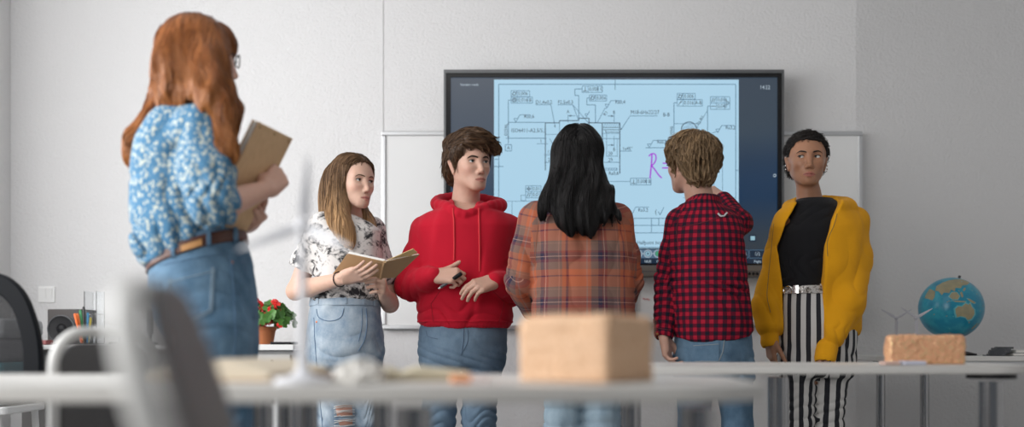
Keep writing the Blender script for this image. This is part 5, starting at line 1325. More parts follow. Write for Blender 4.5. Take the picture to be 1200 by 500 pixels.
# ------------------------------------------------------------------ red-haired woman at the left
def woman():
    D = 2.75; j = lambda x, y, dd=0.0: J(x, y, D+dd)
    P_ = person(V3(j(250, 400)[0], D, 0), 'red-haired woman in glasses, floral blue blouse and jeans, standing with back half turned')
    f = heading(122, 0); H = Frame(j(237, 68, .02), f, (.03, 0, 1), .92)
    skin = skin_mat('pale freckled skin', (.66, .40, .31), (.56, .22, .19), (.68, .28, .22))
    SR, SL = j(235, 150, -.13), j(222, 148, .12); ER, EL = j(250, 243, -.19), j(262, 240, .16); WR, WL = j(311, 222, -.02), j(292, 262, .14)
    hR, hL, kR, kL, aR, aL = j(240, 345, -.08), j(246, 345, .09), j(266, 500, -.06), j(276, 500, .09), j(262, 715, -.05), j(272, 715, .1)
    B = Field(); head_shape(B, H, jaw=.95); nb = j(222, 126, 0); B.u(cap(H.p(0, -.02, -.055), nb, .047, .052), .022)
    rows = [(zy(372, D), j(243, 0)[0], D, .105, .15, 0), (zy(340, D), j(240, 0)[0], D, .118, .165, 0), (zy(300, D), j(234, 0)[0], D, .105, .145, 0), (zy(275, D), j(228, 0)[0], D, .095, .13, 0), (zy(225, D), j(222, 0)[0], D, .11, .14, 0), (zy(165, D), j(224, 0)[0], D, .10, .15, 0), (zy(138, D), j(222, 0)[0], D, .07, .11, 0), (zy(126, D), j(222, 0)[0], D, .05, .06, 0)]
    B.u(loft(rows, .03), .03); B.u(cap(nb - V3(0, 0, .03), SR, .035, .044), .03); B.u(cap(nb - V3(0, 0, .03), SL, .035, .044), .03)
    tR = hand_args = dict(d=unit(j(332, 200, .06)-WR), n=unit(V3(-.75, .25, -.55)), side=1, k=.95, curls=((30, 45, 25), (36, 50, 28), (42, 52, 30), (48, 52, 30)), thumb=(35, 5, 5), thumb_n=.5, spread=2)
    arm_shape(B, SR, ER, WR, .95, hand=tR)
    arm_shape(B, SL, EL, WL, .95, hand=dict(d=unit(j(303, 256, .02)-WL), n=unit(V3(-.6, .35, .5)), side=-1, k=.95, curls=((48, 62, 35), (52, 64, 35), (56, 64, 35), (60, 62, 35)), thumb=(30, 10, 10), spread=1))
    leg_shape(B, hR, kR, aR, f=f); leg_shape(B, hL, kL, aL, f=f)
    lo, hi = V3(j(135, 0)[0], D-.38, 0), V3(j(350, 0)[0], D+.36, 1.74)
    B.obj('body', lo, hi, .003, [skin], P_, refine=(H.C, .17), attrs=head_masks(H))
    eyes(H, f, mat('green iris', (.08, .13, .09), .1), P_, brow=[(.012, .016), (.026, .021), (.038, .021), (.050, .013)], browmat=mat('auburn brows', (.16, .06, .025), .8), field=B)
    # glasses
    gm = mat('black spectacle frame', (.012, .012, .014), .3); gl = acrylic('spectacle lens', (.97, .98, .98)); G = Geo()
    for s in (-1, 1):
        ring_ = [H.p(s*.033 + .0225*math.cos(a), .1015 - .004*abs(math.cos(a)), -.003 + .0185*math.sin(a)) for a in np.linspace(0, 2*math.pi, 26, endpoint=False)]
        G.tube(ring_, .0020, 6, closed=True); G.tube([H.p(s*.055, .097, .004), H.p(s*.073, .07, .006), H.p(s*.079, -.01, .004)], .0018, 6)
    G.tube([H.p(-.0105, .1015, .001), H.p(0, .106, .004), H.p(.0105, .1015, .001)], .0018, 6); gf = G.build('glasses', gm, P_)
    # blouse
    m = mat('blue floral viscose', (.12, .33, .55), .75); n = NT(m); u, v_ = cloth_uv(n); o = n.obj()
    vo = n.node('ShaderNodeTexVoronoi'); vo.inputs['Scale'].default_value = 92; vo.inputs['Randomness'].default_value = .95; n.link(n.mapping(o, (1, 1, .72)), vo.inputs['Vector'])
    ds = n.math('ADD', vo.outputs['Distance'], n.math('MULTIPLY', n.math('SUBTRACT', n.noise(150, 2, vec=o), .5), .42))
    petals = n.ramp(ds, [(.0, 1.0), (.345, 1.0), (.40, 0.0)], 'LINEAR'); ctr = n.ramp(vo.outputs['Distance'], [(.0, 1.0), (.09, 1.0), (.13, 0.0)])
    vo2 = n.node('ShaderNodeTexVoronoi'); vo2.inputs['Scale'].default_value = 95; n.link(n.mapping(o, (1, 1, 1), (0, 0, 0), (.3, .1, .2)), vo2.inputs['Vector']); lv = n.ramp(vo2.outputs['Distance'], [(.0, 1.0), (.15, 1.0), (.2, 0.0)])
    c = n.mix(n.noise(14, 3, vec=o), (.050, .160, .290), (.085, .215, .35)); c = n.mix(n.math('MULTIPLY', lv, .6), c, (.60, .66, .55)); c = n.mix(petals, c, (.50, .53, .47)); c = n.mix(n.math('MULTIPLY', ctr, .6), c, (.55, .40, .12)); n.color(c)
    n.b.inputs['Specular IOR Level'].default_value = .2
    T_ = Field()
    rb = [(322, 182, 215, .06), (312, 176, 258, .13), (300, 170, 262, .145), (280, 165, 266, .155), (255, 163, 268, .16), (225, 163, 266, .162), (195, 164, 263, .162), (170, 168, 259, .158), (150, 178, 252, .140), (136, 187, 248, .118), (126, 196, 245, .095), (118, 203, 240, .072), (112, 208, 236, .06)]
    T_.u(loft([row(y, a, b, dep, D) for y, a, b, dep in rb], .012, 2.2), .02)
    T_.u(cap(nb - V3(0, 0, .03), SR, .045, .060), .04); T_.u(cap(nb - V3(0, 0, .03), SL, .045, .058), .04)
    q1 = lerp(SR, ER, .55); T_.u(cap(SR, q1, .058, .066), .025); T_.u(cap(q1, lerp(SR, ER, .92), .066, .062), .02); T_.u(cap(lerp(SR, ER, .92), lerp(ER, WR, .14), .058, .043), .02)
    q2 = lerp(SL, EL, .55); T_.u(cap(SL, q2, .062, .07), .025); T_.u(cap(q2, EL, .07, .06), .02); T_.u(cap(EL, lerp(EL, WL, .2), .055, .042), .015)
    for i, a in enumerate(np.linspace(0, 2*math.pi, 18, endpoint=False)):
        b = a + 2*math.pi/18; p = lambda t: nb + V3(-.006, 0, .010) + .066*V3(math.cos(t), math.sin(t), 0) + V3(0, 0, -.012*math.cos(t))
        T_.u(cap(p(a), p(b), .011), .012 if i == 0 else .006)
    def bf(P):
        g = .004*folds(P, (.45, .2, .25), 9, 4, 1.0)*np.clip((zy(150, D)-P[:, 2])/.2, 0, 1) + .007*folds(P, (1, .4, .1), 10, 5, .7)*np.exp(-((P[:, 2]-zy(285, D))/.06)**2) + .002*warp(P, 6, 2)
        g = g + .006*folds(P, (.9, .2, .45), 11, 7, .6)*np.exp(-((P-A(ER)-A((-.02, 0, .01)))**2).sum(1)/.009) + .005*folds(P, (.8, .3, -.3), 10, 9, .5)*np.exp(-((P-A(SR)-A((-.03, 0, -.06)))**2).sum(1)/.008)
        return g
    T_.d(bf)
    T_.s(cap(nb + V3(0, 0, .006), nb + V3(.01, 0, .08), .055, .06), .005)
    pa, pb = j(170, 321), j(285, 279); sl = (pb[2]-pa[2])/(pb[0]-pa[0])
    T_.i(lambda P: ((pa[2] + sl*(P[:, 0]-pa[0])) - P[:, 2]).astype(f32)*.9, .012)
    T_.s(cap(lerp(ER, WR, .12), lerp(ER, WR, .4), .040), .004)
    ct, pt = torso_chart(j(215, 0)[0], D, .13, .17, 0)
    T_.obj('blouse', lo+V3(0, 0, .8), hi, .0042, [m], P_, charts=[(loft([row(y, a, b, dep, D) for y, a, b, dep in rb], 0), ct, pt)], drop=200)
    # jeans
    den = denim_mat('washed blue denim', (.19, .31, .43), (.065, .135, .22), 7, .3); K = Field()
    rk = [(425, 226, 294, .13), (405, 206, 297, .155), (385, 193, 298, .17), (360, 185, 297.5, .175), (335, 182, 296, .17), (312, 181.5, 292, .158), (295, 180, 287, .145), (270, 178, 282, .135)]
    rowsK = [row(y, a, b, dep, D) for y, a, b, dep in rk]
    K.u(loft(rowsK, .02), .02)
    for hp, kn, an in ((j(249, 385, -.08), j(267, 500, -.06), aR+V3(0, 0, .03)), (j(256, 385, .085), j(276, 500, .09), aL+V3(0, 0, .03))):
        K.u(cap(hp, kn, .098, .058), .035); K.u(cap(kn, an, .058, .062), .02)
    K.i(lambda P: (P[:, 2] - (pa[2] + .033 + sl*(P[:, 0]-pa[0]))).astype(f32)*.9, .004)
    def kf(P): return .0025*warp(P, 7, 4) + .006*folds(P, (-.35, .1, 1), 7, 5, .8)*np.exp(-((P-A(j(215, 405, -.1)))**2).sum(1)/.02) + .005*folds(P, (.3, .2, 1), 8, 9, .9)*np.exp(-((P-A(j(290, 345, -.05)))**2).sum(1)/.012)
    K.d(kf)
    K.obj('jeans', V3(lo[0], lo[1], .05), V3(hi[0], hi[1], zy(268, D)), .005, [den], P_)
    belt = Field(); belt.u(loft([(r[0], r[1], r[2], r[3]+.007, r[4]+.007, 0) for r in rowsK], .01)); bz = lambda P: pa[2] + sl*(P[:, 0]-pa[0])
    belt.i(lambda P: np.maximum(bz(P)-.012-P[:, 2], P[:, 2]-bz(P)-.022).astype(f32)*.9, .003)
    belt.obj('belt', V3(lo[0], lo[1], zy(335, D)), V3(hi[0], hi[1], zy(262, D)), .0045, [mat('brown leather belt', (.085, .030, .018), .45)], P_)
    G = Geo(); patch(G, belt, ((212, 288), (236, 280), (237.5, 294), (213, 301.5)), D-.4, 8, 4, .003); G.build('leather_patch', mat('tan leather', (.50, .25, .09), .6), P_)
    for x, y in ((203, 300), (244, 284), (275, 276)):
        G = Geo(); patch(G, belt, ((x-2, y-11), (x+2, y-12), (x+2.6, y+10), (x-1.4, y+11)), D-.4, 2, 8, .006); G.build('belt_loop', den, P_)
    G = Geo(); patch(G, K, ((199, 325), (250, 313), (250, 364), (203, 374)), D-.4, 14, 12, .003); pkt = G.build('back_pocket', den, P_)
    st = mat('grey blue stitching', (.30, .40, .48), .9); G = Geo(); dk = mat('dark denim seam', (.09, .17, .27), .9) if 'dark denim seam' not in bpy.data.materials else bpy.data.materials['dark denim seam']
    for off in (0, 2.2): seam(G, K, [(199+off, 326), (203+off, 372-off), (216, 381-off), (248-off, 365-off), (250-off, 315)], D-.4, .0012, 50, .004)
    seam(G, K, [(200, 330), (250, 318)], D-.4, .0012, 30, .004); G.build('pocket_stitching', st, pkt)
    G = Geo(); seam(G, K, [(270, 300), (274, 345), (276, 390), (274, 430)], D-.4, .002, 36, .0006); seam(G, K, [(188, 330), (192, 350), (197, 372)], D-.4, .0018, 20, .0006); seam(G, K, [(186, 311), (230, 302), (268, 296)], D-.4, .0018, 30, .0006); seam(G, K, [(272, 305), (283, 307), (293, 304)], D-.4, .0016, 16, .0006)
    G.build('seams', dk, P_)
    cop = bpy.data.materials.get('copper rivet') or mat('copper rivet', (.55, .18, .08), .35, .8)
    rivet(P_, K, (272, 307), D-.4, cop, .0035, 'rivet'); rivet(P_, K, (249, 314), D-.4, cop, .003, 'rivet')
    for a in (aR, aL): shoe(P_, a, f, M_SHOE, M_SOLE)
    # long wavy red hair
    hm = hair_mat('copper red hair', (.085, .024, .007), (.35, .12, .034), (.46, .19, .06), .36)
    S = scalp(H, .010, line=[(-.2, -.4), (-.04, -.4), (.0, -.2), (.03, -.12), (.05, -.03), (.064, .0), (.075, .024), (.13, .03)])
    S.u(H.ell((0, -.035, .03), (.086, .096, .082)), .02); S.u(H.ell((0, .045, .050), (.066, .046, .042)), .02)
    def lock(pts, rs, thin, flat, n=18, kk=.025): S.limb([np.asarray(p) for p in pts], rs, kk, thin, flat, n)
    lock([j(228, 55, -.06), j(218, 82, -.075), j(216, 104, -.09), j(210, 122, -.06)], [.085, .085, .070, .022], V3(0, 1, 0), .75)
    lock([j(211, 55, .0), j(207, 90, -.01), j(198, 120, -.02), j(179, 145, -.04), j(164, 165, -.06), j(158, 180, -.07), j(163, 193, -.07)], [.050, .052, .046, .038, .035, .030, .008], V3(.3, 1, 0), .8, 26)
    lock([j(212, 60, .07), j(203, 100, .08), j(186, 130, .08), j(170, 155, .05)], [.06, .055, .04, .01], V3(.3, 1, 0), .8)
    lock([j(246, 60, -.08), j(247, 90, -.12), j(251, 112, -.15), j(262, 135, -.165), j(260, 155, -.17), j(265, 175, -.18), j(263, 191, -.17)], [.048, .044, .042, .033, .030, .026, .008], V3(.2, 1, 0), .7, 26)
    lock([j(253, 82, -.05), j(262, 106, -.07), j(271, 130, -.09), j(267, 150, -.11), j(270, 166, -.11)], [.026, .026, .022, .018, .006], V3(.2, 1, 0), .8, 20)
    lock([j(240, 70, -.11), j(244, 95, -.14), j(248, 114, -.17), j(253, 128, -.18)], [.05, .048, .034, .008], V3(.2, 1, 0), .7)
    S.s(H.ell((0, .10, -.03), (.040, .040, .055)), .01)
    S.d(lambda P: (.0040*np.sin((P[:, 0]+.5*P[:, 1])*110 + 2.4*np.sin(P[:, 2]*24) + warp(P, 4, 2)) + .003*warp(P*A((1, 1, .35)), 24, 6))*np.clip((zy(45, D)-P[:, 2])/.14, .12, 1))
    fx, ux, Lx = A(H.f), A(H.u), A(H.L)
    def flow(P):
        X = P-A(H.C); z = X@ux; y = X@fx; top = np.clip((z-.05)/.05, 0, 1)[:, None]
        o_ = (np.sign(X@Lx)*.8)[:, None]*Lx - ux*.4 + fx*np.where(y > .03, .5, -.4)[:, None]
        am = np.clip((.02-z)/.10, 0, 1)
        wx = .55*am*np.sin(z*46 + (X@fx)*22); lean = np.where(P[:, 0] < j(205, 0)[0], -.55, .12)*np.clip((-.06-z)/.05, 0, 1)
        return (o_*top + np.stack([wx+lean, .25*am*np.cos(z*46 + (X@fx)*22), -np.ones(len(P))], 1)*(1-top)).astype(f32)
    hairdo('hair', S, V3(lo[0], D-.36, 1.22), V3(hi[0], D+.3, 1.76), flow, 9000, (.12, .42), [hm], P_, .0045, .0009, 9, lambda v: H.loc(v)[:, 2] > -.17, .006, .09, step=.009, clump=.014, ends=.35)
    # wooden notebook held against the chest
    TL, TR, BR = j(302, 142, -.09), j(342, 162, .075), j(283, 281, .04); BL = TL + (BR-TR)
    ne = empty('wooden_notebook', tuple((BL+BR)/2), 'wooden-covered notebook held against the chest by the red-haired woman', 'notebook')
    L_ = unit(BR-TR); Wd = unit(TR-TL); N = unit(np.cross(L_, Wd)); N = N if N[1] < 0 else -N
    wd = mat('oak veneer', (.42, .24, .10), .5); n = NT(wd); mp = n.node('ShaderNodeMapping'); mp.vector_type = 'TEXTURE'
    rotm = Matrix([Wd, L_, N]).transposed().to_euler(); mp.inputs['Rotation'].default_value = rotm; n.link(n.obj(), mp.inputs['Vector'])
    gr = n.noise(1.0, 4, .6, vec=n.mapping(mp.outputs[0], (110, 5, 60)), dist=.6); n.color(n.mix(gr, (.56, .35, .18), (.78, .55, .33)))
    def board(nm, t0, t1, m_, ins=0):
        a, b, c, d = [p + Wd*sx*ins + L_*sy*ins for p, sx, sy in ((TL, 1, 1), (TR, -1, 1), (BR, -1, -1), (BL, 1, -1))]
        G = Geo(); G.prism([p + N*t0 for p in (a, b, c, d)], N*(t1-t0)); return G.build(nm, m_, ne, bevel=.0008)
    board('front_cover', .0, .004, wd); board('pages', -.0145, -.0002, M_PAPER, .003); board('back_cover', -.0185, -.0147, wd)
    for t in (.08, .5, .92):
        p = lerp(TL, TR, t) + L_*.012 + N*.004; G = Geo(); G.lathe(p, [(.0001, .0), (.0035, .0), (.003, .0012), (.0001, .0014)], 12, axis=N); G.build('screw', mat('brass screw', (.35, .22, .10), .4, .6) if 'brass screw' not in bpy.data.materials else bpy.data.materials['brass screw'], ne)
woman()
# ------------------------------------------------------------------ blonde girl with the open book
def girl_book():
    D = 4.00; j = lambda x, y, dd=0.0: J(x, y, D+dd)
    P_ = person(V3(j(405, 400)[0], D, 0), 'blonde girl in a tie-dye T-shirt and ripped jeans holding an open book')
    f = heading(46, -2); k = .925; H = Frame(j(427.2, 211.6, -.05) - f*.078*k, f, (.03, 0, 1), k)
    skin = skin_mat('light skin', (.66, .42, .32), (.54, .21, .18), (.68, .30, .24))
    SR, SL = j(378, 266, -.05), j(436, 270, .12); ER, EL = j(346, 341, -.02), j(457, 356, .11); WR, WL = j(402, 326, -.26), j(450, 343, -.115)
    hR, hL, kR, kL, aR, aL = j(387, 402, -.02), j(424, 402, .06), j(392, 490, -.03), j(424, 492, .05), j(392, 610, 0), j(428, 612, .07)
    B = Field(); head_shape(B, H, jaw=.93, lip=1.05, cheek=.93)
    nb = j(408, 263, .03); B.u(cap(H.p(0, -.02, -.055), nb, .046, .050), .022)
    rows = [row(402, 364, 444, .11, D), row(365, 366, 443, .105, D), row(340, 372, 438, .095, D), row(305, 372, 440, .10, D), row(275, 370, 442, .095, D), row(266, 378, 436, .08, D), row(258, 394, 424, .06, D)]
    B.u(loft(inset(rows, .012), .03), .04); B.u(cap(j(398, 259, 0), SR, .035, .042), .03); B.u(cap(j(416, 260, .04), SL, .035, .042), .03)
    arm_shape(B, SR, ER, WR, .92, hand=dict(d=unit(j(426, 318, -.325)-WR), n=V3(-.05, .75, .6), side=-1, k=.92, curls=((10, 14, 8), (10, 16, 10), (12, 18, 10), (14, 22, 12)), thumb=(30, 5, 5), thumb_n=.15, spread=1))
    arm_shape(B, SL, EL, WL, .92, hand=dict(d=V3(.10, -1, .30), n=V3(-1, -.1, .05), side=-1, k=.92, curls=((62, 42, 20), (64, 44, 22), (66, 46, 22), (68, 46, 22)), thumb=(30, 15, 10), spread=1))
    leg_shape(B, hR, kR, aR); leg_shape(B, hL, kL, aL)
    lo, hi = V3(j(318, 0)[0], D-.48, 0), V3(j(475, 0)[0], D+.28, 1.62)
    B.obj('body', lo, hi, .0026, [skin], P_, refine=(H.C, .17), attrs=head_masks(H, 1.05))
    eyes(H, heading(60, 3), mat('hazel iris', (.09, .075, .045), .1), P_, brow=[(.011, .0150), (.024, .0195), (.038, .0200), (.050, .012)], browmat=mat('light brown brows', (.11, .065, .035), .8), field=B, browr=.0026, lash=.0016)
    G = Geo(); w1 = lerp(ER, WR, .93); ax = unit(WR-ER); u = unit(np.cross(ax, V3(0, 0, 1))); v_ = np.cross(ax, u)
    G.tube([w1 + .0285*(math.cos(a)*u + math.sin(a)*v_) for a in np.linspace(0, 2*math.pi, 28, endpoint=False)], .0022, 6, closed=True); G.build('bracelet', M_BLACK, P_)
    # T-shirt
    m = mat('tie-dye cotton', (.72, .70, .68), .9); n = NT(m); o = n.obj()
    a = n.noise(7.5, 5, .62, vec=o, dist=1.6); b = n.noise(24, 4, .6, vec=o, dist=2.2)
    msk = n.ramp(n.math('ADD', n.math('MULTIPLY', a, .62), n.math('MULTIPLY', b, .42)), [(.505, 0.0), (.60, 1.0)])
    n.color(n.mix(msk, n.mix(n.noise(11, 3, vec=o), (.74, .715, .69), (.66, .63, .61)), (.022, .022, .026))); n.bump(n.noise(700, 2, vec=o), .15, .001)
    T_ = Field(); rows = [row(352, 366, 444, .108, D), row(345, 362, 446, .118, D), row(320, 362, 446, .122, D), row(290, 362, 446, .122, D), row(272, 364, 446, .112, D), row(264, 374, 438, .092, D), row(257, 390, 425, .075, D), row(254, 397, 420, .06, D)]
    T_.u(loft(rows, .014, 2.2), .02); T_.u(cap(j(398, 263, 0), SR, .045, .052), .04); T_.u(cap(j(416, 265, .05), SL, .045, .05), .04)
    s2 = lerp(SR, ER, .58); T_.u(cap(SR, s2, .053, .062), .03); T_.u(cap(s2, lerp(SR, ER, .66), .062, .066), .01); l2 = lerp(SL, EL, .6); T_.u(cap(SL, l2, .052, .058), .03)
    def tf(P): return .0045*folds(P, (.3, .1, 1), 8, 4, 1.2)*np.exp(-((P[:, 2]-zy(338, D))/.05)**2) + .004*folds(P, (.7, -.2, .6), 8, 9, .9)*np.exp(-((P-A(j(372, 290, -.05)))**2).sum(1)/.012) + .0025*warp(P, 6, 3)
    T_.d(tf)
    hx = unit(ER-SR); c1 = lerp(SR, ER, .66); T_.s(lambda P: np.maximum(-(P-A(c1))@A(hx), np.linalg.norm(P-A(c1), axis=1)-.12).astype(f32), .003)
    T_.s(cap(c1 - hx*.02, c1 + hx*.05, .050, .058), .004)
    T_.s(cap(nb + V3(0, 0, -.0), H.p(0, -.02, -.03), .054, .060), .005)
    T_.obj('tshirt', lo+V3(0, 0, .8), hi, .0042, [m], P_, drop=200)
    C_ = Field(); ring = [nb + V3(0, 0, .004) + .0535*V3(math.cos(a), math.sin(a)*.95, 0) + V3(0, 0, .012*math.sin(a)) for a in np.linspace(0, 2*math.pi, 24, endpoint=False)]
    G = Geo(); G.tube(ring, .0055, 8, closed=True); G.build('collar', mat('black collar band', (.03, .03, .032), .9), P_)
    # jeans
    den = denim_mat('washed light denim', (.56, .63, .68), (.17, .26, .37), 10, .3); K = Field()
    rows = [row(428, 362, 446, .115, D), row(410, 360.5, 447.5, .125, D), row(390, 361, 447, .128, D), row(365, 364, 444.5, .118, D), row(346, 367, 441, .105, D)]
    trousers(K, rows, j(387, 418, -.01), j(393, 492, -.02), aR+V3(0, 0, .03), j(423, 418, .06), j(426, 492, .05), aL+V3(0, 0, .03), .083, .075, .070)
    K.d(lambda P: .005*folds(P, (.55, .2, .8), 8, 6, 1.1)*np.exp(-((P[:, 2]-zy(412, D))/.07)**2) + .003*warp(P, 7, 8) + .004*folds(P, (0, 0, 1), 9, 3, 1.2)*np.exp(-((P[:, 2]-zy(480, D))/.10)**2))
    K.obj('jeans', V3(lo[0], D-.25, .05), V3(hi[0], hi[1], zy(345, D)), .0048, [den], P_)
    wb = Field(); wb.u(loft([(r[0], r[1], r[2], r[3]+.004, r[4]+.004, 0) for r in rows], .01)); z0, z1 = zy(359, D), zy(348, D); wb.i(lambda P: np.maximum(z0-P[:, 2], P[:, 2]-z1).astype(f32), .003)
    wb.obj('waistband', V3(lo[0], D-.25, z0-.01), V3(hi[0], hi[1], z1+.01), .0045, [den], P_)
    st = mat('pale stitching', (.55, .56, .55), .9); sd = mat('dark denim seam', (.12, .19, .29), .9); G = Geo()
    seam(G, K, [(371, 362), (374, 372), (386, 376), (399, 372), (403, 361)], D-.35, .0018, 26, .0006, curve=True); seam(G, K, [(429, 361), (430, 380), (427, 398), (420, 411)], D-.35, .002, 20, .0006, curve=True); seam(G, K, [(424, 361), (424, 382), (420, 400)], D-.35, .0014, 18, .0006, curve=True); seam(G, K, [(368, 372), (369, 400), (371, 425), (378, 500)], D-.35, .0018, 20, .0006)
    G.build('seams', sd, P_)
    for x in (372, 405, 427, 440):
        G = Geo(); patch(G, wb, ((x-1.4, 346.5), (x+1.4, 346.5), (x+1.4, 360.5), (x-1.4, 360.5)), D-.35, 2, 6, .003); G.build('belt_loop', den, P_)
    cop = mat('copper rivet', (.55, .18, .08), .35, .8)
    for px in ((371, 377), (403.5, 358.5)): rivet(P_, K if px[1] > 360 else wb, px, D-.35, cop, .0042, 'rivet')
    hole = mat('skin at the rip', (.52, .27, .20), .6); G = Geo(); patch(G, K, ((393, 475), (412, 474), (413, 486), (395, 488)), D-.35, 8, 6, .0012); rp = G.build('knee_rip', hole, P_)
    G = Geo(); patch(G, K, ((396, 492), (413, 491), (413, 497), (398, 498)), D-.35, 8, 5, .0012); G.build('knee_rip', hole, P_)
    G = Geo()
    for y in (475, 477, 480.5, 483, 487, 491.5, 494, 497.5): seam(G, K, [(391.5, y+1), (402, y+1.6*math.sin(y)), (415, y-.5)], D-.35, .0016, 12, .0026)
    G.build('frayed_threads', mat('white threads', (.75, .75, .73), .9), rp)
    for a in (aR, aL): shoe(P_, a, heading(35), M_SHOEW, M_SOLE)
    # long straight hair
    hm = hair_mat('brown to blonde hair', (.060, .031, .016), (.20, .115, .062), (.52, .31, .15), .36, z=(1.46, 1.20))
    S = scalp(H, .010, line=[(-.2, -.3), (-.02, -.3), (.0, -.12), (.02, -.06), (.035, -.02), (.044, .02), (.052, .050), (.062, .074), (.075, .082), (.13, .088)])
    def lock(pts, rs, thin, flat, kk=.02, n=14): S.limb([np.asarray(p) for p in pts], rs, kk, thin, flat, n)
    lat = H.L; S.u(H.ell((0, -.03, .028), (.074, .084, .076)), .02)
    nearside = [H.p(-.058, .0, .0), H.p(-.072, .0, -.07), j(396, 252, -.08), j(403, 268, -.125), j(411, 284, -.135)]
    lock(nearside, [.045, .046, .046, .038, .016], V3(.5, -.85, 0), .62)
    lock([H.p(-.03, -.075, .02), H.p(-.04, -.085, -.06), j(390, 250, .02), j(391, 272, -.02), j(398, 283, -.10)], [.055, .055, .048, .036, .016], V3(.3, -.9, .2), .75)
    lock([H.p(.035, -.06, -.02), j(416, 245, .09), j(430, 262, .03), j(437, 277, -.04)], [.05, .045, .032, .012], V3(.2, -1, 0), .6)
    S.s(ell(j(421, 262, -.05), (.030, .05, .05)), .012)
    S.d(lambda P: .0022*warp(P*A((1, 1, .25)), 40, 3))
    ux, fx = A(H.u), A(H.f)
    def flow(P):
        X = (P-A(H.C)); z = X@ux; x = X@A(H.L); top = np.clip((z-.055)/.04, 0, 1)[:, None]
        out = np.sign(x)[:, None]*A(H.L)*.9 - fx*.25 - ux*.25
        dn = np.array([0.06, -.05, -1], f32)[None] + (.10*np.sin(z*26+x*20))[:, None]*A(H.L)
        return out*top + dn*(1-top)
    hairdo('hair', S, lo*V3(1, 1, 0)+V3(0, 0, 1.15), hi, flow, 7500, (.15, .42), [hm], P_, .004, .0008, 9, lambda v: H.loc(v)[:, 2] > -.12, .004, .06, step=.009, clump=.010, ends=.3)
    # open book
    S0, S1 = j(451, 306.5, -.33), j(446.5, 326, -.24); L0, L1 = j(407, 297, -.31), j(389, 322, -.20); R0, R1 = j(492, 298, -.30), j(463, 325.5, -.22)
    be = empty('open_book', tuple(S1), 'open brown-covered book in the hands of the blonde girl', 'book')
    kr = mat('kraft cover', (.46, .29, .15), .7); yl = mat('yellow page', (.74, .52, .24), .8)
    def slab(G, a, b, c, d, t0, t1, mi=0):
        nrm = unit(np.cross(b-a, d-a)); nrm = nrm if nrm[2] > 0 else -nrm; G.prism([p + nrm*t0 for p in (a, b, c, d)], nrm*(t1-t0), mi)
    G = Geo(); slab(G, L0, S0, S1, L1, 0, .0025); G.build('cover_board', kr, be, bevel=.0008); G = Geo(); slab(G, S0, R0, R1, S1, 0, .0025); G.build('cover_board', kr, be, bevel=.0008)
    for a, b, c, d, th in ((L0, S0, S1, L1, .012), (S0, R0, R1, S1, .004)):
        mid = (a+b+c+d)/4; q = [mid + (p-mid)*.96 for p in (a, b, c, d)]; G = Geo(); slab(G, *q, .0027, .0027+th); G.build('page_block', M_PAPER, be)
    up = V3(0, -.005, .05); G = Geo(); a, b, c = lerp(S0, S1, .08)+V3(0, 0, .006), j(484, 291.5, -.33), j(489, 296, -.31); d_ = lerp(S0, S1, .5)+V3(0, 0, .008)
    G.prism([a, b, c, d_], V3(0, .002, .002)); G.build('lifted_page', yl, be)
    G = Geo(); G.tube([S0, S1], .006, 10); G.build('spine', kr, be)
girl_book()
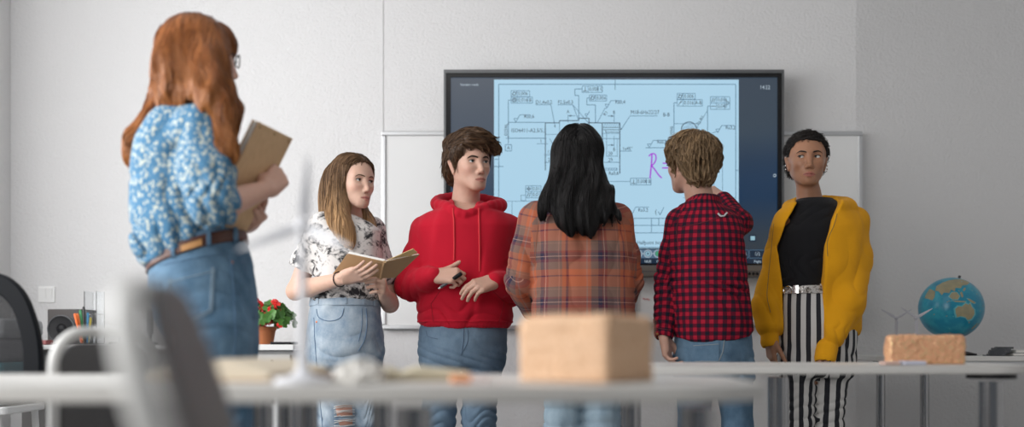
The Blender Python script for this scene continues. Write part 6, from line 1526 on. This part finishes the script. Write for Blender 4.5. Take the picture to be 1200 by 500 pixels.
# ------------------------------------------------------------------ boy in the red hoodie
def boy_red():
    D = 4.10; j = lambda x, y, dd=0.0: J(x, y, D+dd)
    base = V3(j(545, 400)[0], D, 0); P_ = person(base, 'teenage boy in a red hoodie and blue jeans holding a black marker')
    f = heading(32, 1); H = Frame(j(560.8, 189.0, -.07) - f*.078*1.0, f, (-.05, 0, 1), 1.0)
    skin = skin_mat('fair skin', (.64, .39, .295), (.50, .19, .155), (.64, .27, .21))
    SR, SL = j(499, 271, .02), j(596, 271, .04); ER, EL = j(481, 334, -.01), j(604, 340, .0); WR, WL = j(509, 323, -.16), j(581, 329, -.15)
    hR, hL, kR, kL, aR, aL = j(519, 402), j(565, 402, .01), j(512, 490), j(561, 490), j(508, 610, .03), j(566, 610, .03)
    B = Field(); head_shape(B, H, male=True, jaw=.92, cheek=.95)
    nb = j(545, 246, .04); B.u(cap(H.p(0, -.018, -.06), nb, .054, .060), .025)
    rows = [row(398, 495, 592, .11, D), row(360, 496, 594, .115, D), row(300, 497, 597, .12, D), row(262, 494, 600, .115, D), row(246, 512, 580, .09, D), row(238, 530, 560, .06, D)]
    B.u(loft(inset(rows), .03), .03)
    n1 = unit(V3(.35, .75, -.2)); arm_shape(B, SR, ER, WR, hand=dict(d=unit(j(532, 318, -.18)-WR) + V3(.0, -.1, -.22), n=V3(-.1, .85, -.5), side=1, k=1.0, curls=((52, 72, 40), (56, 74, 40), (60, 74, 40), (64, 74, 40)), thumb=(42, -8, -8), thumb_n=.15, spread=2))
    arm_shape(B, SL, EL, WL, hand=dict(d=unit(j(560, 333, -.19)-WL)+V3(0, -.1, -.12), n=V3(.1, .85, -.5), side=-1, k=1.0, curls=((24, 30, 18), (27, 33, 20), (30, 36, 22), (33, 38, 22)), thumb=(24, 12, 10), thumb_n=.4, spread=0.5))
    leg_shape(B, hR, kR, aR); leg_shape(B, hL, kL, aL)
    lo, hi = V3(j(455, 0)[0], D-.30, 0), V3(j(625, 0)[0], D+.26, 1.76)
    B.obj('body', lo, hi, .0026, [skin], P_, refine=(H.C, .17), attrs=head_masks(H))
    eyes(H, heading(42, 2), mat('grey blue iris', (.10, .13, .13), .1), P_, brow=[(.011, .0125), (.024, .0175), (.038, .0185), (.051, .010)], browmat=mat('dark brown brows', (.035, .02, .012), .8), field=B, browr=.0036)
    # hoodie
    red = cloth_mat('red sweatshirt fleece', (.56, .012, .032), .9, 700, .08, .25, .06)
    T_ = Field(); rows = [row(383, 495, 596, .127, D), row(377, 492, 598, .133, D), row(366, 490.5, 599, .137, D), row(345, 492, 598, .138, D), row(300, 492, 600, .137, D), row(268, 490, 602, .130, D), row(252, 502, 592, .105, D), row(242, 522, 570, .085, D), row(234, 532, 560, .06, D)]
    T_.u(loft(rows, .014, 2.3), .02)
    T_.u(cap(j(530, 252, .03), SR, .052, .058), .05); T_.u(cap(j(562, 252, .04), SL, .052, .058), .05)
    for S, E, W in ((SR, ER, WR), (SL, EL, WL)):
        T_.u(cap(S, lerp(S, E, .5), .060, .062), .03); T_.u(cap(lerp(S, E, .5), E, .064, .058), .02); T_.u(cap(E, lerp(E, W, .72), .058, .047), .02); T_.u(cap(lerp(E, W, .72), lerp(E, W, .84), .052, .044), .008)
        T_.u(cap(lerp(E, W, .86), lerp(E, W, 1.0), .036, .034), .006)
    hood = [j(545, 251, -.115), j(525, 243, -.06), j(512, 239, .05), j(522, 234, .13), j(549, 232, .165), j(577, 237, .13), j(586, 241, .05), j(570, 243, -.05), j(547, 251, -.115)]
    hp = curve_pts(hood[:-1], 26, closed=True); hr = [.017+.011*abs(math.sin(math.pi*i/26))**.7 for i in range(26)]
    for i in range(26): T_.u(cap(hp[i], hp[(i+1) % 26], hr[i], hr[(i+1) % 26]), .012 if i == 0 else .007)
    T_.u(ell(j(550, 248, .15), (.10, .05, .065)), .03)
    nk = unit(H.p(0, -.018, -.06)-nb); T_.s(cap(j(544.5, 242, -.070), nb + nk*.06 + V3(0, -.012, 0), .042, .062), .012); T_.s(cap(nb + V3(0, -.01, -.02), nb + nk*.08, .060, .064), .006)
    wr = T_
    def folds_(P):
        lowr = np.clip((zy(330, D)-P[:, 2])/.15, 0, 1)
        g = .0035*warp(P, 5, 11) + .0050*folds(P, (.25, .1, 1), 7.5, 3, 1.1)*np.exp(-((P[:, 2]-zy(368, D))/.045)**2)
        for E, sd in ((ER, 4), (EL, 9)): g = g + .0045*folds(P, unit(E-V3(base[0], D, E[2]-.12)), 13, sd, .8)*np.exp(-((P-A(E))**2).sum(1)/.010)
        for S, sd in ((SR, 14), (SL, 19)): g = g + .0025*folds(P, (.7 if sd == 14 else -.7, 0, .7), 9, sd, .7)*np.exp(-((P-A(S)+A((0, 0, .07)))**2).sum(1)/.010)
        rib = (.0006*np.sin(P[:, 0]*500))*(P[:, 2] < zy(378.5, D))
        return g - .004*(np.abs(P[:, 2]-zy(377, D)) < .0025) + rib
    T_.d(folds_)
    ho = T_.obj('hoodie', lo, hi, .004, [red], P_)
    cord = mat('red cord', (.62, .03, .04), .8); G = Geo(); seam(G, T_, [(531, 244), (532, 262), (532.5, 285), (532, 305)], D-.3, .0036, 22, .0015, sides=7); G.build('drawstring', cord, P_)
    G = Geo(); seam(G, T_, [(561, 244), (561.5, 262), (562, 290), (562, 318)], D-.3, .0036, 22, .0015, sides=7); G.build('drawstring', cord, P_)
    sm = mat('red seam', (.34, .008, .02), .9); G = Geo()
    seam(G, T_, [(508, 377), (505, 356), (516, 340)], D-.3, .0016, 18, .0003); seam(G, T_, [(585, 377), (591, 354), (577, 340)], D-.3, .0016, 18, .0003)
    G.build('pocket_seam', sm, P_)
    # jeans
    den = denim_mat('mid blue denim', (.22, .31, .40), (.115, .18, .26), 6, .35); J_ = Field()
    rows = [row(428, 497, 588, .10, D), row(412, 493, 591, .115, D), row(395, 492, 593, .120, D), row(368, 497, 591, .112, D)]
    trousers(J_, rows, j(518, 415), j(514, 490), aR+V3(0, 0, .03), j(566, 415, .01), j(561, 490), aL+V3(0, 0, .03), .088, .066, .062)
    J_.s(cap(j(540.5, 436, -.2), j(540.5, 436, .2), .004), .02); J_.s(cap(j(537.5, 520, -.2), j(541, 440, -.2), .022, .004), .008)
    J_.d(lambda P: .0028*folds(P, (.5, .2, .85), 10, 5, 1.0)*np.exp(-((P[:, 2]-zy(425, D))/.09)**2) + .002*warp(P, 7, 2) + .004*folds(P, (0, .2, 1), 9, 7, 1.2)*np.exp(-((P[:, 2]-zy(490, D))/.07)**2))
    J_.obj('jeans', V3(lo[0], lo[1], .06), V3(hi[0], hi[1], zy(362, D)), .005, [den], P_)
    st = mat('denim stitching', (.10, .15, .22), .9); G = Geo()
    seam(G, J_, [(543.5, 385), (543, 400), (540.5, 416)], D-.3, .0018, 16); seam(G, J_, [(548, 386), (548, 400), (541, 414)], D-.3, .0014, 18, curve=True); seam(G, J_, [(499, 387), (502, 394), (513, 397)], D-.3, .0014, 14, curve=True)
    G.build('fly_seam', st, P_)
    for a in (aR, aL): shoe(P_, a, (0, -1, 0), M_SHOEW, M_SOLE)
    # hair: swept fringe
    hm = hair_mat('dark brown hair', (.026, .013, .008), (.17, .095, .050)); S = scalp(H, .012, line=[(-.2, -.05), (-.07, -.055), (-.05, -.05), (-.036, -.030), (-.026, .026), (-.004, .030), (.006, .020), (.014, -.012), (.022, -.010), (.032, .014), (.045, .040), (.062, .060), (.13, .068)])
    S.u(H.ell((.000, .030, .104), (.060, .062, .034)), .02); S.u(H.ell((.022, .080, .082), (.046, .032, .030)), .02); S.u(H.ell((.060, .086, .062), (.024, .024, .016)), .018); S.u(H.ell((.078, .090, .050), (.014, .016, .009)), .012); S.u(H.ell((-.03, .066, .082), (.036, .030, .026)), .02)
    S.u(H.ell((-.01, -.045, .090), (.066, .060, .038)), .025); S.u(H.ell((-.055, .0, .05), (.030, .06, .040)), .02)
    for q in (-1, 1): S.s(H.ell((q*.090, -.008, -.016), (.030, .027, .040)), .006)
    Lx, fx, ux = A(H.L), A(H.f), A(H.u)
    def ridge(P):
        X = P-A(H.C); return .0045*folds(P, H.L*.5-H.f*.9+H.u*.5, 16, 3, .9) + .003*warp(P, 20, 5)
    S.d(ridge)
    def flow(P):
        X = (P-A(H.C)); x, y, z = X@Lx, X@fx, X@ux
        top = np.clip((z-.045)/.03, 0, 1)[:, None]
        sweep = fx*.9 + Lx*(.5+1.0*np.clip(y/.08, 0, 1))[:, None] + ux*(.35-np.clip((y-.04)/.03, 0, 1)*.75)[:, None]
        side = -ux*.9 - fx*.05
        return sweep*top + side*(1-top)
    hairdo('hair', S, H.C-.2, H.C+.2, flow, 5200, (.03, .085), [hm], P_, .0035, .0010, 5, None, .007, .2, clump=.014, ends=.5, stop=.12, dead=lambda P: (lambda X: (np.abs(X[:, 0]) > .055) & (X[:, 1] > -.034) & (X[:, 1] < .014) & (X[:, 2] < .018))(H.loc(P)))
    # marker in his right hand
    a, b = j(514, 338, -.185), j(541, 320, -.215); me_ = empty('marker_pen', a, 'black marker held in the hand of the boy in the red hoodie', 'pen')
    G = Geo(); G.tube([a, lerp(a, b, .12)], [.003, .0045], 12); G.build('tip', M_WHITE, me_)
    G = Geo(); G.tube([lerp(a, b, .10), lerp(a, b, .66)], .0062, 14); G.build('barrel', mat('grey marker barrel', (.09, .09, .10), .4), me_)
    G = Geo(); G.tube([lerp(a, b, .64), lerp(a, b, .97), b], [.0082, .0082, .006], 14); G.build('pen_cap', M_BLACK, me_)
boy_red()
# ------------------------------------------------------------------ girl with long black hair, seen from behind
def plaid(name, up, us, vp, vs_, base, rough=.9, fine=.16):
    """woven check: colour bands (position, colour, strength) along u and v"""
    m = mat(name, base, rough); n = NT(m); u, v_ = cloth_uv(n); o = n.obj()
    wob = n.math('MULTIPLY', n.math('SUBTRACT', n.noise(6, 2, vec=o), .5), .006)
    def bands(x, per, st):
        f = n.math('FRACT', n.math('MULTIPLY', n.math('ADD', x, wob), 1/per)); return n.ramp(f, st, 'CONSTANT')
    cu, cv = bands(u, up, us), bands(v_, vp, vs_); c = n.mix(.5, cu, cv); c = n.mix(.55, c, n.mix(1.0, cu, cv, 'MULTIPLY')) if False else c
    c = n.mix(n.math('MULTIPLY', n.noise(420, 2, vec=o), fine), c, n.mix(.5, c, (.05, .04, .045))); c = n.mix(n.math('MULTIPLY', n.noise(12, 3, vec=o),   .12), c, n.mix(.6, c, (.5, .38, .33)))
    n.color(c); n.bump(n.noise(600, 2, vec=o), .2, .0012); m.node_tree.nodes['Principled BSDF'].inputs['Specular IOR Level'].default_value = .12; m.node_tree.nodes['Principled BSDF'].inputs['Sheen Weight'].default_value = .03
    return m
def girl_back():
    D = 3.80; j = lambda x, y, dd=0.0: J(x, y, D+dd)
    P_ = person(V3(j(682, 400)[0], D, 0), 'girl with long black hair and rust plaid overshirt seen from behind')
    f = heading(176); H = Frame(j(678, 185, .02), f, (.0, 0, 1), .98)
    skin = skin_mat('olive skin', (.58, .36, .26), (.5, .2, .17), (.6, .3, .24))
    SL, SR = j(627, 256, 0), j(723, 256, 0); EL, ER = j(612, 330, .03), j(738, 330, .04); WL, WR = j(627, 366, .20), j(734, 350, .22)
    hL, hR, kL, kR, aL, aR = j(662, 408), j(704, 408), j(660, 498), j(705, 498), j(658, 630), j(706, 630)
    B = Field(); head_shape(B, H); nb = j(680, 238, .02); B.u(cap(H.p(0, -.02, -.055), nb, .047, .052), .022)
    rows = [row(405, 634, 732, .11, D), row(350, 640, 728, .10, D), row(300, 632, 732, .105, D), row(260, 632, 728, .10, D), row(245, 645, 715, .08, D), row(236, 662, 700, .06, D)]
    B.u(loft(inset(rows, .014), .03), .04); B.u(cap(j(662, 246), SL, .036, .042), .03); B.u(cap(j(698, 246), SR, .036, .042), .03)
    arm_shape(B, SL, EL, WL, .95, hand=dict(d=unit(j(660, 360, .27)-WL), n=V3(0, -1, .1), side=-1, k=.93, curls=((25, 35, 20),)*4))
    arm_shape(B, SR, ER, WR, .95, hand=dict(d=unit(j(706, 344, .27)-WR), n=V3(0, -1, .1), side=1, k=.93, curls=((25, 35, 20),)*4))
    leg_shape(B, hL, kL, aL, f=(0, 1, 0)); leg_shape(B, hR, kR, aR, f=(0, 1, 0))
    lo, hi = V3(j(585, 0)[0], D-.28, 0), V3(j(762, 0)[0], D+.45, 1.70)
    B.obj('body', lo, hi, .003, [skin], P_, refine=(H.C, .17), attrs=head_masks(H))
    eyes(H, f, mat('brown iris', (.05, .025, .012), .1), P_)
    rust, taup, navy, plum, cream, lt = (.50, .135, .062), (.21, .125, .10), (.022, .024, .062), (.15, .032, .052), (.52, .36, .30), (.40, .205, .155)
    us = [(0, rust), (.20, lt), (.225, rust), (.28, taup), (.40, navy), (.47, plum), (.50, cream), (.512, plum), (.56, taup), (.74, lt), (.76, taup), (.80, rust), (.86, plum), (.90, rust)]
    vs_ = [(0, rust), (.14, plum), (.17, rust), (.30, taup), (.46, plum), (.52, navy), (.575, cream), (.592, navy), (.66, plum), (.70, taup), (.86, lt), (.875, taup), (.92, rust)]
    pm = plaid('rust plaid flannel',   .205, us, .170, vs_, rust)
    T_ = Field(); rows = [row(434, 622, 746, .135, D, 0, .01), row(410, 623, 746, .135, D), row(380, 624, 744, .130, D), row(330, 626, 741, .125, D), row(290, 625, 738, .125, D), row(264, 624, 733, .118, D), row(250, 634, 724, .100, D), row(240, 648, 710, .082, D), row(230, 660, 700, .065, D)]
    T_.u(loft(rows, .012, 2.3), .02); T_.u(cap(j(660, 246), SL, .045, .056), .04); T_.u(cap(j(700, 246), SR, .045, .056), .04)
    T_.u(cap(SL, lerp(SL, EL, .55), .060, .064), .025); T_.u(cap(lerp(SL, EL, .55), EL, .067, .065), .02); T_.u(cap(EL, lerp(EL, WL, .9), .065, .048), .012)
    T_.u(cap(SR, lerp(SR, ER, .55), .056, .055), .025); T_.u(cap(lerp(SR, ER, .55), ER, .055, .050), .02); T_.u(cap(ER, lerp(ER, WR, .9), .052, .042), .012)
    def ff(P):
        g = .002*warp(P, 5, 3) + .0035*folds(P, (1, 0, .12), 5, 4, .7)*np.clip((zy(262, D)-P[:, 2])/.12, 0, 1)*np.exp(-((P[:, 0]-j(684, 0)[0])/.15)**2)
        for E, sd in ((EL, 3), (ER, 7)): g = g + .005*folds(P, (.5 if sd == 3 else -.5, .3, 1), 11, sd, .9)*np.exp(-((P-A(E))**2).sum(1)/.012)
        for S, sd in ((SL, 4), (SR, 8)): g = g + .004*folds(P, (1, 0, .35 if sd == 4 else -.35), 9, sd, .6)*np.exp(-((P-A(S)+A((0, 0, .11)))**2).sum(1)/.012)
        return g
    T_.d(ff)
    ct, pt = torso_chart(j(684, 0)[0], D, .185, .125, 0); cL, pL = limb_chart(SL, EL, .060, (.03, .02)); cR, pR = limb_chart(SR, ER, .055, (.05, .06)); dL, qL = limb_chart(EL, WL, .055, (.02, .04)); dR, qR = limb_chart(ER, WR, .05, (.06, .01))
    tb = loft(rows, 0)
    charts = [(lambda P: tb(P)-.012, ct, pt), (cap(SL, EL, .058), cL, pL), (cap(SR, ER, .052), cR, pR), (cap(EL, WL, .06, .05), dL, qL), (cap(ER, WR, .05, .045), dR, qR)]
    T_.obj('plaid_overshirt', lo+V3(0, 0, .55), hi, .0042, [pm], P_, charts=charts)
    se = mat('rust seam', (.34, .13, .08), .9); G = Geo()
    seam(G, T_, [(634, 253), (660, 251.5), (690, 251.5), (726, 253)], D-.3, .0018, 30, .0002); seam(G, T_, [(634, 252), (630, 268), (628, 290), (627, 315)], D-.3, .0016, 24, .0002, curve=True); seam(G, T_, [(727, 252), (732, 270), (735, 295), (738, 318)], D-.3, .0016, 24, .0002, curve=True)
    G.build('seams', se, P_)
    den = denim_mat('pale blue denim', (.42, .53, .60), (.24, .34, .43), 6, .3); K = Field()
    rows = [row(450, 636, 732, .11, D), row(425, 634, 734, .12, D), row(400, 638, 730, .11, D)]
    trousers(K, rows, j(660, 430), j(660, 500), aL+V3(0, 0, .03), j(705, 430), j(705, 500), aR+V3(0, 0, .03), .076, .068, .068); K.d(lambda P: .003*warp(P, 8, 3) + .003*folds(P, (0, 0, 1), 8, 5, 1.2)*np.exp(-((P[:, 2]-zy(490, D))/.1)**2))
    K.s(cap(j(682.5, 470, -.2), j(682.5, 640, -.2), .008), .02)
    K.obj('jeans', V3(lo[0], D-.28, .05), V3(hi[0], D+.28, zy(398, D)), .006, [den], P_)
    for a in (aL, aR): shoe(P_, a, (0, 1, 0), M_SHOEW, M_SOLE)
    # long black hair down the back
    hm = hair_mat('glossy black hair', (.0025, .0022, .0026), (.010, .008, .008), rough=.36); S = scalp(H, .012, line=[(-.2, -.4), (-.02, -.4), (.03, -.2), (.045, .02), (.06, .05), (.13, .07)])
    rws = [(277, 664, 692, .014, -.115), (271, 653, 699, .022, -.112), (258, 647, 709, .030, -.105), (244, 641, 716, .038, -.092), (228, 640, 716, .056, -.062), (210, 643, 711, .080, -.022), (190, 647, 707, .098, .012), (170, 650, 706, .105, .035), (156, 657, 698, .085, .045), (148.5, 667, 688, .04, .05)]
    S.u(loft([row(y, a, b, dep, D-.03, 0, o_) for y, a, b, dep, o_ in rws], .012), .02)
    S.limb([j(710, 225, -.06), j(718, 244, -.115), j(726, 258, -.12)], [.026, .018, .004], .012, V3(0, 1, 0), .6, 10); S.limb([j(645, 222, -.06), j(638, 238, -.11), j(635, 252, -.115)], [.024, .016, .004], .012, V3(0, 1, 0), .6, 10)
    S.d(lambda P: (.006*np.sin(P[:, 0]*80 + 2.2*np.sin(P[:, 2]*16) + warp(P, 4, 2)) + .0025*np.sin(P[:, 0]*210 + 3*np.sin(P[:, 2]*11)))*np.clip((1.62-P[:, 2])/.2, .15, 1))
    def flow(P):
        z = P[:, 2]; x = P[:, 0]-H.C[0]; top = np.clip((z-zy(172, D))/.06, 0, 1)[:, None]
        o_ = np.stack([np.sign(x)*.8, np.full(len(P), -.5), np.full(len(P), -.35)], 1); dn = np.stack([.20*np.sin(z*17 + x*9) + x*.5*np.clip((zy(180, D)-z)/.1, 0, 1)*np.clip((z-zy(245, D))/.1, 0, 1), np.zeros(len(P)), -np.ones(len(P))], 1)
        return (o_*top + dn*(1-top)).astype(f32)
    hairdo('hair', S, V3(lo[0], D-.25, 1.14), V3(hi[0], D+.2, 1.72), flow, 5600, (.16, .46), [hm], P_, .0042, .0011, 9, lambda v: v[:, 2] > zy(235, D), .005, .06, step=.010, clump=.012, ends=.25)
girl_back()
# ------------------------------------------------------------------ boy in the red and black checked shirt
def boy_plaid():
    D = 3.85; j = lambda x, y, dd=0.0: J(x, y, D+dd)
    P_ = person(V3(j(835, 400)[0], D, 0), 'boy in a red and black checked shirt seen from behind writing on the screen')
    f = heading(214, -2); H = Frame(j(809.5, 190, .02), f, (.02, .0, 1), .95)
    skin = skin_mat('rosy skin', (.62, .37, .28), (.5, .2, .17), (.66, .27, .21))
    SL, SR = j(797, 260, -.01), j(861, 260, .04); EL, ER = j(782, 328, .02), j(867, 261, .30); WL, WR = j(778, 391, -.04), j(846, 232, .48)
    hL, hR, kL, kR, aL, aR = j(815, 408), j(857, 408), j(815, 498), j(864, 498), j(814, 628), j(866, 628)
    B = Field(); head_shape(B, H, male=True); nb = j(822, 243, .02); B.u(cap(H.p(0, -.02, -.05), nb, .051, .056), .022)
    rows = [row(405, 793, 878, .11, D), row(350, 790, 874, .105, D), row(300, 788, 870, .11, D), row(268, 788, 868, .10, D), row(252, 796, 852, .08, D), row(242, 808, 838, .06, D)]
    B.u(loft(inset(rows, .014), .03), .04); B.u(cap(j(810, 252), SL, .034, .042), .03); B.u(cap(j(838, 252), SR, .034, .042), .03)
    arm_shape(B, SL, EL, WL, .95, hand=dict(d=V3(.16, -.05, -1), n=V3(.9, -.45, .1), side=-1, k=.95, curls=((22, 34, 20), (28, 38, 22), (34, 40, 24), (38, 42, 24)), thumb=(24, 10, 8), spread=2))
    arm_shape(B, SR, ER, WR, .95, hand=dict(d=unit(j(820, 215, .58)-WR), n=V3(-.3, .8, -.4), side=-1, k=.95, curls=((45, 60, 30),)*4, thumb=(30, 20, 10)))
    leg_shape(B, hL, kL, aL, f=(0, 1, 0)); leg_shape(B, hR, kR, aR, f=(0, 1, 0))
    lo, hi = V3(j(750, 0)[0], D-.28, 0), V3(j(905, 0)[0], D+.72, 1.68)
    B.obj('body', lo, hi, .0027, [skin], P_, refine=(H.C, .17), attrs=head_masks(H))
    eyes(H, f, mat('grey iris', (.08, .1, .1), .1), P_)
    # shirt
    m = mat('red and black check', (.4, .02, .04), .88); n = NT(m); u, v_ = cloth_uv(n); o = n.obj(); p = .0295
    su = n.math('LESS_THAN', n.math('FRACT', n.math('MULTIPLY', u, 1/p)), .5); sv = n.math('LESS_THAN', n.math('FRACT', n.math('MULTIPLY', v_, 1/p)), .5)
    both = n.math('MULTIPLY', su, sv); one = n.math('SUBTRACT', n.math('ADD', su, sv), n.math('MULTIPLY', both, 2.0))
    c = n.mix(one, (.44, .016, .040), (.125, .010, .026)); c = n.mix(both, c, (.014, .014, .026)); c = n.mix(n.math('MULTIPLY', n.noise(450, 2, vec=o), .25), c, (.05, .01, .02))
    n.color(c); n.bump(n.noise(600, 2, vec=o), .2, .0012); n.b.inputs['Specular IOR Level'].default_value = .12
    T_ = Field(); rows = [row(404, 795, 878, .118, D, 0, .0), row(394, 791, 880, .128, D), row(375, 789, 880, .128, D), row(340, 787, 875, .124, D), row(300, 785, 871, .124, D), row(275, 785, 869, .118, D), row(258, 790, 864, .104, D), row(247, 800, 850, .086, D), row(238, 806, 838, .07, D), row(230, 808, 836, .062, D, 0, .01)]
    T_.u(loft(rows, .010, 2.2), .02); T_.u(cap(j(812, 252), SL, .044, .050), .04); T_.u(cap(j(838, 252), SR, .044, .052), .04)
    T_.u(cap(SL, lerp(SL, EL, .5), .052, .052), .025); T_.u(cap(lerp(SL, EL, .5), EL, .052, .047), .02); T_.u(cap(EL, lerp(EL, WL, .78), .047, .040), .012); T_.u(cap(lerp(EL, WL, .82), lerp(EL, WL, 1.0), .037, .036), .006)
    T_.u(cap(SR, ER, .054, .052), .025); T_.u(cap(ER, lerp(ER, WR, .9), .052, .038), .012)
    col = [j(808, 240, -.045), j(822, 235, -.065), j(836, 232, -.03), j(841, 236, .05), j(828, 240, .12), j(806, 242, .10), j(799, 244, .03)]
    cp = curve_pts(col, 24, closed=True)
    for i in range(24): T_.u(cap(cp[i], cp[(i+1) % 24], .0145, .0145), .010 if i == 0 else .005)
    def ff(P):
        g = .002*warp(P, 5, 6) + .005*folds(P, (.75, .1, .66), 6.5, 4, .8)*np.exp(-((P[:, 2]-zy(345, D))/.14)**2)*np.exp(-((P[:, 0]-j(848, 0)[0])/.12)**2)
        g = g + .0055*folds(P, (.35, .2, 1), 12, 3, .9)*np.exp(-((P-A(EL))**2).sum(1)/.012) + .005*folds(P, (-.5, .2, 1), 11, 8, .7)*np.exp(-((P-A(SR)+A((0.02, 0, .05)))**2).sum(1)/.008) + .004*folds(P, (.3, .2, 1), 14, 13, .9)*np.exp(-((P-A(lerp(EL, WL, .75)))**2).sum(1)/.006)
        return g
    T_.d(ff)
    hx = lambda P: np.interp(P[:, 0], [j(x, 0)[0] for x in (785, 792, 805, 820, 850, 872, 882)], [zy(y, D) for y in (390, 395, 400, 401, 399, 394, 386)])
    T_.i(lambda P: np.where(P[:, 2] < zy(360, D), np.where(np.linalg.norm(P-A(WL), axis=1) < .16, np.where(P[:, 0] < j(787, 0)[0], -.05, hx(P)-P[:, 2]), hx(P)-P[:, 2]), -.05).astype(f32)*.8, .003)
    T_.s(cap(nb + V3(0, -.01, .01), H.p(0, -.02, -.02), .053, .062), .005); T_.s(cap(lerp(EL, WL, 1.02), lerp(EL, WL, 1.2), .029), .003)
    ct, pt = torso_chart(j(829, 0)[0], D, .142, .124, 0); cL, pL = limb_chart(SL, EL, .051, (.01, .0)); dL, qL = limb_chart(EL, WL, .043, (.01, .012)); cR, pR = limb_chart(SR, ER, .053, (0, 0)); dR, qR = limb_chart(ER, WR, .045)
    tb = loft(rows, 0); yk = lambda P: np.where((P[:, 2] > zy(262, D)+.10*np.clip(P[:, 0]-j(829, 0)[0], -1, 1)), 1, 0)
    charts = [(lambda P: tb(P)-.010, ct, pt), (cap(SL, EL, .049), cL, pL), (cap(EL, WL, .047, .038), dL, qL), (cap(SR, ER, .050), cR, pR), (cap(ER, WR, .05, .04), dR, qR)]
    T_.obj('checked_shirt', lo+V3(0, 0, .75), hi, .0040, [m], P_, charts=charts, drop=200)
    sm = mat('dark red seam', (.12, .012, .025), .9); G = Geo()
    seam(G, T_, [(797, 266), (822, 261), (850, 253), (868, 250)], D-.3, .0018, 30, .0004, curve=True); G.build('yoke_seam', sm, P_); G = Geo(); seam(G, T_, [(797, 252), (793, 268), (795, 290), (798, 312)], D-.3, .0016, 26, .0003, curve=True)
    G.build('armhole_seam', sm, P_); G = Geo(); seam(G, T_, [(770, 384), (786, 387)], D-.3, .0016, 10, .0004)
    G.build('cuff_seam', sm, P_)
    G = Geo(); seam(G, T_, [(841, 250.5), (844, 253.5), (848, 253.5), (851.5, 250)], D-.3, .0034, 16, .004, sides=8); G.build('locker_loop', mat('pale grey ribbon', (.55, .56, .58), .7), P_)
    rivet(P_, T_, (770.5, 391), D-.3, mat('amber button', (.35, .16, .05), .35), .005, 'cuff_button')
    # jeans
    den = denim_mat('worn blue denim', (.17, .27, .37), (.07, .13, .205), 8, .3); K = Field()
    rows = [row(440, 793, 880, .115, D), row(420, 791, 881, .125, D), row(400, 792, 880, .122, D), row(375, 796, 876, .105, D)]
    trousers(K, rows, j(815, 425), j(814, 500), aL+V3(0, 0, .03), j(858, 425), j(864, 500), aR+V3(0, 0, .03), .076, .058, .058); K.s(cap(j(838, 455, -.2), j(838, 640, -.2), .010), .02)
    K.d(lambda P: .003*warp(P, 8, 3) + .0045*folds(P, (.3, 0, 1), 8, 5, 1.1)*np.exp(-((P[:, 2]-zy(435, D))/.08)**2))
    K.obj('jeans', V3(lo[0], D-.28, .05), V3(hi[0], D+.28, zy(373, D)), .0052, [den], P_)
    pk = mat('denim pocket', (.19, .29, .38), .85); G = Geo(); patch(G, K, ((812, 402), (843, 400), (842, 424), (814, 424)), D-.3, 10, 8, .0025); G.build('back_pocket', den, P_)
    G = Geo(); patch(G, K, ((854, 399), (878, 397), (877, 422), (855, 423)), D-.3, 10, 8, .0025); G.build('back_pocket', den, P_)
    G = Geo(); seam(G, K, [(849, 396), (847, 412), (840, 428)], D-.3, .0018, 16); seam(G, K, [(813, 405), (842, 403)], D-.3, .0014, 12, .003); seam(G, K, [(815, 423), (841, 423)], D-.3, .0014, 12, .003)
    G.build('seams', mat('tan denim stitch', (.25, .28, .30), .9), P_)
    for a in (aL, aR): shoe(P_, a, (0, 1, 0), M_SHOEW, M_SOLE)
    # mop of dark blond hair
    hm = hair_mat('dark blond hair', (.085, .050, .026), (.42, .28, .155), rough=.4); S = scalp(H, .009, line=[(-.2, -.098), (-.06, -.098), (-.04, -.07), (-.02, -.025), (.0, -.015), (.02, -.035), (.035, -.01), (.05, .02), (.13, .03)])
    S.u(H.ell((0, -.040, .022), (.080, .078, .082)), .02); S.u(H.ell((0, -.058, -.062), (.055, .048, .035)), .025); S.u(H.ell((0, .04, .07), (.068, .062, .040)), .02)
    S.s(H.ell((.095, -.006, -.022), (.030, .022, .030)), .008)
    crown = H.p(-.012, -.055, .115)
    def ridge(P):
        X = P-A(crown); d = X/np.maximum(np.linalg.norm(X, axis=1, keepdims=True), 1e-4); return .004*warp(d*.25+P*.10, 14, 5) + .003*warp(d*.3, 34, 8)
    S.d(ridge); ux = A(H.u)
    def flow(P):
        X = P-A(crown); X = X/np.maximum(np.linalg.norm(X, axis=1, keepdims=True), 1e-4); return X*.8 - ux*1.0 + np.cross(np.broadcast_to(ux, X.shape), X)*.22
    hairdo('hair', S, H.C-.25, H.C+.25, flow, 9500, (.06, .14), [hm], P_, .0038, .0008, 7, None, .006, .05, clump=.012, ends=.45, stop=.25)
boy_plaid()
